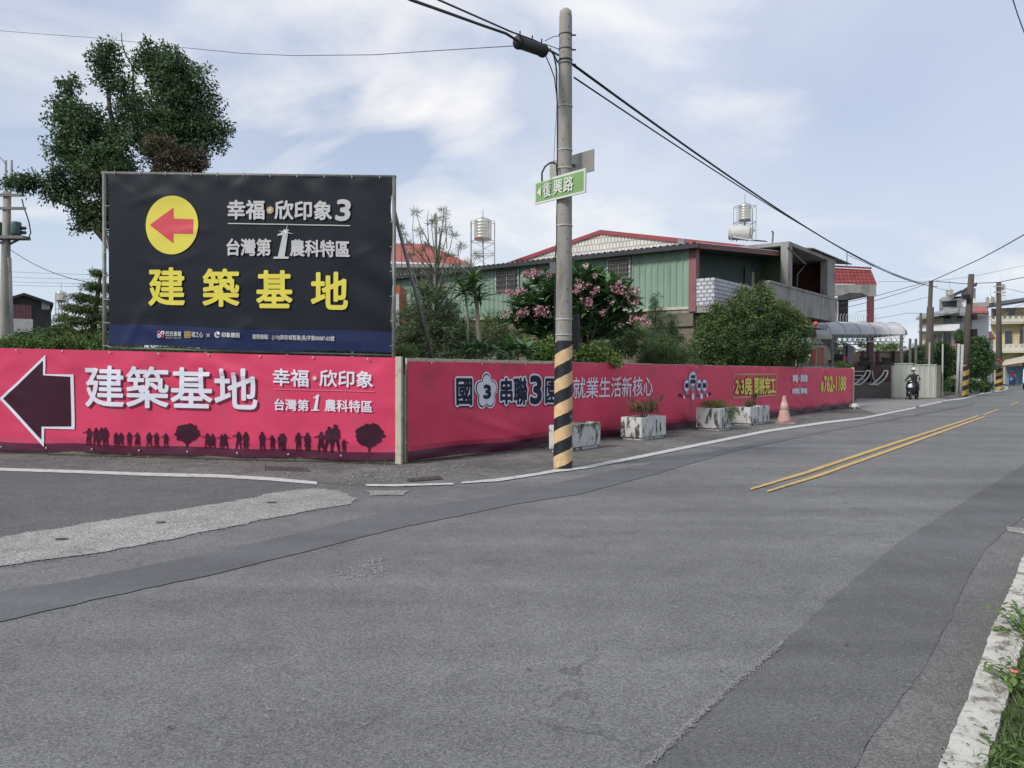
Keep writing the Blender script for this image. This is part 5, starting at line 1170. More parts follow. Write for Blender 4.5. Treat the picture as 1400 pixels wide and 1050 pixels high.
m_wh0 = mat('blue_grey_wall', (.26, .29, .32), .7, .08, 1, .1, 20)
# concrete house with open veranda right of the gable
ch = thing('concrete_house', 'grey concrete house with an open upper veranda and dark red inner wall', 'house', SH.pt(tg + 4, 2, 0))
ta, zt = SH.hit(1079, 335, so); tb_, zt2 = SH.hit(1143, 354, so); zroof = (zt + zt2) / 2
zfa = SH.hit(1140, 410, so)[1]; zfb = SH.hit(1140, 440, so)[1]; te, _ = SH.hit(1141, 420, so)
mb = MB(); mb.fbox(SH, ta, te + .2, so, 4.5, zroof - .12, zroof + .05); mb.build('roof_slab', m_beton, ch)
vs = []; ns = 0; s0_ = te - 3.2
t_ = SH.hit(1107, 350, so)[0]; t_end = SH.hit(1160, 349, so)[0]
while t_ < t_end:    # curved sheet roof lying over the slab edge
    for a, h in ((0, 0), (.06, .05), (.14, .05), (.2, 0)):
        vs += [SH.pt(t_ + a, so - .15 - .0, zroof + .10 + h), SH.pt(t_ + a, 1.5, zroof + .42 + h), SH.pt(t_ + a, 4.6, zroof + .5 + h)]; ns += 1
    t_ += .28
mb = MB(); mb.add(vs, [(3 * i + k, 3 * i + 3 + k, 3 * i + 4 + k, 3 * i + 1 + k) for i in range(ns - 1) for k in (0, 1)]); mb.build('sheet_roof', m_roofgrey, ch)
mb = MB(); mb.fbox(SH, ta - .1, ta + .45, so, so + .35, zfb, zroof - .12); mb.build('pillar', m_beton, ch)
tq, _ = SH.hit(1131, 400, so); mb = MB(); mb.fbox(SH, tq, te, so, so + .35, zfa, zroof - .12); mb.build('pillar', m_beton, ch)
mb = MB(); mb.fbox(SH, tk + .0, te, so - .05, so + .15, zfb, zfa - .0); mb.build('parapet', m_beton, ch)
mb = MB(); mb.fbox(SH, tk + .0, te + .05, so - .09, so + .19, zfa, zfa + .09); mb.build('parapet_cap', m_beton, ch)
mb = MB(); mb.fbox(SH, te - .3, te - .15, so + .35, 4.4, zfb, zroof - .12); mb.build('inner_wall', mat('maroon_wall', (.115, .032, .026), .7, .15, 1, .2, 20), ch)
mb = MB(); mb.fbox(SH, ta, te - .3, 3.2, 3.35, zfb, zroof - .12); mb.build('back_wall', mat('brown_wall', (.05, .042, .036), .7, .15, 1, .2, 20), ch)
mb = MB(); mb.fbox(SH, ta + 1.0, ta + 2.2, 3.1, 3.19, zfb + .1, zroof - .9); mb.build('door', m_dark, ch)
mb = MB(); mb.fbox(SH, ta + 3.1, ta + 3.3, 3.0, 3.19, zfb + .1, zroof - .7); mb.build('door_frame', m_beton, ch)
mb = MB(); mb.fbox(SH, tk, te, so + .15, 3.2, zfb - .02, zfb + .15); mb.build('floor_slab', m_beton, ch)
mb = MB(); mb.fbox(SH, tg + .3, te, 1.2, 1.4, 0, zfb - .05); mb.build('ground_wall', m_dark, ch)
def gdoor(name, xa, xb, za, zb_, m, s_=1.12):
    a = SH.hit(xa, 480, s_)[0]; b = SH.hit(xb, 480, s_)[0]; mb = MB(); mb.fbox(SH, a, b, s_ - .05, s_, za, zb_); mb.build(name, m, ch)
gdoor('orange_door', 1118, 1125, 0, 3.0, mat('orange_door', (.45, .15, .075), .6, .1, 2, 0))
gdoor('red_door', 1108, 1114, 1.9, 2.9, mat('red_door', (.30, .03, .02), .6, .1, 2, 0)); gdoor('pillar', 1101, 1104, 0, 3.3, m_beton, 1.0)
gdoor('window', 1139, 1152, 1.0, 2.7, m_glass); gdoor('pillar', 1158, 1166, 0, 3.3, m_wh0, 1.0); gdoor('wall', 1152, 1158, 0, 3.3, m_wh0)
mb = MB(); p0 = SH.pt(tr_ + .1, -.2, zfl + 1.0); mb.tube([SH.pt(tr_ - .1, so + .2, zp), SH.pt(tr_, so + .2, zfl + 2.2), SH.pt(tr_ + .9, so + .1, zroof - .7), SH.pt(ta - .12, so, zroof - .3), SH.pt(ta, so - .03, zroof - .02)], .045, 8); mb.build('drain_pipe', m_gdark, ch, smooth=True)
mb = MB(); q = P(1037, 325, 44); mb.tube([P(1056, 332, 42), P(1057, 318, 42), P(1055, 316, 42)], .05, 6); mb.build('vent_pipe', m_steel, ch)

# red-tiled porch
YP = SH.pt(te + 3, 0, 0).y + 6
po = thing('tiled_porch', 'porch block with a red tiled skirt roof on a maroon column', 'porch', P(1170, 480, YP).xy.to_3d())
m_rtile = brick('red_roof_tile', (.34, .050, .040), (.25, .036, .034), (.10, .02, .02), .26, .26, .035)
def PX(x, y, dy=0): return P(x, y, YP + dy)
mb = MB(); a, b, c, d = PX(1135, 366, 1), PX(1191, 369, 1), PX(1199, 389, 0), PX(1135, 388, 0)
mb.add([a, b, c, d], [(3, 2, 1, 0)]); e1, e2 = b + Vector((.5, 4, 0)), c + Vector((.8, 4.5, 0)); mb.add([b, e1, e2, c], [(0, 3, 2, 1)]); mb.add([a, b, e1, a + Vector((0, 5, 0))], [(0, 1, 2, 3)])
mb.build('tiled_skirt', m_rtile, po, uv=lambda p: (p.x + p.y * .4, p.z * 1.05))
mb = MB()
for i in range(17):
    q = a.lerp(b, (i + .5) / 17); mb.lathe(q + Vector((0, -.05, .04)), [(.02, 0), (.09, .03), (.09, .10), (.02, .14)], 8)
mb.build('ridge_tiles', m_rtile, po, uv=lambda p: (p.x, p.z))
z0, z1 = PX(1170, 405).z, PX(1170, 389).z
mb = MB(); x0, x1 = PX(1135, 400).x, PX(1198, 400).x; mb.prism([(x0, z0), (PX(1150, 400).x, z0 + .05), (PX(1160, 400).x, z0 + .22), (PX(1178, 400).x, z0 + .22), (PX(1188, 400).x, z0), (x1, z0), (x1, z1), (x0, z1)], lambda p, q, r: Vector((p, r, q)), YP, YP + .4); mb.build('beam', m_beton, po)
mb = MB(); mb.box(x1 - .4, x1, YP + .4, YP + 5, z0 + .1, z1); mb.build('side_beam', m_beton, po)
mb = MB(); mb.box(PX(1188.5, 400).x, PX(1195.5, 400).x, YP + .02, YP + .36, 0, z0); mb.build('column', mat('maroon_tile', (.16, .045, .055), .35, .15, 6, .2, 20), po)
mb = MB(); mb.box(PX(1135, 400).x, PX(1172, 400).x, YP + 3, YP + 3.2, 0, z0 + .2); mb.build('wall', m_beton, po)
mb = MB(); mb.box(PX(1146, 400, 3).x, PX(1159, 400, 3).x, YP + 2.9, YP + 2.99, PX(1150, 436).z, PX(1150, 404).z); mb.build('door', m_dark, po)
mb = MB(); mb.box(PX(1150, 400, 1).x, PX(1163, 400, 1).x, YP + 2.9, YP + 2.99, 0, 2.4); mb.build('door', m_dark, po)
mb = MB()
for i in range(15):
    x = PX(1142 + i * 4, 400).x; zr = PX(1150, 444).z; mb.tube([(x, YP + .1, zr), (x, YP + .1, zr + .62), (x + .1, YP + .1, zr + .72)], .018, 4)
mb.build('balustrade', m_frame, po)
mb = MB(); mb.box(PX(1135, 400).x, PX(1190, 400).x, YP, YP + 3, PX(1150, 448).z, PX(1150, 444).z); mb.build('balcony_slab', m_beton, po)
mb = MB(); mb.tube([PX(1158, 366), PX(1158, 345)], .03, 5); mb.build('mast', m_steel, po)

# carport with curved sheet roof and lattice beam
CY = 45.75
cp = thing('carport', 'white arched sheet carport roof on posts with a zigzag lattice beam', 'carport', P(1190, 480, CY).xy.to_3d())
nz_a = 9; vs = []; secs = []; fx = [1115, 1140, 1165, 1190, 1215, 1236]
m_cp = mat('carport_sheet', (.46, .47, .49), .7, .08, 1, .05, 20, spec=.2, dirt=.2, dirtcol=(.35, .36, .36))
xa, xb = P(1116, 458, CY).x, P(1238, 458, CY).x; ze = P(1200, 457, CY).z; rise = P(1200, 440, CY + 1.5).z - ze
wid = 5.0
for j in range(13):
    x = xa + (xb - xa) * j / 12
    for i in range(nz_a + 1):
        an = math.pi * i / nz_a; vs.append((x + .25 * (1 - math.cos(an)), CY + wid / 2 - wid / 2 * math.cos(an), ze + rise * math.sin(an)))
mb = MB(); mb.add(vs, [(j * (nz_a + 1) + i, (j + 1) * (nz_a + 1) + i, (j + 1) * (nz_a + 1) + i + 1, j * (nz_a + 1) + i + 1) for j in range(12) for i in range(nz_a)]); mb.build('roof_sheet', m_cp, cp, smooth=True)
mb = MB()
for j in range(0, 13, 2):
    x = xa + (xb - xa) * j / 12; mb.tube([(x + .25 * (1 - math.cos(math.pi * i / 8)), CY + wid / 2 - wid / 2 * math.cos(math.pi * i / 8), ze + rise * math.sin(math.pi * i / 8) + .03) for i in range(9)], .025, 4)
mb.build('roof_rib', m_frame, cp)
m_wpaint = mat('white_paint', (.52, .52, .49), .6, .08, 3, .1, 30, dirt=.25, dirtcol=(.30, .28, .25), dscale=5)
mb = MB(); x0, x1 = P(1141, 458, CY).x, xb; zl_, zh = P(1200, 467, CY).z, ze - .03; k = 13
mb.tube([(x0, CY + .05, zl_), (x1, CY + .05, zl_)], .035, 5); mb.tube([(x0, CY + .05, zh), (x1, CY + .05, zh)], .035, 5)
for i in range(k):
    a = x0 + (x1 - x0) * i / k; b = x0 + (x1 - x0) * (i + 1) / k; mb.tube([(a, CY + .05, zh), ((a + b) / 2, CY + .05, zl_), (b, CY + .05, zh)], .030, 4); mb.tube([((a + b) / 2, CY + .05, zl_), ((a + b) / 2, CY + .05, zh)], .02, 4)
mb.build('lattice_beam', m_wpaint, cp)
mb = MB(); mb.tube([(x0, CY + wid, zl_), (x1, CY + wid, zl_)], .035, 5)
for i in range(k):
    a = x0 + (x1 - x0) * i / k; b = x0 + (x1 - x0) * (i + 1) / k; mb.tube([(a, CY + wid, zh), ((a + b) / 2, CY + wid, zl_), (b, CY + wid, zh)], .030, 4)
mb.build('lattice_beam', m_wpaint, cp)
mb = MB(); mb.prism([(CY + .15 + wid * (.5 - .47 * math.cos(math.pi * i / 10)), ze + rise * .93 * math.sin(math.pi * i / 10)) for i in range(11)], lambda p, q, r: Vector((r + .25, p, q)), xb - .02, xb + .03); mb.build('end_panel', mat('smoke_panel', (.07, .085, .08), .3, .2, 2, 0), cp)
mb = MB(); mb.box(xa, P(1137, 458, CY).x, CY - .06, CY - .01, P(1120, 463.5, CY).z, ze); mb.build('fascia', m_wpaint, cp)
for x in (1138, 1232): mb = MB(); q = P(x, 500, CY + .05); mb.box(q.x - .07, q.x + .07, CY - .02, CY + .12, 0, zh); mb.build('post', m_steel, cp)
for x in (1244, 1252): mb = MB(); q = P(x, 500, CY + wid); mb.box(q.x - .06, q.x + .06, CY + wid - .05, CY + wid + .07, 0, zh); mb.build('post', m_steel, cp)

# gate, walls, and white sheet fence at the end of the hoarding
GY = 45.2
gt = thing('granite_gate_wall', 'brown granite gate wall with two white curved ornaments', 'gate', P(1195, 480, GY).xy.to_3d())
m_gran = mat('granite', (.075, .058, .052), .4, .25, 14, .1, 60, col2=(.11, .09, .082)); m_gran2 = mat('red_granite', (.060, .020, .022), .4, .2, 10, .1, 60)
X = lambda x, dy=0: P(x, 500, GY + dy).x
Z = lambda y, dy=0: P(1200, y, GY + dy).z
mb = MB(); mb.box(X(1155), X(1219), GY, GY + .25, 0, Z(522)); mb.build('lower_wall', m_gran, gt)
mb = MB(); mb.box(X(1190), X(1219), GY + .02, GY + .23, Z(522) + .003, Z(500)); mb.build('upper_wall', m_gran2, gt)
mb = MB(); mb.box(X(1150), X(1192), GY + .3, GY + .6, 0, Z(497)); mb.build('rear_wall', m_gran2, gt)
for x in (1183, 1212): 
    q = X(x, .3); mb = MB(); mb.box(q - .35, q + .35, GY + .1, GY + .5, Z(499) , Z(495)); mb.box(q - .2, q + .2, GY + .2, GY + .45, Z(495), Z(490)); mb.box(q - .28, q + .28, GY + .15, GY + .5, Z(490), Z(488.5)); mb.build('lantern_cap', m_dark, gt)
def swoosh(x0, flip):
    mb = MB(); o_ = []; i_ = []
    for k in range(9):
        e = k / 8; o_.append((x0 + 21 - 0 - 14 * (e ** 2.2), 507 + 19 * e)); i_.append((x0 + 16 - 15.5 * (e ** 1.6), 507 + 18 * e))
    for seg in (o_, i_): mb.tube([(X(a), GY - .05, Z(b)) for a, b in seg], .05, 6)
    mb.tube([(X(o_[0][0]), GY - .05, Z(507)), (X(i_[0][0]), GY - .05, Z(507))], .05, 6); mb.tube([(X(o_[-1][0]), GY - .05, Z(526)), (X(i_[-1][0]) - .2, GY - .05, Z(525.5))], .05, 6)
    mb.build('curved_ornament', m_wpaint, gt)
swoosh(1168, 1); swoosh(1192, 1)
mb = MB(); mb.tube([(X(1192 - 0) + .0, GY - .05, Z(507)), (X(1193), GY - .05, Z(516)), (X(1197), GY - .05, Z(524)), (X(1200), GY - .05, Z(527))], .035, 5)
for y in (508, 513.5, 519, 525): mb.tube([(X(1155), GY + .05, Z(y)), (X(1184), GY + .05, Z(y))], .03, 5)
mb.build('rails', m_wpaint, gt)
wf = thing('sheet_fence', 'white corrugated sheet fence directly behind the dark scooter rider', 'fence', P(1250, 480, GY).xy.to_3d())
WFf = FR((X(1218.5), GY + .2), (1, .0)); 
for a, b, zt_ in ((1219, 1251, 497.5), (1252, 1283, 499)):
    mb = MB(); corr(mb, WFf, X(a) - X(1218.5), X(b) - X(1218.5), 0, .06, Z(zt_), .32, .03); mb.fbox(WFf, X(a) - X(1218.5), X(b) - X(1218.5), -.04, .03, Z(zt_), Z(zt_) + .06); mb.build('panel', m_panel, wf)
mb = MB(); mb.fbox(WFf, X(1283) - X(1218.5), X(1289) - X(1218.5), .0, .35, 0, Z(499)); mb.build('end_pillar', m_beton_d, wf)
mb = MB(); mb.fbox(WFf, 0, X(1283) - X(1218.5), -.02, .04, 0, .06); mb.build('base_rail', m_beton_d, wf)
yw = thing('yard_wall', 'beige yard wall with dark railing posts seen under the carport', 'wall', P(1205, 480, 56).xy.to_3d())
mb = MB(); mb.box(P(1150, 480, 56).x, P(1248, 480, 56).x, 56, 56.2, 0, P(1200, 481, 56).z); mb.build('wall', mat('beige_wall', (.36, .29, .22), .8, .1, 1, .2, 20), yw)
for x in (1180, 1200, 1221, 1243): mb = MB(); q = P(x, 480, 55.8); mb.box(q.x - .1, q.x + .1, 55.75, 55.9, 0, P(x, 479, 55.8).z); mb.build('post', m_gran2, yw)
mb = MB(); 
for y in (482, 495): mb.tube([P(1170, y, 55.8), P(1248, y, 55.8)], .04, 5)
mb.build('rail', m_gran2, yw)
fwl = thing('garden_wall', 'low grey wall with railing just above the far end of the fence', 'wall', P(1120, 480, 40).xy.to_3d())
mb = MB(); mb.box(P(1096, 480, 40).x, P(1146, 480, 40).x, 40, 40.2, 0, P(1120, 500, 40).z)
mb.build('wall', m_beton, fwl); mb = MB(); mb.tube([P(1096, 498, 40), P(1146, 498, 40)], .03, 5); mb.build('rail', m_steel, fwl)
for i, (x, y) in enumerate(((1115, 443), (1102, 442))):
    q = P(x, y, 36); mb = MB(); r0 = .13; mb.lathe(q, [(.03, -.13), (.10, -.09), (r0, 0), (.10, .09), (.03, .13)], 12); o = mb.build('lantern', mat('lantern_red', (.50, .09, .06), .6, .1, 3, 0), shift=q); tag(o, ('round red lantern hanging at the balcony edge, the right one' if i == 0 else 'round red lantern half hidden by the feathery shrub, the left one'), 'lantern')

# ------------------------------------------------------------------ roof tanks
def tank_tower(label, Y, cx, ytop, ybot, rpx, legs, yfoot, seed, side=None):
    b = P(cx, yfoot, Y); k = Y / 1050; t = thing('water_tank', label, 'water tank', b)
    r = rpx * k; z0, z1 = P(cx, ybot, Y).z, P(cx, ytop, Y).z; prof = [(r * .2, z0 - b.z), (r * .9, z0 + .05 - b.z), (r, z0 + .12 - b.z)]
    nn = 6; hh = z1 - .35 * r - z0 - .12
    for i in range(nn): zz = z0 + .12 + hh * (i + .5) / nn - b.z; prof += [(r, zz - .03), (r * 1.02, zz), (r, zz + .03)]
    zt_ = z1 - .35 * r - b.z; prof += [(r, zt_), (r * .9, zt_ + .14 * r), (r * .6, zt_ + .28 * r), (r * .25, zt_ + .35 * r), (r * .2, zt_ + .45 * r)]
    mb = MB(); mb.lathe(b, prof, 24); mb.build('tank', m_tank, t, smooth=True)
    mb = MB(); lw = legs * k; zs_ = z0 - .02; top_ = z0 + (z1 - z0) * .82
    cs_ = [(-lw, -lw * .6), (lw, -lw * .6), (lw, lw * .6), (-lw, lw * .6)]
    for i, (x, y) in enumerate(cs_):
        nx, ny = cs_[(i + 1) % 4]; mb.tube([(b.x + x, Y + y, b.z), (b.x + x, Y + y, top_)], .024, 4)
        for zz in (zs_, (zs_ + b.z) / 2, top_): mb.tube([(b.x + x, Y + y, zz), (b.x + nx, Y + ny, zz)], .02, 4)
        mb.tube([(b.x + x, Y + y, b.z), (b.x + nx, Y + ny, (zs_ + b.z) / 2)], .015, 4); mb.tube([(b.x + nx, Y + ny, (zs_ + b.z) / 2), (b.x + x, Y + y, zs_)], .015, 4)
    mb.build('frame', m_frame, t)
    mb = MB(); mb.tube([(b.x, Y, z1 - .05), (b.x, Y, z1 + 12 * k)], .015, 4); mb.build('rod', m_steel, t)
    mb = MB(); mb.tube([(b.x, Y, z0 + .1), (b.x + .05, Y, b.z)], .05, 6); mb.build('pipe', m_frame, t)
    return t
tank_tower('steel water tank on a lattice stand above the dark roof left of the pole', 46, 660, 298, 330, 12, 16, 366, 1)
tank_tower('steel water tank in a tall pipe frame on the brick gable roof', 50, 1018, 278, 304, 8.5, 13, 328, 2)
sh_ = thing('solar_water_heater', 'white drum solar water heater on legs beside the roof tank', 'water heater', P(1012, 328, 48))
mb = MB(); A = P(997, 318, 48.5); B = P(1026, 319, 48); mb.lathe(A, [(.2, -.03), (.42, 0), (.45, .06), (.45, (B - A).length - .06), (.42, (B - A).length), (.2, (B - A).length + .03)], 18, ax=B - A); mb.build('drum', m_wpaint, sh_, smooth=True)
mb = MB()
for x in (999, 1006, 1020, 1027): mb.tube([P(x, 320, 48), P(x + 1, 330, 48)], .035, 4)
mb.tube([P(1002, 324, 47.8), P(1030, 329, 46)], .06, 5); mb.build('stand', m_frame, sh_)
mb = MB(); mb.add([P(1001, 325, 47.9), P(1047, 329, 46), P(1050, 331, 47), P(1004, 328, 49)], [(0, 1, 2, 3)]); mb.build('collector', m_wpaint, sh_)

# ------------------------------------------------------------------ red-roofed house behind the billboard
YR = 42
rh = thing('red_roof_house', 'grey house with a faded red sheet roof right of the billboard', 'house', P(580, 480, YR).xy.to_3d())
m_rroof = mat('faded_red_roof', (.36, .105, .085), .6, .1, 1, .1, 30, dirt=.2, dirtcol=(.28, .10, .08))
ri = P(600, 340, YR + 3); mb = MB()
pts = [P(500, 332, YR + 3), P(586, 334, YR + 3), P(642, 362, YR), P(500, 356, YR)]
mb.add(pts, [(3, 2, 1, 0)]); nn = 22
mb.build('roof', m_rroof, rh)
mb = MB()
for i in range(nn):
    e = i / nn; a = pts[0].lerp(pts[1], e) if e < 1 else pts[1]; b = pts[3].lerp(pts[2], e); mb.tube([a + Vector((0, 0, .03)), b + Vector((0, 0, .03))], .03, 4)
mb.build('roof_rib', m_rroof, rh)
mb = MB(); mb.add([pts[1], P(620, 350, YR + 9), P(646, 362, YR + 8), pts[2]], [(0, 1, 2, 3)]); mb.build('roof', m_rroof, rh)
mb = MB(); mb.box(P(500, 360, YR).x, P(642, 360, YR).x, YR - .1, YR + .1, P(600, 366, YR).z, P(600, 361, YR).z); mb.build('fascia', m_beton, rh)
mb = MB(); mb.box(P(500, 360, YR).x, P(636, 360, YR).x, YR + .6, YR + 8, 0, P(600, 361, YR).z); mb.build('wall', m_roofgrey, rh)
mb = MB(); mb.box(P(500, 360, YR).x, P(600, 360, YR).x, YR + .5, YR + .59, P(560, 384, YR).z, P(560, 373, YR).z); mb.build('window', m_dark, rh)
ob = thing('sheet_shed', 'small shed with an orange wall and pale door seen beside the frame post', 'shed', P(540, 480, 33).xy.to_3d())
mb = MB(); mb.box(P(515, 400, 33).x, P(547, 400, 33).x, 33, 35, 0, P(540, 390, 33).z); mb.build('wall', mat('orange_wall', (.35, .10, .05), .7, .1, 1, .1, 20), ob)
mb = MB(); mb.box(P(540, 400, 33).x, P(546, 400, 33).x, 32.9, 32.99, 0, P(540, 402, 33).z); mb.build('door', m_wpaint, ob)

# ------------------------------------------------------------------ far left: pole with transformers, barn
YQ = 31
def PQ(x, y): return P(x, y, YQ)
lp = thing('power_pole', 'pale concrete pole with transformers and crossarms at the left edge', 'utility pole', PQ(8, 480).xy.to_3d())
mb = MB(); mb.tube([(PQ(6, 480).x, YQ, 0), PQ(6, 465), PQ(8, 350), PQ(10, 262)], [.20, .19, .16, .14], 14); mb.build('shaft', m_pole, lp, smooth=True)
mb = MB(); mb.tube([(PQ(10, 480).x, YQ + .3, 0), PQ(11, 352)], [.13, .12], 10); mb.build('stay_post', m_pole, lp, smooth=True)
for x in (8, 16): mb = MB(); mb.tube([PQ(x, 262), PQ(x, 219)], .045, 6); mb.build('riser', m_frame, lp)
for y, x1 in ((268, 36), (286, 38)): mb = MB(); a, b = PQ(-30, y - 3), PQ(x1, y); mb.box(a.x, b.x, YQ - .2, YQ - .1, b.z - .05, b.z + .05); mb.build('crossarm', m_steel, lp)
mb = MB(); a, b = PQ(-30, 323), PQ(38, 325); mb.box(a.x, b.x, YQ - .3, YQ + .2, b.z - .08, b.z + .04); mb.build('platform', m_steel, lp)
for s_ in (-1, 1): mb = MB(); mb.tube([PQ(9, 336), PQ(9 + s_ * 20, 326)], .05, 5); mb.build('strut', m_steel, lp)
m_tr = mat('transformer_green', (.055, .10, .105), .5, .1, 3, .1, 30)
for x in (-3, 23):
    q = PQ(x, 323); mb = MB(); r = .20; h = PQ(x, 306).z - q.z; mb.lathe(q + Vector((0, -.05, 0)), [(r * .9, .03), (r, .08), (r, h), (r * .95, h + .05), (r * .3, h + .09)], 16)
    mb.build('transformer', m_tr, lp, smooth=True)
for y in (312, 318): mb = MB(); mb.tube([PQ(30, y), PQ(35, y)], .07, 8); mb.build('insulator', m_cable, lp)
wire('lead', [PQ(30, 272), PQ(33, 285), PQ(36, 292), PQ(40, 305), PQ(42, 318), PQ(39, 326), PQ(35, 328)], .025, parent=lp)
for x in (24, 31): mb = MB(); mb.tube([PQ(x, 268), PQ(x, 258)], .03, 5); mb.build('insulator', m_cable, lp)
wire('telephone_wire', catline(PQ(10, 338), P(135, 388, 24), .25), .012, 'wire sagging from the transformer pole towards the layered pine', m=m_cable)
for i, (ya, yb) in enumerate(((370, 376), (378, 382), (384, 388), (389, 392))):
    wire('telephone_wire', [P(-20, ya, 60), P(60, (ya + yb) / 2 + .6, 60), P(145, yb, 60)], .014, ('highest', 'second highest', 'third highest', 'lowest')[i] + ' of the four faint level wires over the dark barn', m=mat('far_wire', (.20, .22, .22), .8, .05, 2, 0))
wire('telephone_wire', [P(-10, 208, 28), P(0, 215, 29), PQ(8, 224)], .014, 'short wire reaching the top of the transformer pole from the left edge')
YB = 62
bn_ = thing('barn', 'dark weathered barn with a reddish striped door beyond the left pole', 'barn', P(45, 480, YB).xy.to_3d())
m_barn = mat('barn_board', (.050, .046, .044), .9, .2, 1, .3, 10)
g_ = P(45, 480, YB); v_ = Vector((g_.x, g_.y, 0)).normalized(); BN = FR((g_.x, g_.y), (v_.y, -v_.x))
bq = lambda x, y, s_=0: BN.hit(x, y, s_)
def bpoly(pts, s0_, s1_, name, m):
    mb = MB(); mb.prism(pts, lambda a, b, d: BN.pt(a, d, b), s0_, s1_); return mb.build(name, m, bn_)
bpoly([(bq(-6, 440)[0], 0), (bq(70, 440)[0], 0), bq(70, 417), bq(33, 404), bq(-6, 415)], 0, 8, 'wall', m_barn)
a, b, c = bq(-9, 415), bq(33, 402.5), bq(73, 416)
bpoly([(a[0], a[1] - .12), (b[0], b[1] - .12), (b[0], b[1] + .1), (a[0], a[1] + .1)], -.4, 8.4, 'roof', m_roofblk)
bpoly([(b[0], b[1] - .12), (c[0], c[1] - .12), (c[0], c[1] + .1), (b[0], b[1] + .1)], -.4, 8.4, 'roof', m_roofblk)
m_bd = mat('barn_door', (.20, .095, .10), .8, .1, 2, .2, 20)
mb = MB(); corr(mb, BN, bq(12, 430)[0], bq(43, 430)[0], -.06, bq(12, 438)[1], bq(12, 416)[1], .45, .08); mb.build('door', m_bd, bn_)
for i in range(4): mb = MB(); x = bq(57 + i * 2.8, 417)[0]; mb.fbox(BN, x, x + .12, -.08, -.02, bq(57, 423)[1], bq(57, 412)[1]); mb.build('window_bar', m_frame, bn_)
mb = MB(); mb.fbox(BN, bq(12, 440)[0], bq(45, 440)[0], -2.2, -2, 0, bq(30, 438)[1]); mb.build('low_wall', m_wpaint, bn_)
tank_tower('pale water tank on a stand beyond the barn', 66, 84, 398, 413, 6.5, 6, 432, 5)
simple_tree('bush', 'dark bush at the foot of the barn wall', 'bush', [(30, 462, 16, 8), (48, 456, 12, 7), (15, 466, 10, 6)], 40, lf_dark, 60, 70, 26, .25, .12, .06)

# ------------------------------------------------------------------ far right
def lean_pole(label, x0, x1, ytop, ybase, Y, wpx, hazard=True, group='old poles along the far bend of the road', zb=0):
    a = P(x0, ybase, Y); a = Vector((a.x, Y, 0)); b = P(x1, ytop, Y); r = wpx * Y / 2100; t = thing('utility_pole', label, 'utility pole', a, group)
    mb = MB(); mb.tube([a, a.lerp(b, .5), b], [r * 1.15, r, r * .8], 12); mb.build('shaft', m_pole2, t, smooth=True)
    if hazard:
        e = .26; mb = MB(); mb.tube([a, a.lerp(b, e)], [r * 1.15 + .02, r * 1.08 + .02], 16, caps=False); mb.build('hazard_wrap', mat_hz, t, smooth=True)
    return t, a, b, r
mat_hz = stripes('hazard_wrap_yellow', (.012, .013, .015), (.45, .28, .05), 1.6, flip=-1)
lean_pole('slim leaning wooden pole rising behind the white sheet fence', 1266, 1273, 384, 500, 52, 6.5, False)
mb = MB(); a, b = P(1270, 498, 51.9), P(1272, 420, 51.9); mb.tube([Vector((a.x, 51.9, 0)), b], [.26, .22], 10); tag(mb.build('pole_stub', m_pole2, smooth=True), 'thick shorter pole lashed to the slim leaning one', 'pole')
t, a, b, r = lean_pole('dark thick pole with yellow and black base behind two white pipes', 1317, 1328, 375, 542, 49.5, 9)
for y0, y1 in ((403, 409), (450, 460), (430, 437)):
    q = P(1331 if y0 > 420 else 1321, y1, 49.3); mb = MB(); mb.box(q.x - .13, q.x + .13, 49.1, 49.5, q.z, P(1330, y0, 49.3).z); mb.build('switch_box', m_cable, t)
t, a, b, r = lean_pole('farthest dark pole with yellow and black base carrying the round mirror', 1366, 1365.5, 386, 532, 68, 7)
for y in (392, 400): mb = MB(); q = P(1365, y, 68); mb.box(q.x - .5, q.x + .5, 67.8, 67.9, q.z - .05, q.z + .05); mb.build('crossarm', m_frame, t)
lean_pole('thin far pole between the leaning pole and the white house', 1259, 1259, 428, 500, 75, 4, False)
mr = thing('convex_mirror', 'round convex traffic mirror with an orange hood on the farthest pole', 'mirror', P(1361, 500, 67))
q = P(1361, 499, 67.3); mb = MB(); mb.lathe(q, [(.30, 0), (.44, .02), (.47, .05), (.30, .14), (.05, .18)], 20, ax=(-.2, -1, 0)); mb.build('mirror_glass', mat('mirror', (.10, .12, .12), .2, .2, 2, 0, metallic=.3), mr, smooth=True)
mb = MB(); mb.tube([q + Vector((.50 * math.cos(math.pi * (.05 + .9 * i / 12)), -.1, .50 * math.sin(math.pi * (.05 + .9 * i / 12)))) for i in range(13)], .07, 6); mb.build('hood', mat('orange_hood', (.42, .08, .03), .5, .1, 2, 0), mr)
mb = MB(); mb.tube([q + Vector((0, .1, -.4)), q + Vector((.35, .6, -.4))], .04, 5); mb.build('bracket', m_steel, mr)
for i, (x0, x1, y0) in enumerate(((1308, 1311, 470), (1313, 1316, 471))):
    a = P(x0, 543, 48.2); b = P(x1, y0, 48.2); mb = MB(); mb.tube([(a.x, 48.2, 0), b], .085, 10); o = mb.build('white_pipe', m_frame, shift=(a.x, 48.2, 0), smooth=True)
    tag(o, ('left' if i == 0 else 'right') + ' one of two tall pale pipes standing before the thick dark pole', 'pipe', 'pair of pale pipes by the pole')
for i, (x, y0, y1, Y, lb) in enumerate(((1288, 470, 545, 46, 'thin grey post at the right end of the white sheet fence'), (1270, 468, 500, 50, 'thin pale pipe beside the leaning pole behind the sheet fence'))):
    a = P(x, y1, Y); mb = MB(); mb.tube([(a.x, Y, 0), P(x + 1, y0, Y)], .05, 6); tag(mb.build('slim_post', m_panel, shift=(a.x, Y, 0)), lb, 'post')
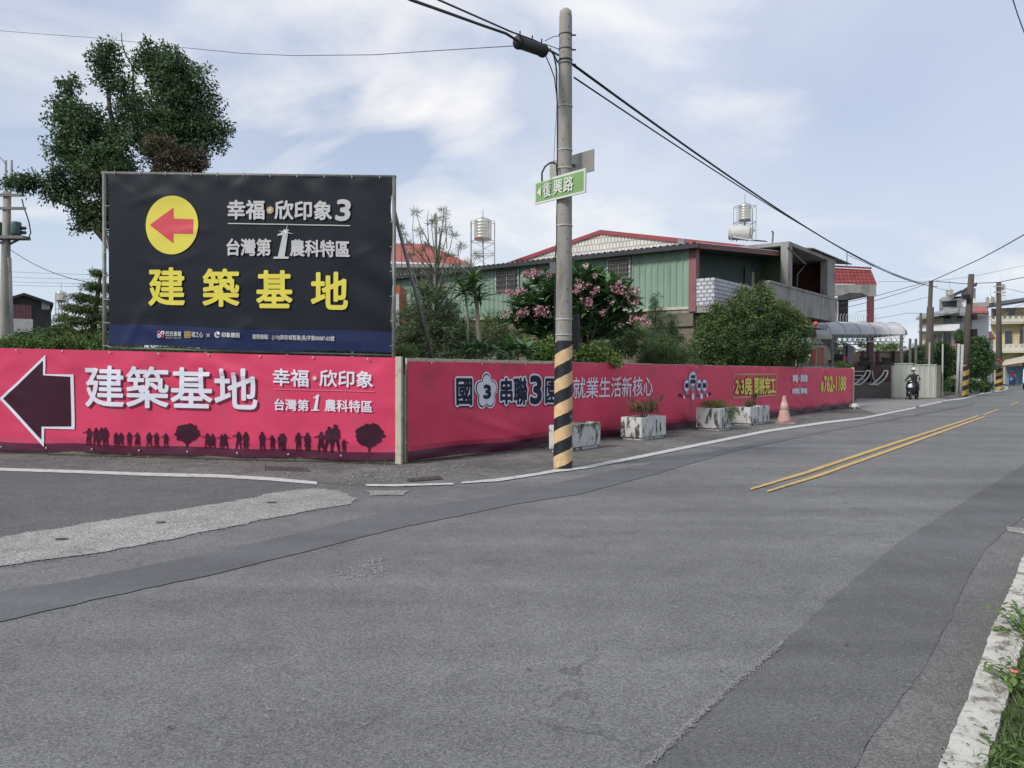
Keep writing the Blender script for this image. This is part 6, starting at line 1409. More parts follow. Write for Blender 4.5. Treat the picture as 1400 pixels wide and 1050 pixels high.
# road-side trees
simple_tree('clipped_tree', 'broad clipped dark green tree behind the right end of the sheet fence', 'tree', [(1262, 486, 20, 14), (1285, 482, 20, 14), (1270, 500, 22, 14), (1293, 498, 12, 14), (1250, 494, 10, 12), (1285, 512, 14, 12), (1300, 500, 8, 12), (1255, 508, 12, 14), (1268, 515, 14, 12)], 54, lf_dark, 71, 110, 44, .30, .13, .07, .9, 0, .5)
simple_tree('clipped_tree', 'tall dark green tree behind the thick dark pole', 'tree', [(1315, 462, 8, 10), (1338, 470, 12, 12), (1330, 480, 20, 12), (1345, 490, 12, 14), (1325, 495, 18, 16), (1340, 505, 16, 12), (1320, 508, 12, 10), (1312, 495, 10, 14)], 60, lf_dark, 72, 95, 44, .32, .15, .08, .9, 0, .5)
simple_tree('hedge', 'low dark hedge at the roadside left of the pale pipes', 'hedge', [(x, 527, 8, 9) for x in range(1292, 1350, 7)], 53, lf_dark, 73, 70, 30, .25, .12, .06)
mb = MB(); q = P(1345, 530, 60); mb.tube([(q.x, 60, 0), P(1345, 505, 60)], .28, 10); tag(mb.build('tree_stump', m_bark, shift=(q.x, 60, 0), smooth=True), 'dark thick trunk standing between the two striped poles', 'trunk')
for i, x in enumerate((1353, 1358)): mb = MB(); q = P(x, 530, 62); mb.tube([(q.x, 62, 0), P(x, 505, 62)], .07, 6); tag(mb.build('signpost', m_frame, shift=(q.x, 62, 0)), ('left' if i == 0 else 'right') + ' slim grey post left of the mirror pole', 'post', 'slim posts by the mirror')
simple_tree('palm_bush', 'pale bright green plants seen under the carport roof', 'bush', [(1212, 474, 12, 5), (1222, 472, 8, 5), (1203, 477, 8, 4)], 70, lf_bright, 74, 30, 30, .35, .3, .04)
simple_tree('round_shrub', 'small dark round shrub beside the maroon column', 'bush', [(1176, 470, 6, 4)], 60, lf_dark, 75, 80, 30, .2, .1, .05)

def viewframe(x, Y):
    g_ = P(x, 480, Y); v = Vector((g_.x, g_.y, 0)).normalized(); return FR((g_.x, g_.y), (v.y, -v.x))
VF = viewframe(1310, 86); VY = 86
def PP(x, y, Y):
    t_, z_ = VF.hit(x, y, Y - VY); return VF.pt(t_, Y - VY, z_)
def pbox(mb, x0, x1, y0, y1, Y, D, mi=0, base=False):
    a = VF.hit(x0, y1, Y - VY); b = VF.hit(x1, y0, Y - VY); mb.fbox(VF, a[0], b[0], Y - VY, Y - VY + D, 0 if base else a[1], b[1], mi)
m_wh = mat('pale_plaster', (.68, .69, .71), .8, .05, .7, .2, 10, dirt=.12, dirtcol=(.30, .30, .30), dscale=.8)
m_cr = mat('cream_plaster', (.48, .44, .33), .8, .06, .7, .2, 10)
m_yl = mat('yellow_plaster', (.52, .44, .25), .8, .06, .7, .2, 10, dirt=.25, dirtcol=(.40, .33, .20), dscale=1)
m_pr = mat('pink_roof', (.35, .11, .10), .7, .12, 1, .1, 10)
YW = 86
wh = thing('white_house', 'pale grey three storey house with stacked sheet roofs beyond the trees', 'house', PP(1300, 480, YW).xy.to_3d())
mb = MB(); pbox(mb, 1270, 1352, 430, 500, YW, 12, 0, True); mb.build('wall', m_wh, wh)
mb = MB(); pbox(mb, 1256, 1290, 434, 500, YW - 1.5, 6, 0, True); mb.build('side_wing', m_cr, wh)
mb = MB(); pbox(mb, 1254, 1312, 443, 453, YW - 2.5, 3); mb.build('balcony_band', m_wh, wh)
for x0, x1, y0, y1, D in ((1284, 1300, 429, 441, 2.1), (1309, 1315, 428, 440, .1), (1274, 1288, 456, 469, 2.1), (1291, 1300, 455, 469, 2.1)):
    mb = MB(); Yw = YW - 1.62 if x1 <= 1290 else YW - .12
    pbox(mb, x0, x1, y0, y1, Yw, .1); wn = mb.build('window', m_glass, wh); mb = MB(); pbox(mb, x0 - .6, x0, y0, y1, Yw - .08, .08); pbox(mb, x1, x1 + .6, y0, y1, Yw - .08, .08); pbox(mb, (x0 + x1) / 2 - .3, (x0 + x1) / 2 + .3, y0, y1, Yw - .08, .08); mb.build('frame', m_wpaint, wn)
mb = MB(); mb.slab(PP(1252, 435, YW - 3.5), PP(1310, 424, YW - 3.5), PP(1312, 420, YW + 3), PP(1258, 430, YW + 3), .25); mb.build('eave', m_roofgrey, wh)
mb = MB(); mb.slab(PP(1285, 428, YW - 3), PP(1352, 427, YW - 3), PP(1350, 418, YW + 5), PP(1292, 418, YW + 5), .3); mb.build('roof', m_roofgrey, wh)
mb = MB(); mb.slab(PP(1328, 425, YW - 3.2), PP(1351, 425.5, YW - 3.2), PP(1349, 419, YW + 2), PP(1327, 419, YW + 2), .2); mb.build('tile_patch', m_pr, wh)
mb = MB(); pbox(mb, 1308, 1333, 408, 424, YW + 4, 8); mb.build('roof_room', m_wh, wh)
mb = MB(); mb.slab(PP(1300, 404, YW + 3), PP(1336, 387, YW + 3), PP(1336, 386, YW + 12), PP(1302, 402, YW + 12), .3); mb.build('slanted_roof', m_roofblk, wh)
mb = MB(); pbox(mb, 1314, 1334, 394, 410, YW + 5, 6); mb.build('roof_shed', m_wh, wh)
mb = MB(); pbox(mb, 1284, 1312, 408, 422, YW + 5, 6); mb.build('roof_block', m_roofgrey, wh)
mb = MB(); mb.slab(PP(1284, 410, YW + 3), PP(1312, 408, YW + 3), PP(1314, 405, YW + 8), PP(1288, 406, YW + 8), .2); mb.build('roof', m_roofgrey, wh)
mb = MB(); pbox(mb, 1330, 1352, 413, 420, YW + 2, 6); mb.build('parapet', m_roofgrey, wh)
tank_tower('small steel water tank on the white house roof', 88, 1298, 395, 405, 4, 4, 409, 8)
tank_tower('small pale water tank at the left corner of the yellow house roof', 114, 1354, 405, 416, 5, 5, 420, 9)
tank_tower('steel water tank seen behind the top of the farthest pole', 120, 1368, 388, 396, 4.5, 5, 412, 10)
YY = 112; VF = viewframe(1390, 112); VY = 112
yh = thing('yellow_house', 'yellow three storey house with white cut out balcony rails', 'house', PP(1385, 480, YY).xy.to_3d())
mb = MB(); pbox(mb, 1354, 1460, 418, 510, YY, 12, 0, True); mb.build('wall', m_yl, yh)
mb = MB(); mb.slab(PP(1346, 419, YY - 2), PP(1460, 402, YY - 2), PP(1460, 398, YY + 8), PP(1352, 414, YY + 8), .3); mb.build('roof', m_roofblk, yh)
for y0, y1 in ((431, 441), (470, 480)):
    mb = MB(); pbox(mb, 1354, 1401, y0, y0 + 1.6, YY - 1.5, .3); pbox(mb, 1354, 1401, y1 - 1.8, y1, YY - 1.5, .3)
    k = 6
    for i in range(k + 1):
        x = 1354 + 47 * i / k; a = PP(x - 2.4, y0 + 1.5, YY - 1.4); b = PP(x + 2.4, y0 + 1.5, YY - 1.4); c = PP(x, y1 - 1.2, YY - 1.4)
        tt = lambda w_: (w_ - VF.o).dot(VF.u); mb.prism([(tt(a), a.z), (tt(c) - .1, c.z), (tt(c) + .1, c.z), (tt(b), b.z)], lambda p, q, r: VF.pt(p, r, q), -1.45, -1.3)
        if i < k:
            xm = x + 47 / k / 2; a = PP(xm - 3.4, y1 - 1.5, YY - 1.4); b = PP(xm + 3.4, y1 - 1.5, YY - 1.4); c = PP(xm, y0 + 4.6, YY - 1.4)
            mb.prism([(tt(a), a.z), (tt(b), b.z), (tt(c) + .1, c.z), (tt(c) - .1, c.z)], lambda p, q, r: VF.pt(p, r, q), -1.42, -1.33)
    mb.build('balcony_rail', m_wpaint, yh)
    mb = MB(); pbox(mb, 1353, 1402, y1, y1 + 2.5, YY - 1.6, 1.6); mb.build('balcony_slab', m_cr, yh)
for x0, x1, y0, y1 in ((1379, 1388, 421, 431), (1374, 1384, 453, 470), (1394, 1402, 452, 470), (1358, 1366, 424, 436)):
    mb = MB(); pbox(mb, x0, x1, y0, y1, YY - .1, .09); wn = mb.build('window', m_glass, yh); mb = MB(); pbox(mb, x0 - .7, x0, y0 - .7, y1, YY - .18, .17); pbox(mb, x1, x1 + .7, y0 - .7, y1, YY - .18, .17); mb.build('frame', m_wpaint, wn)
mb = MB(); pbox(mb, 1398, 1403, 425, 500, YY - 1.2, 1.2); mb.build('pilaster', mat('brown_tile', (.16, .10, .08), .6, .1, 2, .1, 20), yh)
MY = 106
mk = thing('market_canopy', 'cream sheet awning with a red edge in front of blue stalls', 'awning', PP(1390, 480, MY).xy.to_3d())
mb = MB(); mb.slab(PP(1369, 500, 103), PP(1460, 486, 101), PP(1460, 474, 110), PP(1374, 492, 111), .12); mb.build('roof_sheet', m_cream, mk)
mb = MB(); a, b = PP(1369, 501, 102.9), PP(1460, 487, 100.9); mb.tube([a, b], .10, 5); mb.build('edge', m_dred, mk)
mb = MB(); pbox(mb, 1374, 1440, 501, 524, 108, 1, 0, True); mb.build('stall_wall', mat('blue_stall', (.16, .28, .40), .7, .15, 1, .1, 20), mk)
for x in (1371, 1391): mb = MB(); q = PP(x, 520, 104); mb.tube([(q.x, q.y, 0), (q.x, q.y, PP(x, 498, 104).z)], .05, 5); mb.build('post', m_steel, mk)
# other low buildings between
for (x0, x1, y0, Y, m, lb, rf_) in ((1296, 1335, 478, 74, m_cr, 'low cream building with a faded red roof behind the roadside trees', True), (1345, 1358, 462, 90, m_wh, 'grey wall with a red roof between the white and yellow houses', True), (1172, 1256, 478, 82, m_cr, 'low cream row of houses seen under the carport', False)):
    VF = viewframe((x0 + x1) / 2, Y); VY = Y; t = thing('low_house', lb, 'house', PP((x0 + x1) / 2, 480, Y).xy.to_3d()); mb = MB(); pbox(mb, x0, x1, y0, 505, Y, 8, 0, True); mb.build('wall', m, t)
    mb = MB(); mb.slab(PP(x0 - 3, y0, Y - 1), PP(x1 + 3, y0, Y - 1), PP(x1 - 3, y0 - (9 if rf_ else 2), Y + 4), PP(x0 + 5, y0 - (9 if rf_ else 2), Y + 4), .15); mb.build('roof', m_pr if rf_ else m_roofgrey, t)
# distant tree belt closing the horizon
rng = np.random.default_rng(77); cs = []
for x in np.arange(-160, 170, 2.6):
    Yb = 170 - abs(x) * .25; h = 4.5 + 2.5 * math.sin(x * .21) + 1.8 * math.sin(x * .53)
    for k in range(7): cs.append((x + rng.normal() * 1.5, Yb + rng.normal() * 3, h * rng.random() ** .7))
cs = np.array(cs); quads_mesh('far_trees', leaf_cloud(cs, np.full(len(cs), 2.0), 40, 1.1, .8, rng), lf_grey, None, 'stuff')
# yard plants filling the garden behind the fence
rng = np.random.default_rng(78); cs = []
for i in range(420):
    t_, s_ = rng.uniform(1, 26), rng.uniform(1.2, 7); p = RF.pt(t_, s_, 0); cs.append((p.x, p.y, rng.random() * .9))
for i in range(260):
    p = LF.pt(rng.uniform(-6, LLEN - .8), rng.uniform(1.6, 9), 0); cs.append((p.x, p.y, rng.random() * .8))
cs = np.array(cs); quads_mesh('ground_cover', leaf_cloud(cs, np.full(len(cs), .35), 60, .12, .04, rng), lf_mid, None, 'stuff')

# ------------------------------------------------------------------ planters, cone
def plant_in(t, f, h, kind, seed, label):
    rg_ = np.random.default_rng(seed)
    return rg_
specs = [(751, 766, 821, 582, 619.5, 'concrete planter half hidden behind the striped pole base'), (849, 877, 911, 571, 602.8, 'concrete planter with a small dark shrub in it'), (952, 984, 1001, 558.5, 589.5, 'concrete planter overflowing with green grass'), (1001, 1026, 1061, 557, 582.4, 'wide concrete planter beside the traffic cone')]
PL = []
for x0, xc, x1, y0, y1, lb in specs:
    t, f, hh = planter(x0, xc, x1, y0, y1, lb); PL.append((t, f, hh, (x0 + x1) / 2))
def small_plant(i, name, label, cat, cs_fn, m, per, ln, wd, tr, droop=0, stem=None):
    t, f, h, xc = PL[i]; rg_ = np.random.default_rng(200 + i * 3 + len(name)); c = np.array([list(v) for v in cs_fn(f, h, rg_)])
    q = thing(name, label, cat, f.pt(0, 0, h - .06)); quads_mesh('foliage', leaf_cloud(c, np.full(len(c), tr), per, ln, wd, rg_, 1, droop), m, q)
    limbs('stem', [([f.pt(0 if stem is None else stem, 0, h - .1), Vector(c[k])], .008, .003) for k in range(0, len(c), max(1, len(c) // 8))], m_bark, q)
small_plant(1, 'shrub', 'small dark reddish shrub growing in the second planter', 'shrub', lambda f, h, r: [f.pt(.05 + r.normal() * .17, r.normal() * .12, h + .08 + abs(r.normal()) * .19) for _ in range(26)], lf_red, 34, .05, .02, .07, stem=.05)
small_plant(1, 'shrub', 'dark green shrub leaves mixed into the second planter', 'shrub', lambda f, h, r: [f.pt(.05 + r.normal() * .2, r.normal() * .12, h + .10 + abs(r.normal()) * .2) for _ in range(26)], lf_dark, 34, .05, .02, .08, stem=.05)
small_plant(2, 'grass_tuft', 'tufts of long green grass spilling over the third planter', 'grass', lambda f, h, r: [f.pt(r.uniform(-.25, .30), r.uniform(-.3, .3), h + .02 + r.random() * .08) for _ in range(34)] + [f.pt(.12 + r.random() * .2, -.42, h - r.random() * .3) for _ in range(12)], lf_bright, 26, .15, .010, .07, -.4)
small_plant(3, 'weed', 'dark weeds standing in the wide planter', 'weed', lambda f, h, r: [f.pt(-.25 + r.normal() * .08, 0, h + r.random() * .12) for _ in range(7)] + [f.pt(.25 + r.normal() * .06, 0, h + r.random() * .32) for _ in range(9)], lf_dark, 30, .08, .02, .07, -.3)
small_plant(0, 'moss', 'dry brown moss and weeds on the planter behind the pole', 'moss', lambda f, h, r: [f.pt(r.uniform(-.6, .6), r.uniform(-.25, .25), h - .03 + r.random() * .03) for _ in range(40)], lf_brown, 16, .04, .02, .04)
q = G(1072, 579); cn = thing('traffic_cone', 'faded pinkish traffic cone standing beside the wide planter', 'traffic cone', (q.x, q.y, 0))
mb = MB(); k = q.y / 1050; hc = 38 * k; mb.box(q.x - .24, q.x + .24, q.y - .24, q.y + .24, 0, .04); mb.build('base', m_cone, cn)
mb = MB(); mb.lathe((q.x, q.y, 0), [(.20, .04), (.185, .10), (.05, hc - .03), (.035, hc), (.02, hc)], 20); mb.build('body', m_cone, cn, smooth=True)
mb = MB(); rz = lambda z: .185 - (.185 - .05) * (z - .10) / (hc - .13); mb.lathe((q.x, q.y, 0), [(rz(.40) + .002, .40), (rz(.40) + .004, .401), (rz(.62) + .004, .62), (rz(.62) + .002, .621)], 20); mb.build('sleeve', mat('cone_sleeve', (.52, .36, .32), .6, .1, 5, 0), cn, smooth=True)
# weeds along fence foot
rng = np.random.default_rng(91); cs = []
for i in range(70):
    t_ = rng.uniform(.3, 28); p = RF.pt(t_, -.08 - rng.random() * .12, .01); cs.append(p)
for i in range(30):
    p = LF.pt(rng.uniform(0, LLEN), -.05 - rng.random() * .08, .01); cs.append(p)
quads_mesh('fence_weeds', leaf_cloud(np.array([list(c) for c in cs]), np.full(len(cs), .06), 14, .06, .01, rng, .5, -.8), lf_olive, None, 'stuff')

# ------------------------------------------------------------------ right verge plants (near camera)
rnd = random.Random(55)
lfb = [leaf_mesh('verge_leaf', .055, .042, lf_bright, .3), leaf_mesh('verge_leaf', .065, .034, lf_mid, .3)]
def verge_plant(label, pts, n, spread, hgt, mesh_list, sc_=1.0):
    c = G(*pts); t = thing('verge_plant', label, 'plant', c); off = worldloc(t); mb = MB(); k = 0
    for i in range(n):
        a = rnd.random() * 6.28; r = spread * rnd.random() ** .6; h = hgt * rnd.uniform(.35, 1); base_ = c + Vector((math.cos(a) * r * .3, math.sin(a) * r * .3, .01)); tip = c + Vector((math.cos(a) * r, math.sin(a) * r, h)); mid = base_.lerp(tip, .5) + Vector((0, 0, h * .15)); mb.tube([base_, mid, tip], [.003, .0025, .0015], 4)
        for j in range(6):
            p = base_.lerp(mid, j / 3) if j < 3 else mid.lerp(tip, (j - 2) / 3.0)
            o = bpy.data.objects.new('leaf', rnd.choice(mesh_list)); COL.objects.link(o); o.parent = t
            o.matrix_local = Matrix.Translation(p - off) @ Matrix.Rotation(rnd.random() * 6.28, 4, 'Z') @ Matrix.Rotation(rnd.uniform(-.7, .5), 4, 'Y') @ Matrix.Scale(sc_ * rnd.uniform(.6, 1.2), 4); k += 1
    mb.build('stem', lf_olive, t)
    return t
verge_plant('leafy bright green plant leaning over the white kerb', (1416, 880), 40, .26, .20, lfb, .8)
verge_plant('low creeping weed on the white kerb at the lower right', (1362, 1035), 6, .11, .06, [lfb[1]], .45)
verge_plant('dense weeds behind the kerb beside the pink flower', (1418, 955), 46, .24, .15, lfb, .65)
verge_plant('weeds in the bottom right corner of the picture', (1400, 1050), 50, .22, .09, [lfb[1]], .55)
q = G(1385, 925, .07); fw = thing('flower', 'single coral pink flower at the edge of the white kerb', 'flower', q); mb = MB(); rr = random.Random(2)
mb2 = MB(); mb2.tube([Vector((q.x + .03, q.y, 0)), q], .003, 4); mb2.build('stem', lf_mid, fw)
for i in range(14):
    a = i * 2.4; r = .010 + .014 * (i / 14); d = Vector((math.cos(a), math.sin(a), .5)) * r; s = Vector((-math.sin(a), math.cos(a), 0)) * .012; c = q + Vector((0, 0, .012)); mb.add([c, c + d * .6 + s, c + d * 1.3 + Vector((0, 0, .006)), c + d * .6 - s], [(0, 1, 2, 3)])
mb.build('petals', mat('petal_coral', (.62, .18, .15), .6, .1, 20, 0), fw)
rng = np.random.default_rng(12); cs = []
kl = [at_len(e) for e in np.linspace(.80, 1, 60)] + [at_len(e) for e in np.linspace(.97, 1, 40)]
for i in range(2600):
    k = kl[rng.integers(0, 100)]; cs.append((k.x + .02 + rng.random() ** 1.4 * 1.0, k.y + rng.normal() * .1, .02))
cs = np.array(cs); quads_mesh('grass', leaf_cloud(cs, np.full(len(cs), .03), 9, .055, .005, rng, .4, -1.2), lf_mid, None, 'stuff')
rr = random.Random(9); mb = MB()
for i in range(260):
    e = 1 - .08 * rr.random(); a = A_ = None; k = at_len(e); p = k + Vector((-rr.random() * .17, rr.uniform(-.05, .05), .066)); s = rr.uniform(.002, .006); an = rr.random() * 6
    mb.add([p + Vector((math.cos(an) * s * 2, math.sin(an) * s * 2, .002)), p + Vector((-math.sin(an) * s, math.cos(an) * s, .004)), p + Vector((-math.cos(an) * s * 2, -math.sin(an) * s * 2, .001)), p + Vector((math.sin(an) * s, -math.cos(an) * s, .003))], [(0, 1, 2, 3)])
mb.build('leaf_litter', mat('litter', (.06, .045, .03), .9, .3, 30, 0, island=.6), kind='stuff')

# ------------------------------------------------------------------ people, scooters, vehicle
def skin_body(name, joints, bones, m, parent, sub=2):
    me = bpy.data.meshes.new(name); me.from_pydata([j[0] for j in joints], bones, []); o = bpy.data.objects.new(name, me); COL.objects.link(o)
    md = o.modifiers.new('s', 'SKIN'); md.use_smooth_shade = True
    for i, j in enumerate(joints):
        r = j[1] if isinstance(j[1], (tuple, list)) else (j[1], j[1]); me.skin_vertices[0].data[i].radius = r; me.skin_vertices[0].data[i].use_root = (i == 0)
    sb = o.modifiers.new('b', 'SUBSURF'); sb.levels = sub; sb.render_levels = sub
    dg = bpy.context.evaluated_depsgraph_get(); dg.update(); m2 = bpy.data.meshes.new_from_object(o.evaluated_get(dg)); bpy.data.objects.remove(o)
    m2.materials.clear(); m2.materials.append(m); m2.name = name; ob = bpy.data.objects.new(name, m2); COL.objects.link(ob); ob.parent = parent; return ob
m_skin = mat('skin', (.42, .25, .18), .6, .05, 5, 0); m_jack = mat('jacket_dark', (.028, .026, .032), .8, .2, 4, .2, 30); m_trou = mat('trousers_black', (.014, .015, .020), .8, .2, 4, .1, 30)
m_blackp = mat('scooter_black', (.016, .018, .024), .25, .1, 3, 0, spec=.6); m_tyre = mat('tyre', (.015, .015, .015), .9, .1, 5, .3, 60); m_helm = mat('helmet_pale', (.60, .60, .58), .3, .05, 4, 0); m_light = mat('headlight_glass', (.75, .78, .80), .15, .05, 4, 0)
def rider(loc, yaw, scale, label_p, label_s, jm, pm, hm, sm):
    S = lambda: Matrix.Translation(loc) @ Matrix.Rotation(yaw, 4, 'Z') @ Matrix.Scale(scale, 4)
    def fin(root): root.matrix_world = S()
    # scooter, faces -Y in its own frame
    s = thing('scooter', label_s, 'scooter', (0, 0, 0))
    def wheel(y):
        mb = MB(); prof = [(.10, -.045), (.20, -.05), (.235, -.03), (.245, 0), (.235, .03), (.20, .05), (.10, .045)]; mb.lathe((0, y, .245), prof, 22, ax=(1, 0, 0)); w_ = mb.build('wheel', m_tyre, s, smooth=True)
        mb = MB(); mb.lathe((0, y, .245), [(.02, -.055), (.14, -.052), (.14, .052), (.02, .055)], 18, ax=(1, 0, 0)); mb.build('rim', m_steel, w_)
    wheel(-.62); wheel(.62)
    def loft(name, secs, m):   # secs: (y, z, halfwidth, halfheight)
        mb = MB(); n = 12; vs = []
        for (y, z, hw, hh) in secs:
            for k in range(n):
                a = 2 * math.pi * k / n; c, d = math.cos(a), math.sin(a); vs.append((hw * math.copysign(abs(c) ** .7, c), y, z + hh * math.copysign(abs(d) ** .7, d)))
        mb.add(vs, [(i * n + k, i * n + (k + 1) % n, (i + 1) * n + (k + 1) % n, (i + 1) * n + k) for i in range(len(secs) - 1) for k in range(n)] + [tuple(range(n))[::-1], tuple((len(secs) - 1) * n + k for k in range(n))]); return mb.build(name, m, s, smooth=True)
    loft('front_fender', [(-.90, .34, .03, .02), (-.84, .46, .07, .05), (-.66, .53, .085, .05), (-.48, .50, .07, .05)], sm)
    loft('front_shield', [(-.64, .66, .10, .12), (-.60, .70, .22, .28), (-.54, .70, .25, .36), (-.46, .66, .24, .36), (-.42, .60, .18, .26)], sm)
    loft('head_cowl', [(-.62, .98, .10, .05), (-.56, 1.01, .17, .09), (-.46, 1.03, .16, .08), (-.38, 1.02, .08, .05)], sm)
    loft('floor_board', [(-.5, .30, .18, .06), (-.1, .28, .19, .05), (.2, .32, .19, .08)], sm)
    loft('rear_body', [(.08, .50, .15, .20), (.3, .56, .19, .20), (.7, .62, .18, .16), (.98, .68, .10, .07)], sm)
    loft('seat', [(.05, .76, .12, .04), (.15, .78, .16, .055), (.6, .80, .17, .055), (.85, .84, .12, .04)], m_trou)
    mb = MB(); mb.lathe((0, -.665, .78), [(.03, .012), (.10, .006), (.12, -.03)], 16, ax=(0, -1, .15)); o = mb.build('headlight', m_light, s, smooth=True); 
    for v in o.data.vertices: v.co.x *= 1.15
    for sg in (-1, 1):
        mb = MB(); mb.tube([(sg * .08, -.44, 1.04), (sg * .32, -.40, 1.06), (sg * .40, -.37, 1.05)], .016, 8); mb.build('handlebar', m_cable, s, smooth=True)
        mb = MB(); mb.tube([(sg * .26, -.42, 1.08), (sg * .33, -.44, 1.22)], .008, 6); mb.lathe((sg * .36, -.44, 1.27), [(.02, -.01), (.06, 0), (.05, .012)], 12, ax=(0, 1, 0)); mb.build('mirror', m_frame, s, smooth=True)
        mb = MB(); mb.tube([(sg * .05, -.62, .245), (sg * .07, -.55, .5)], .02, 6); mb.build('fork', m_steel, s)
        mb = MB(); mb.lathe((sg * .13, -.60, .70), [(.01, .03), (.03, .02), (.035, 0)], 10, ax=(0, -1, 0)); mb.build('indicator', mat('amber', (.6, .25, .04), .3, .05, 3, 0), s)
    fin(s)
    p = thing('person', label_p, 'person', (0, 0, 0))
    J = [((0, .22, .90), (.17, .14)), ((0, .20, 1.05), (.155, .12)), ((0, .15, 1.22), (.18, .125)), ((0, .10, 1.36), (.17, .10)), ((0, .08, 1.44), (.07, .07)), ((0, .05, 1.52), (.055, .06))]
    B = [(0, 1), (1, 2), (2, 3), (3, 4), (4, 5)]
    for sg in (-1, 1):
        k = len(J); J += [((sg * .21, .09, 1.37), (.078, .078)), ((sg * .33, -.02, 1.18), (.058, .055)), ((sg * .36, -.24, 1.08), (.045, .042)), ((sg * .35, -.32, 1.07), (.038, .036))]; B += [(3, k), (k, k + 1), (k + 1, k + 2), (k + 2, k + 3)]
    skin_body('jacket', J, B, jm, p)
    J = [((0, .25, .90), (.17, .13))]; B = []
    for sg in (-1, 1):
        k = len(J)
        if sg == 1: pts = [((.13, .20, .87), (.105, .10)), ((.26, -.20, .80), (.085, .085)), ((.26, -.14, .45), (.062, .065)), ((.26, -.10, .13), (.045, .05))]
        else: pts = [((-.13, .20, .87), (.105, .10)), ((-.24, -.18, .78), (.085, .085)), ((-.27, -.14, .45), (.062, .065)), ((-.30, -.12, .12), (.045, .05))]
        J += pts; B += [(0, k), (k, k + 1), (k + 1, k + 2), (k + 2, k + 3)]
    skin_body('trousers', J, B, pm, p)
    for sg, fx_, fy, fz in ((-1, -.30, -.14, .05), (1, .26, -.12, .05)):
        skin_body('shoe', [((fx_, fy + .04, fz), (.045, .045)), ((fx_, fy - .08, fz - .008), (.048, .038)), ((fx_, fy - .17, fz - .015), (.040, .028))], [(0, 1), (1, 2)], m_trou, p)
        sk = [((sg * .36, -.30, 1.07), (.030, .034)), ((sg * .37, -.36, 1.06), (.042, .028))]; bo = [(0, 1)]
        for f_ in range(4):
            k = len(sk); x = sg * (.345 + .022 * f_); sk += [((x, -.39, 1.07), (.010, .010)), ((x, -.425, 1.055), (.009, .009)), ((x, -.41, 1.035), (.008, .008))]; bo += [(1, k), (k, k + 1), (k + 1, k + 2)]
        k = len(sk); sk += [((sg * .325, -.36, 1.045), (.011, .011)), ((sg * .33, -.39, 1.03), (.009, .009))]; bo += [(0, k), (k, k + 1)]
        skin_body('hand', sk, bo, m_skin, p, 1)
    hd = skin_body('head', [((0, .03, 1.56), (.055, .06)), ((0, .0, 1.62), (.078, .085)), ((0, .01, 1.70), (.080, .090)), ((0, -.085, 1.625), (.016, .02))], [(0, 1), (1, 2), (1, 3)], m_skin, p)
    mb = MB()
    for sg in (-1, 1): mb.lathe((sg * .03, -.083, 1.665), [(.004, .006), (.012, .002), (.013, -.004)], 8, ax=(0, -1, 0))
    mb.build('eyes', m_cable, hd); mb = MB(); mb.lathe((0, -.082, 1.585), [(.02, .004), (.024, 0)], 8, ax=(0, -1, 0)); mb.build('mouth', m_dred, hd)
    mb = MB(); prof = [(.128, -.045), (.134, .0), (.128, .05), (.10, .10), (.06, .13), (.02, .142)]; mb.lathe((0, .015, 1.70), prof, 20); mb.tube([(-.09, -.09, 1.70), (0, -.16, 1.695), (.09, -.09, 1.70)], .012, 6); mb.build('helmet', hm, p, smooth=True)
    mb = MB(); mb.prism([(-.10, 1.60), (.10, 1.60), (.11, 1.70), (-.11, 1.70)], lambda a, b, d: Vector((a, d + abs(a) * .4, b)), -.125, -.12); mb.build('visor', m_glass, p)
    fin(p)
g = G(1245, 546.3)
rider(Vector((g.x, g.y, 0)) + Vector((.2, .1, 0)), R(-42), 1.0, 'person in a dark jacket, black trousers and pale helmet riding a black scooter', 'black scooter with a bright headlight in front of the white sheet fence', m_jack, m_trou, m_helm, m_blackp)
g = P(1384, 524, 98); g.z = 0
m_redj = mat('jacket_pink', (.55, .05, .10), .7, .1, 3, 0); m_blue = mat('scooter_blue', (.10, .17, .42), .3, .1, 3, 0)
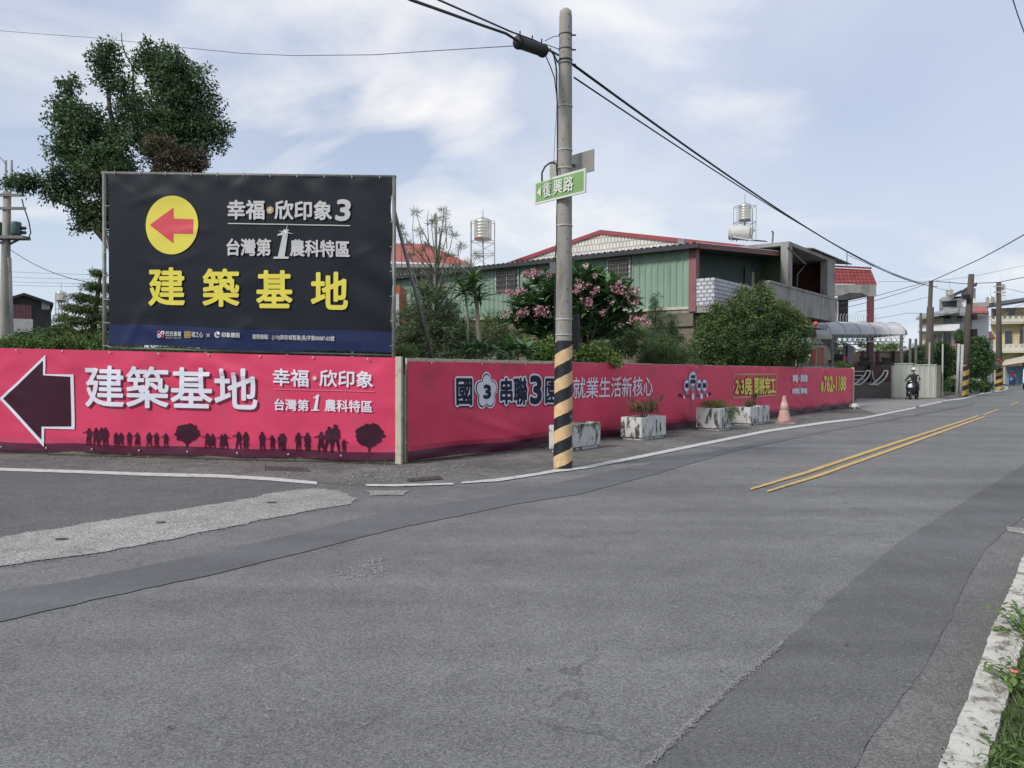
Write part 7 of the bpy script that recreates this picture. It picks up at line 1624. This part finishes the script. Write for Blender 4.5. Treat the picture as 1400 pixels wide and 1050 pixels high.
rider(Vector((g.x, g.y, 0)), R(-45), 1.0, 'distant person in a bright pink jacket riding a blue scooter', 'distant blue scooter approaching beside the blue stalls', m_redj, mat('trousers_navy', (.03, .04, .09), .8, .1, 3, 0), mat('helmet_red', (.40, .05, .05), .4, .1, 3, 0), m_blue)
# white van at right edge, front three quarter
g = G(1404, 532.5); vx, vy = g.x, g.y

m_van = mat('van_paint', (.60, .62, .63), .3, .03, 2, 0); x0 = P(1398, 530, vy).x
vn = thing('van', 'white van only just entering at the right edge of the picture', 'van', (x0, vy, 0)); vn.rotation_euler = (0, 0, -math.atan2(x0, vy) - .04)
mb = MB(); sec = [(vy, .35), (vy, .95), (vy + .45, 1.15), (vy + 1.0, 1.85), (vy + 1.4, 1.95), (vy + 4.2, 1.95), (vy + 4.3, .35)]
mb.prism(sec, lambda a, b, d: Vector((d, a, b)), x0, x0 + 1.65); mb.build('body', m_van, vn)
mb = MB(); mb.add([(x0 + .12, vy + .44, 1.19), (x0 + 1.53, vy + .44, 1.19), (x0 + 1.50, vy + .93, 1.80), (x0 + .15, vy + .93, 1.80)], [(0, 1, 2, 3)]); mb.build('windscreen', m_glass, vn)
mb = MB(); mb.box(x0 - .01, x0 - .002, vy + 1.1, vy + 2.0, 1.2, 1.75); mb.build('side_window', m_glass, vn)
mb = MB(); mb.box(x0 + .02, x0 + 1.63, vy - .08, vy - .002, .35, .60); mb.build('bumper', m_cable, vn)
for dx in (.1, 1.3): mb = MB(); mb.box(x0 + dx, x0 + dx + .28, vy - .04, vy - .003, .68, .86); mb.build('headlight', m_light, vn)
mb = MB(); mb.box(x0 - .20, x0 - .03, vy + .75, vy + .85, 1.15, 1.38); mb.build('mirror', m_cable, vn)
for dx in (.0, 1.5):
    for dy in (.75, 3.5):
        mb = MB(); mb.lathe((x0 + dx - .01, vy + dy, .30), [(.10, 0), (.28, .01), (.30, .04), (.30, .14), (.28, .17), (.10, .18)], 18, ax=(1, 0, 0)); w_ = mb.build('wheel', m_tyre, vn, smooth=True)
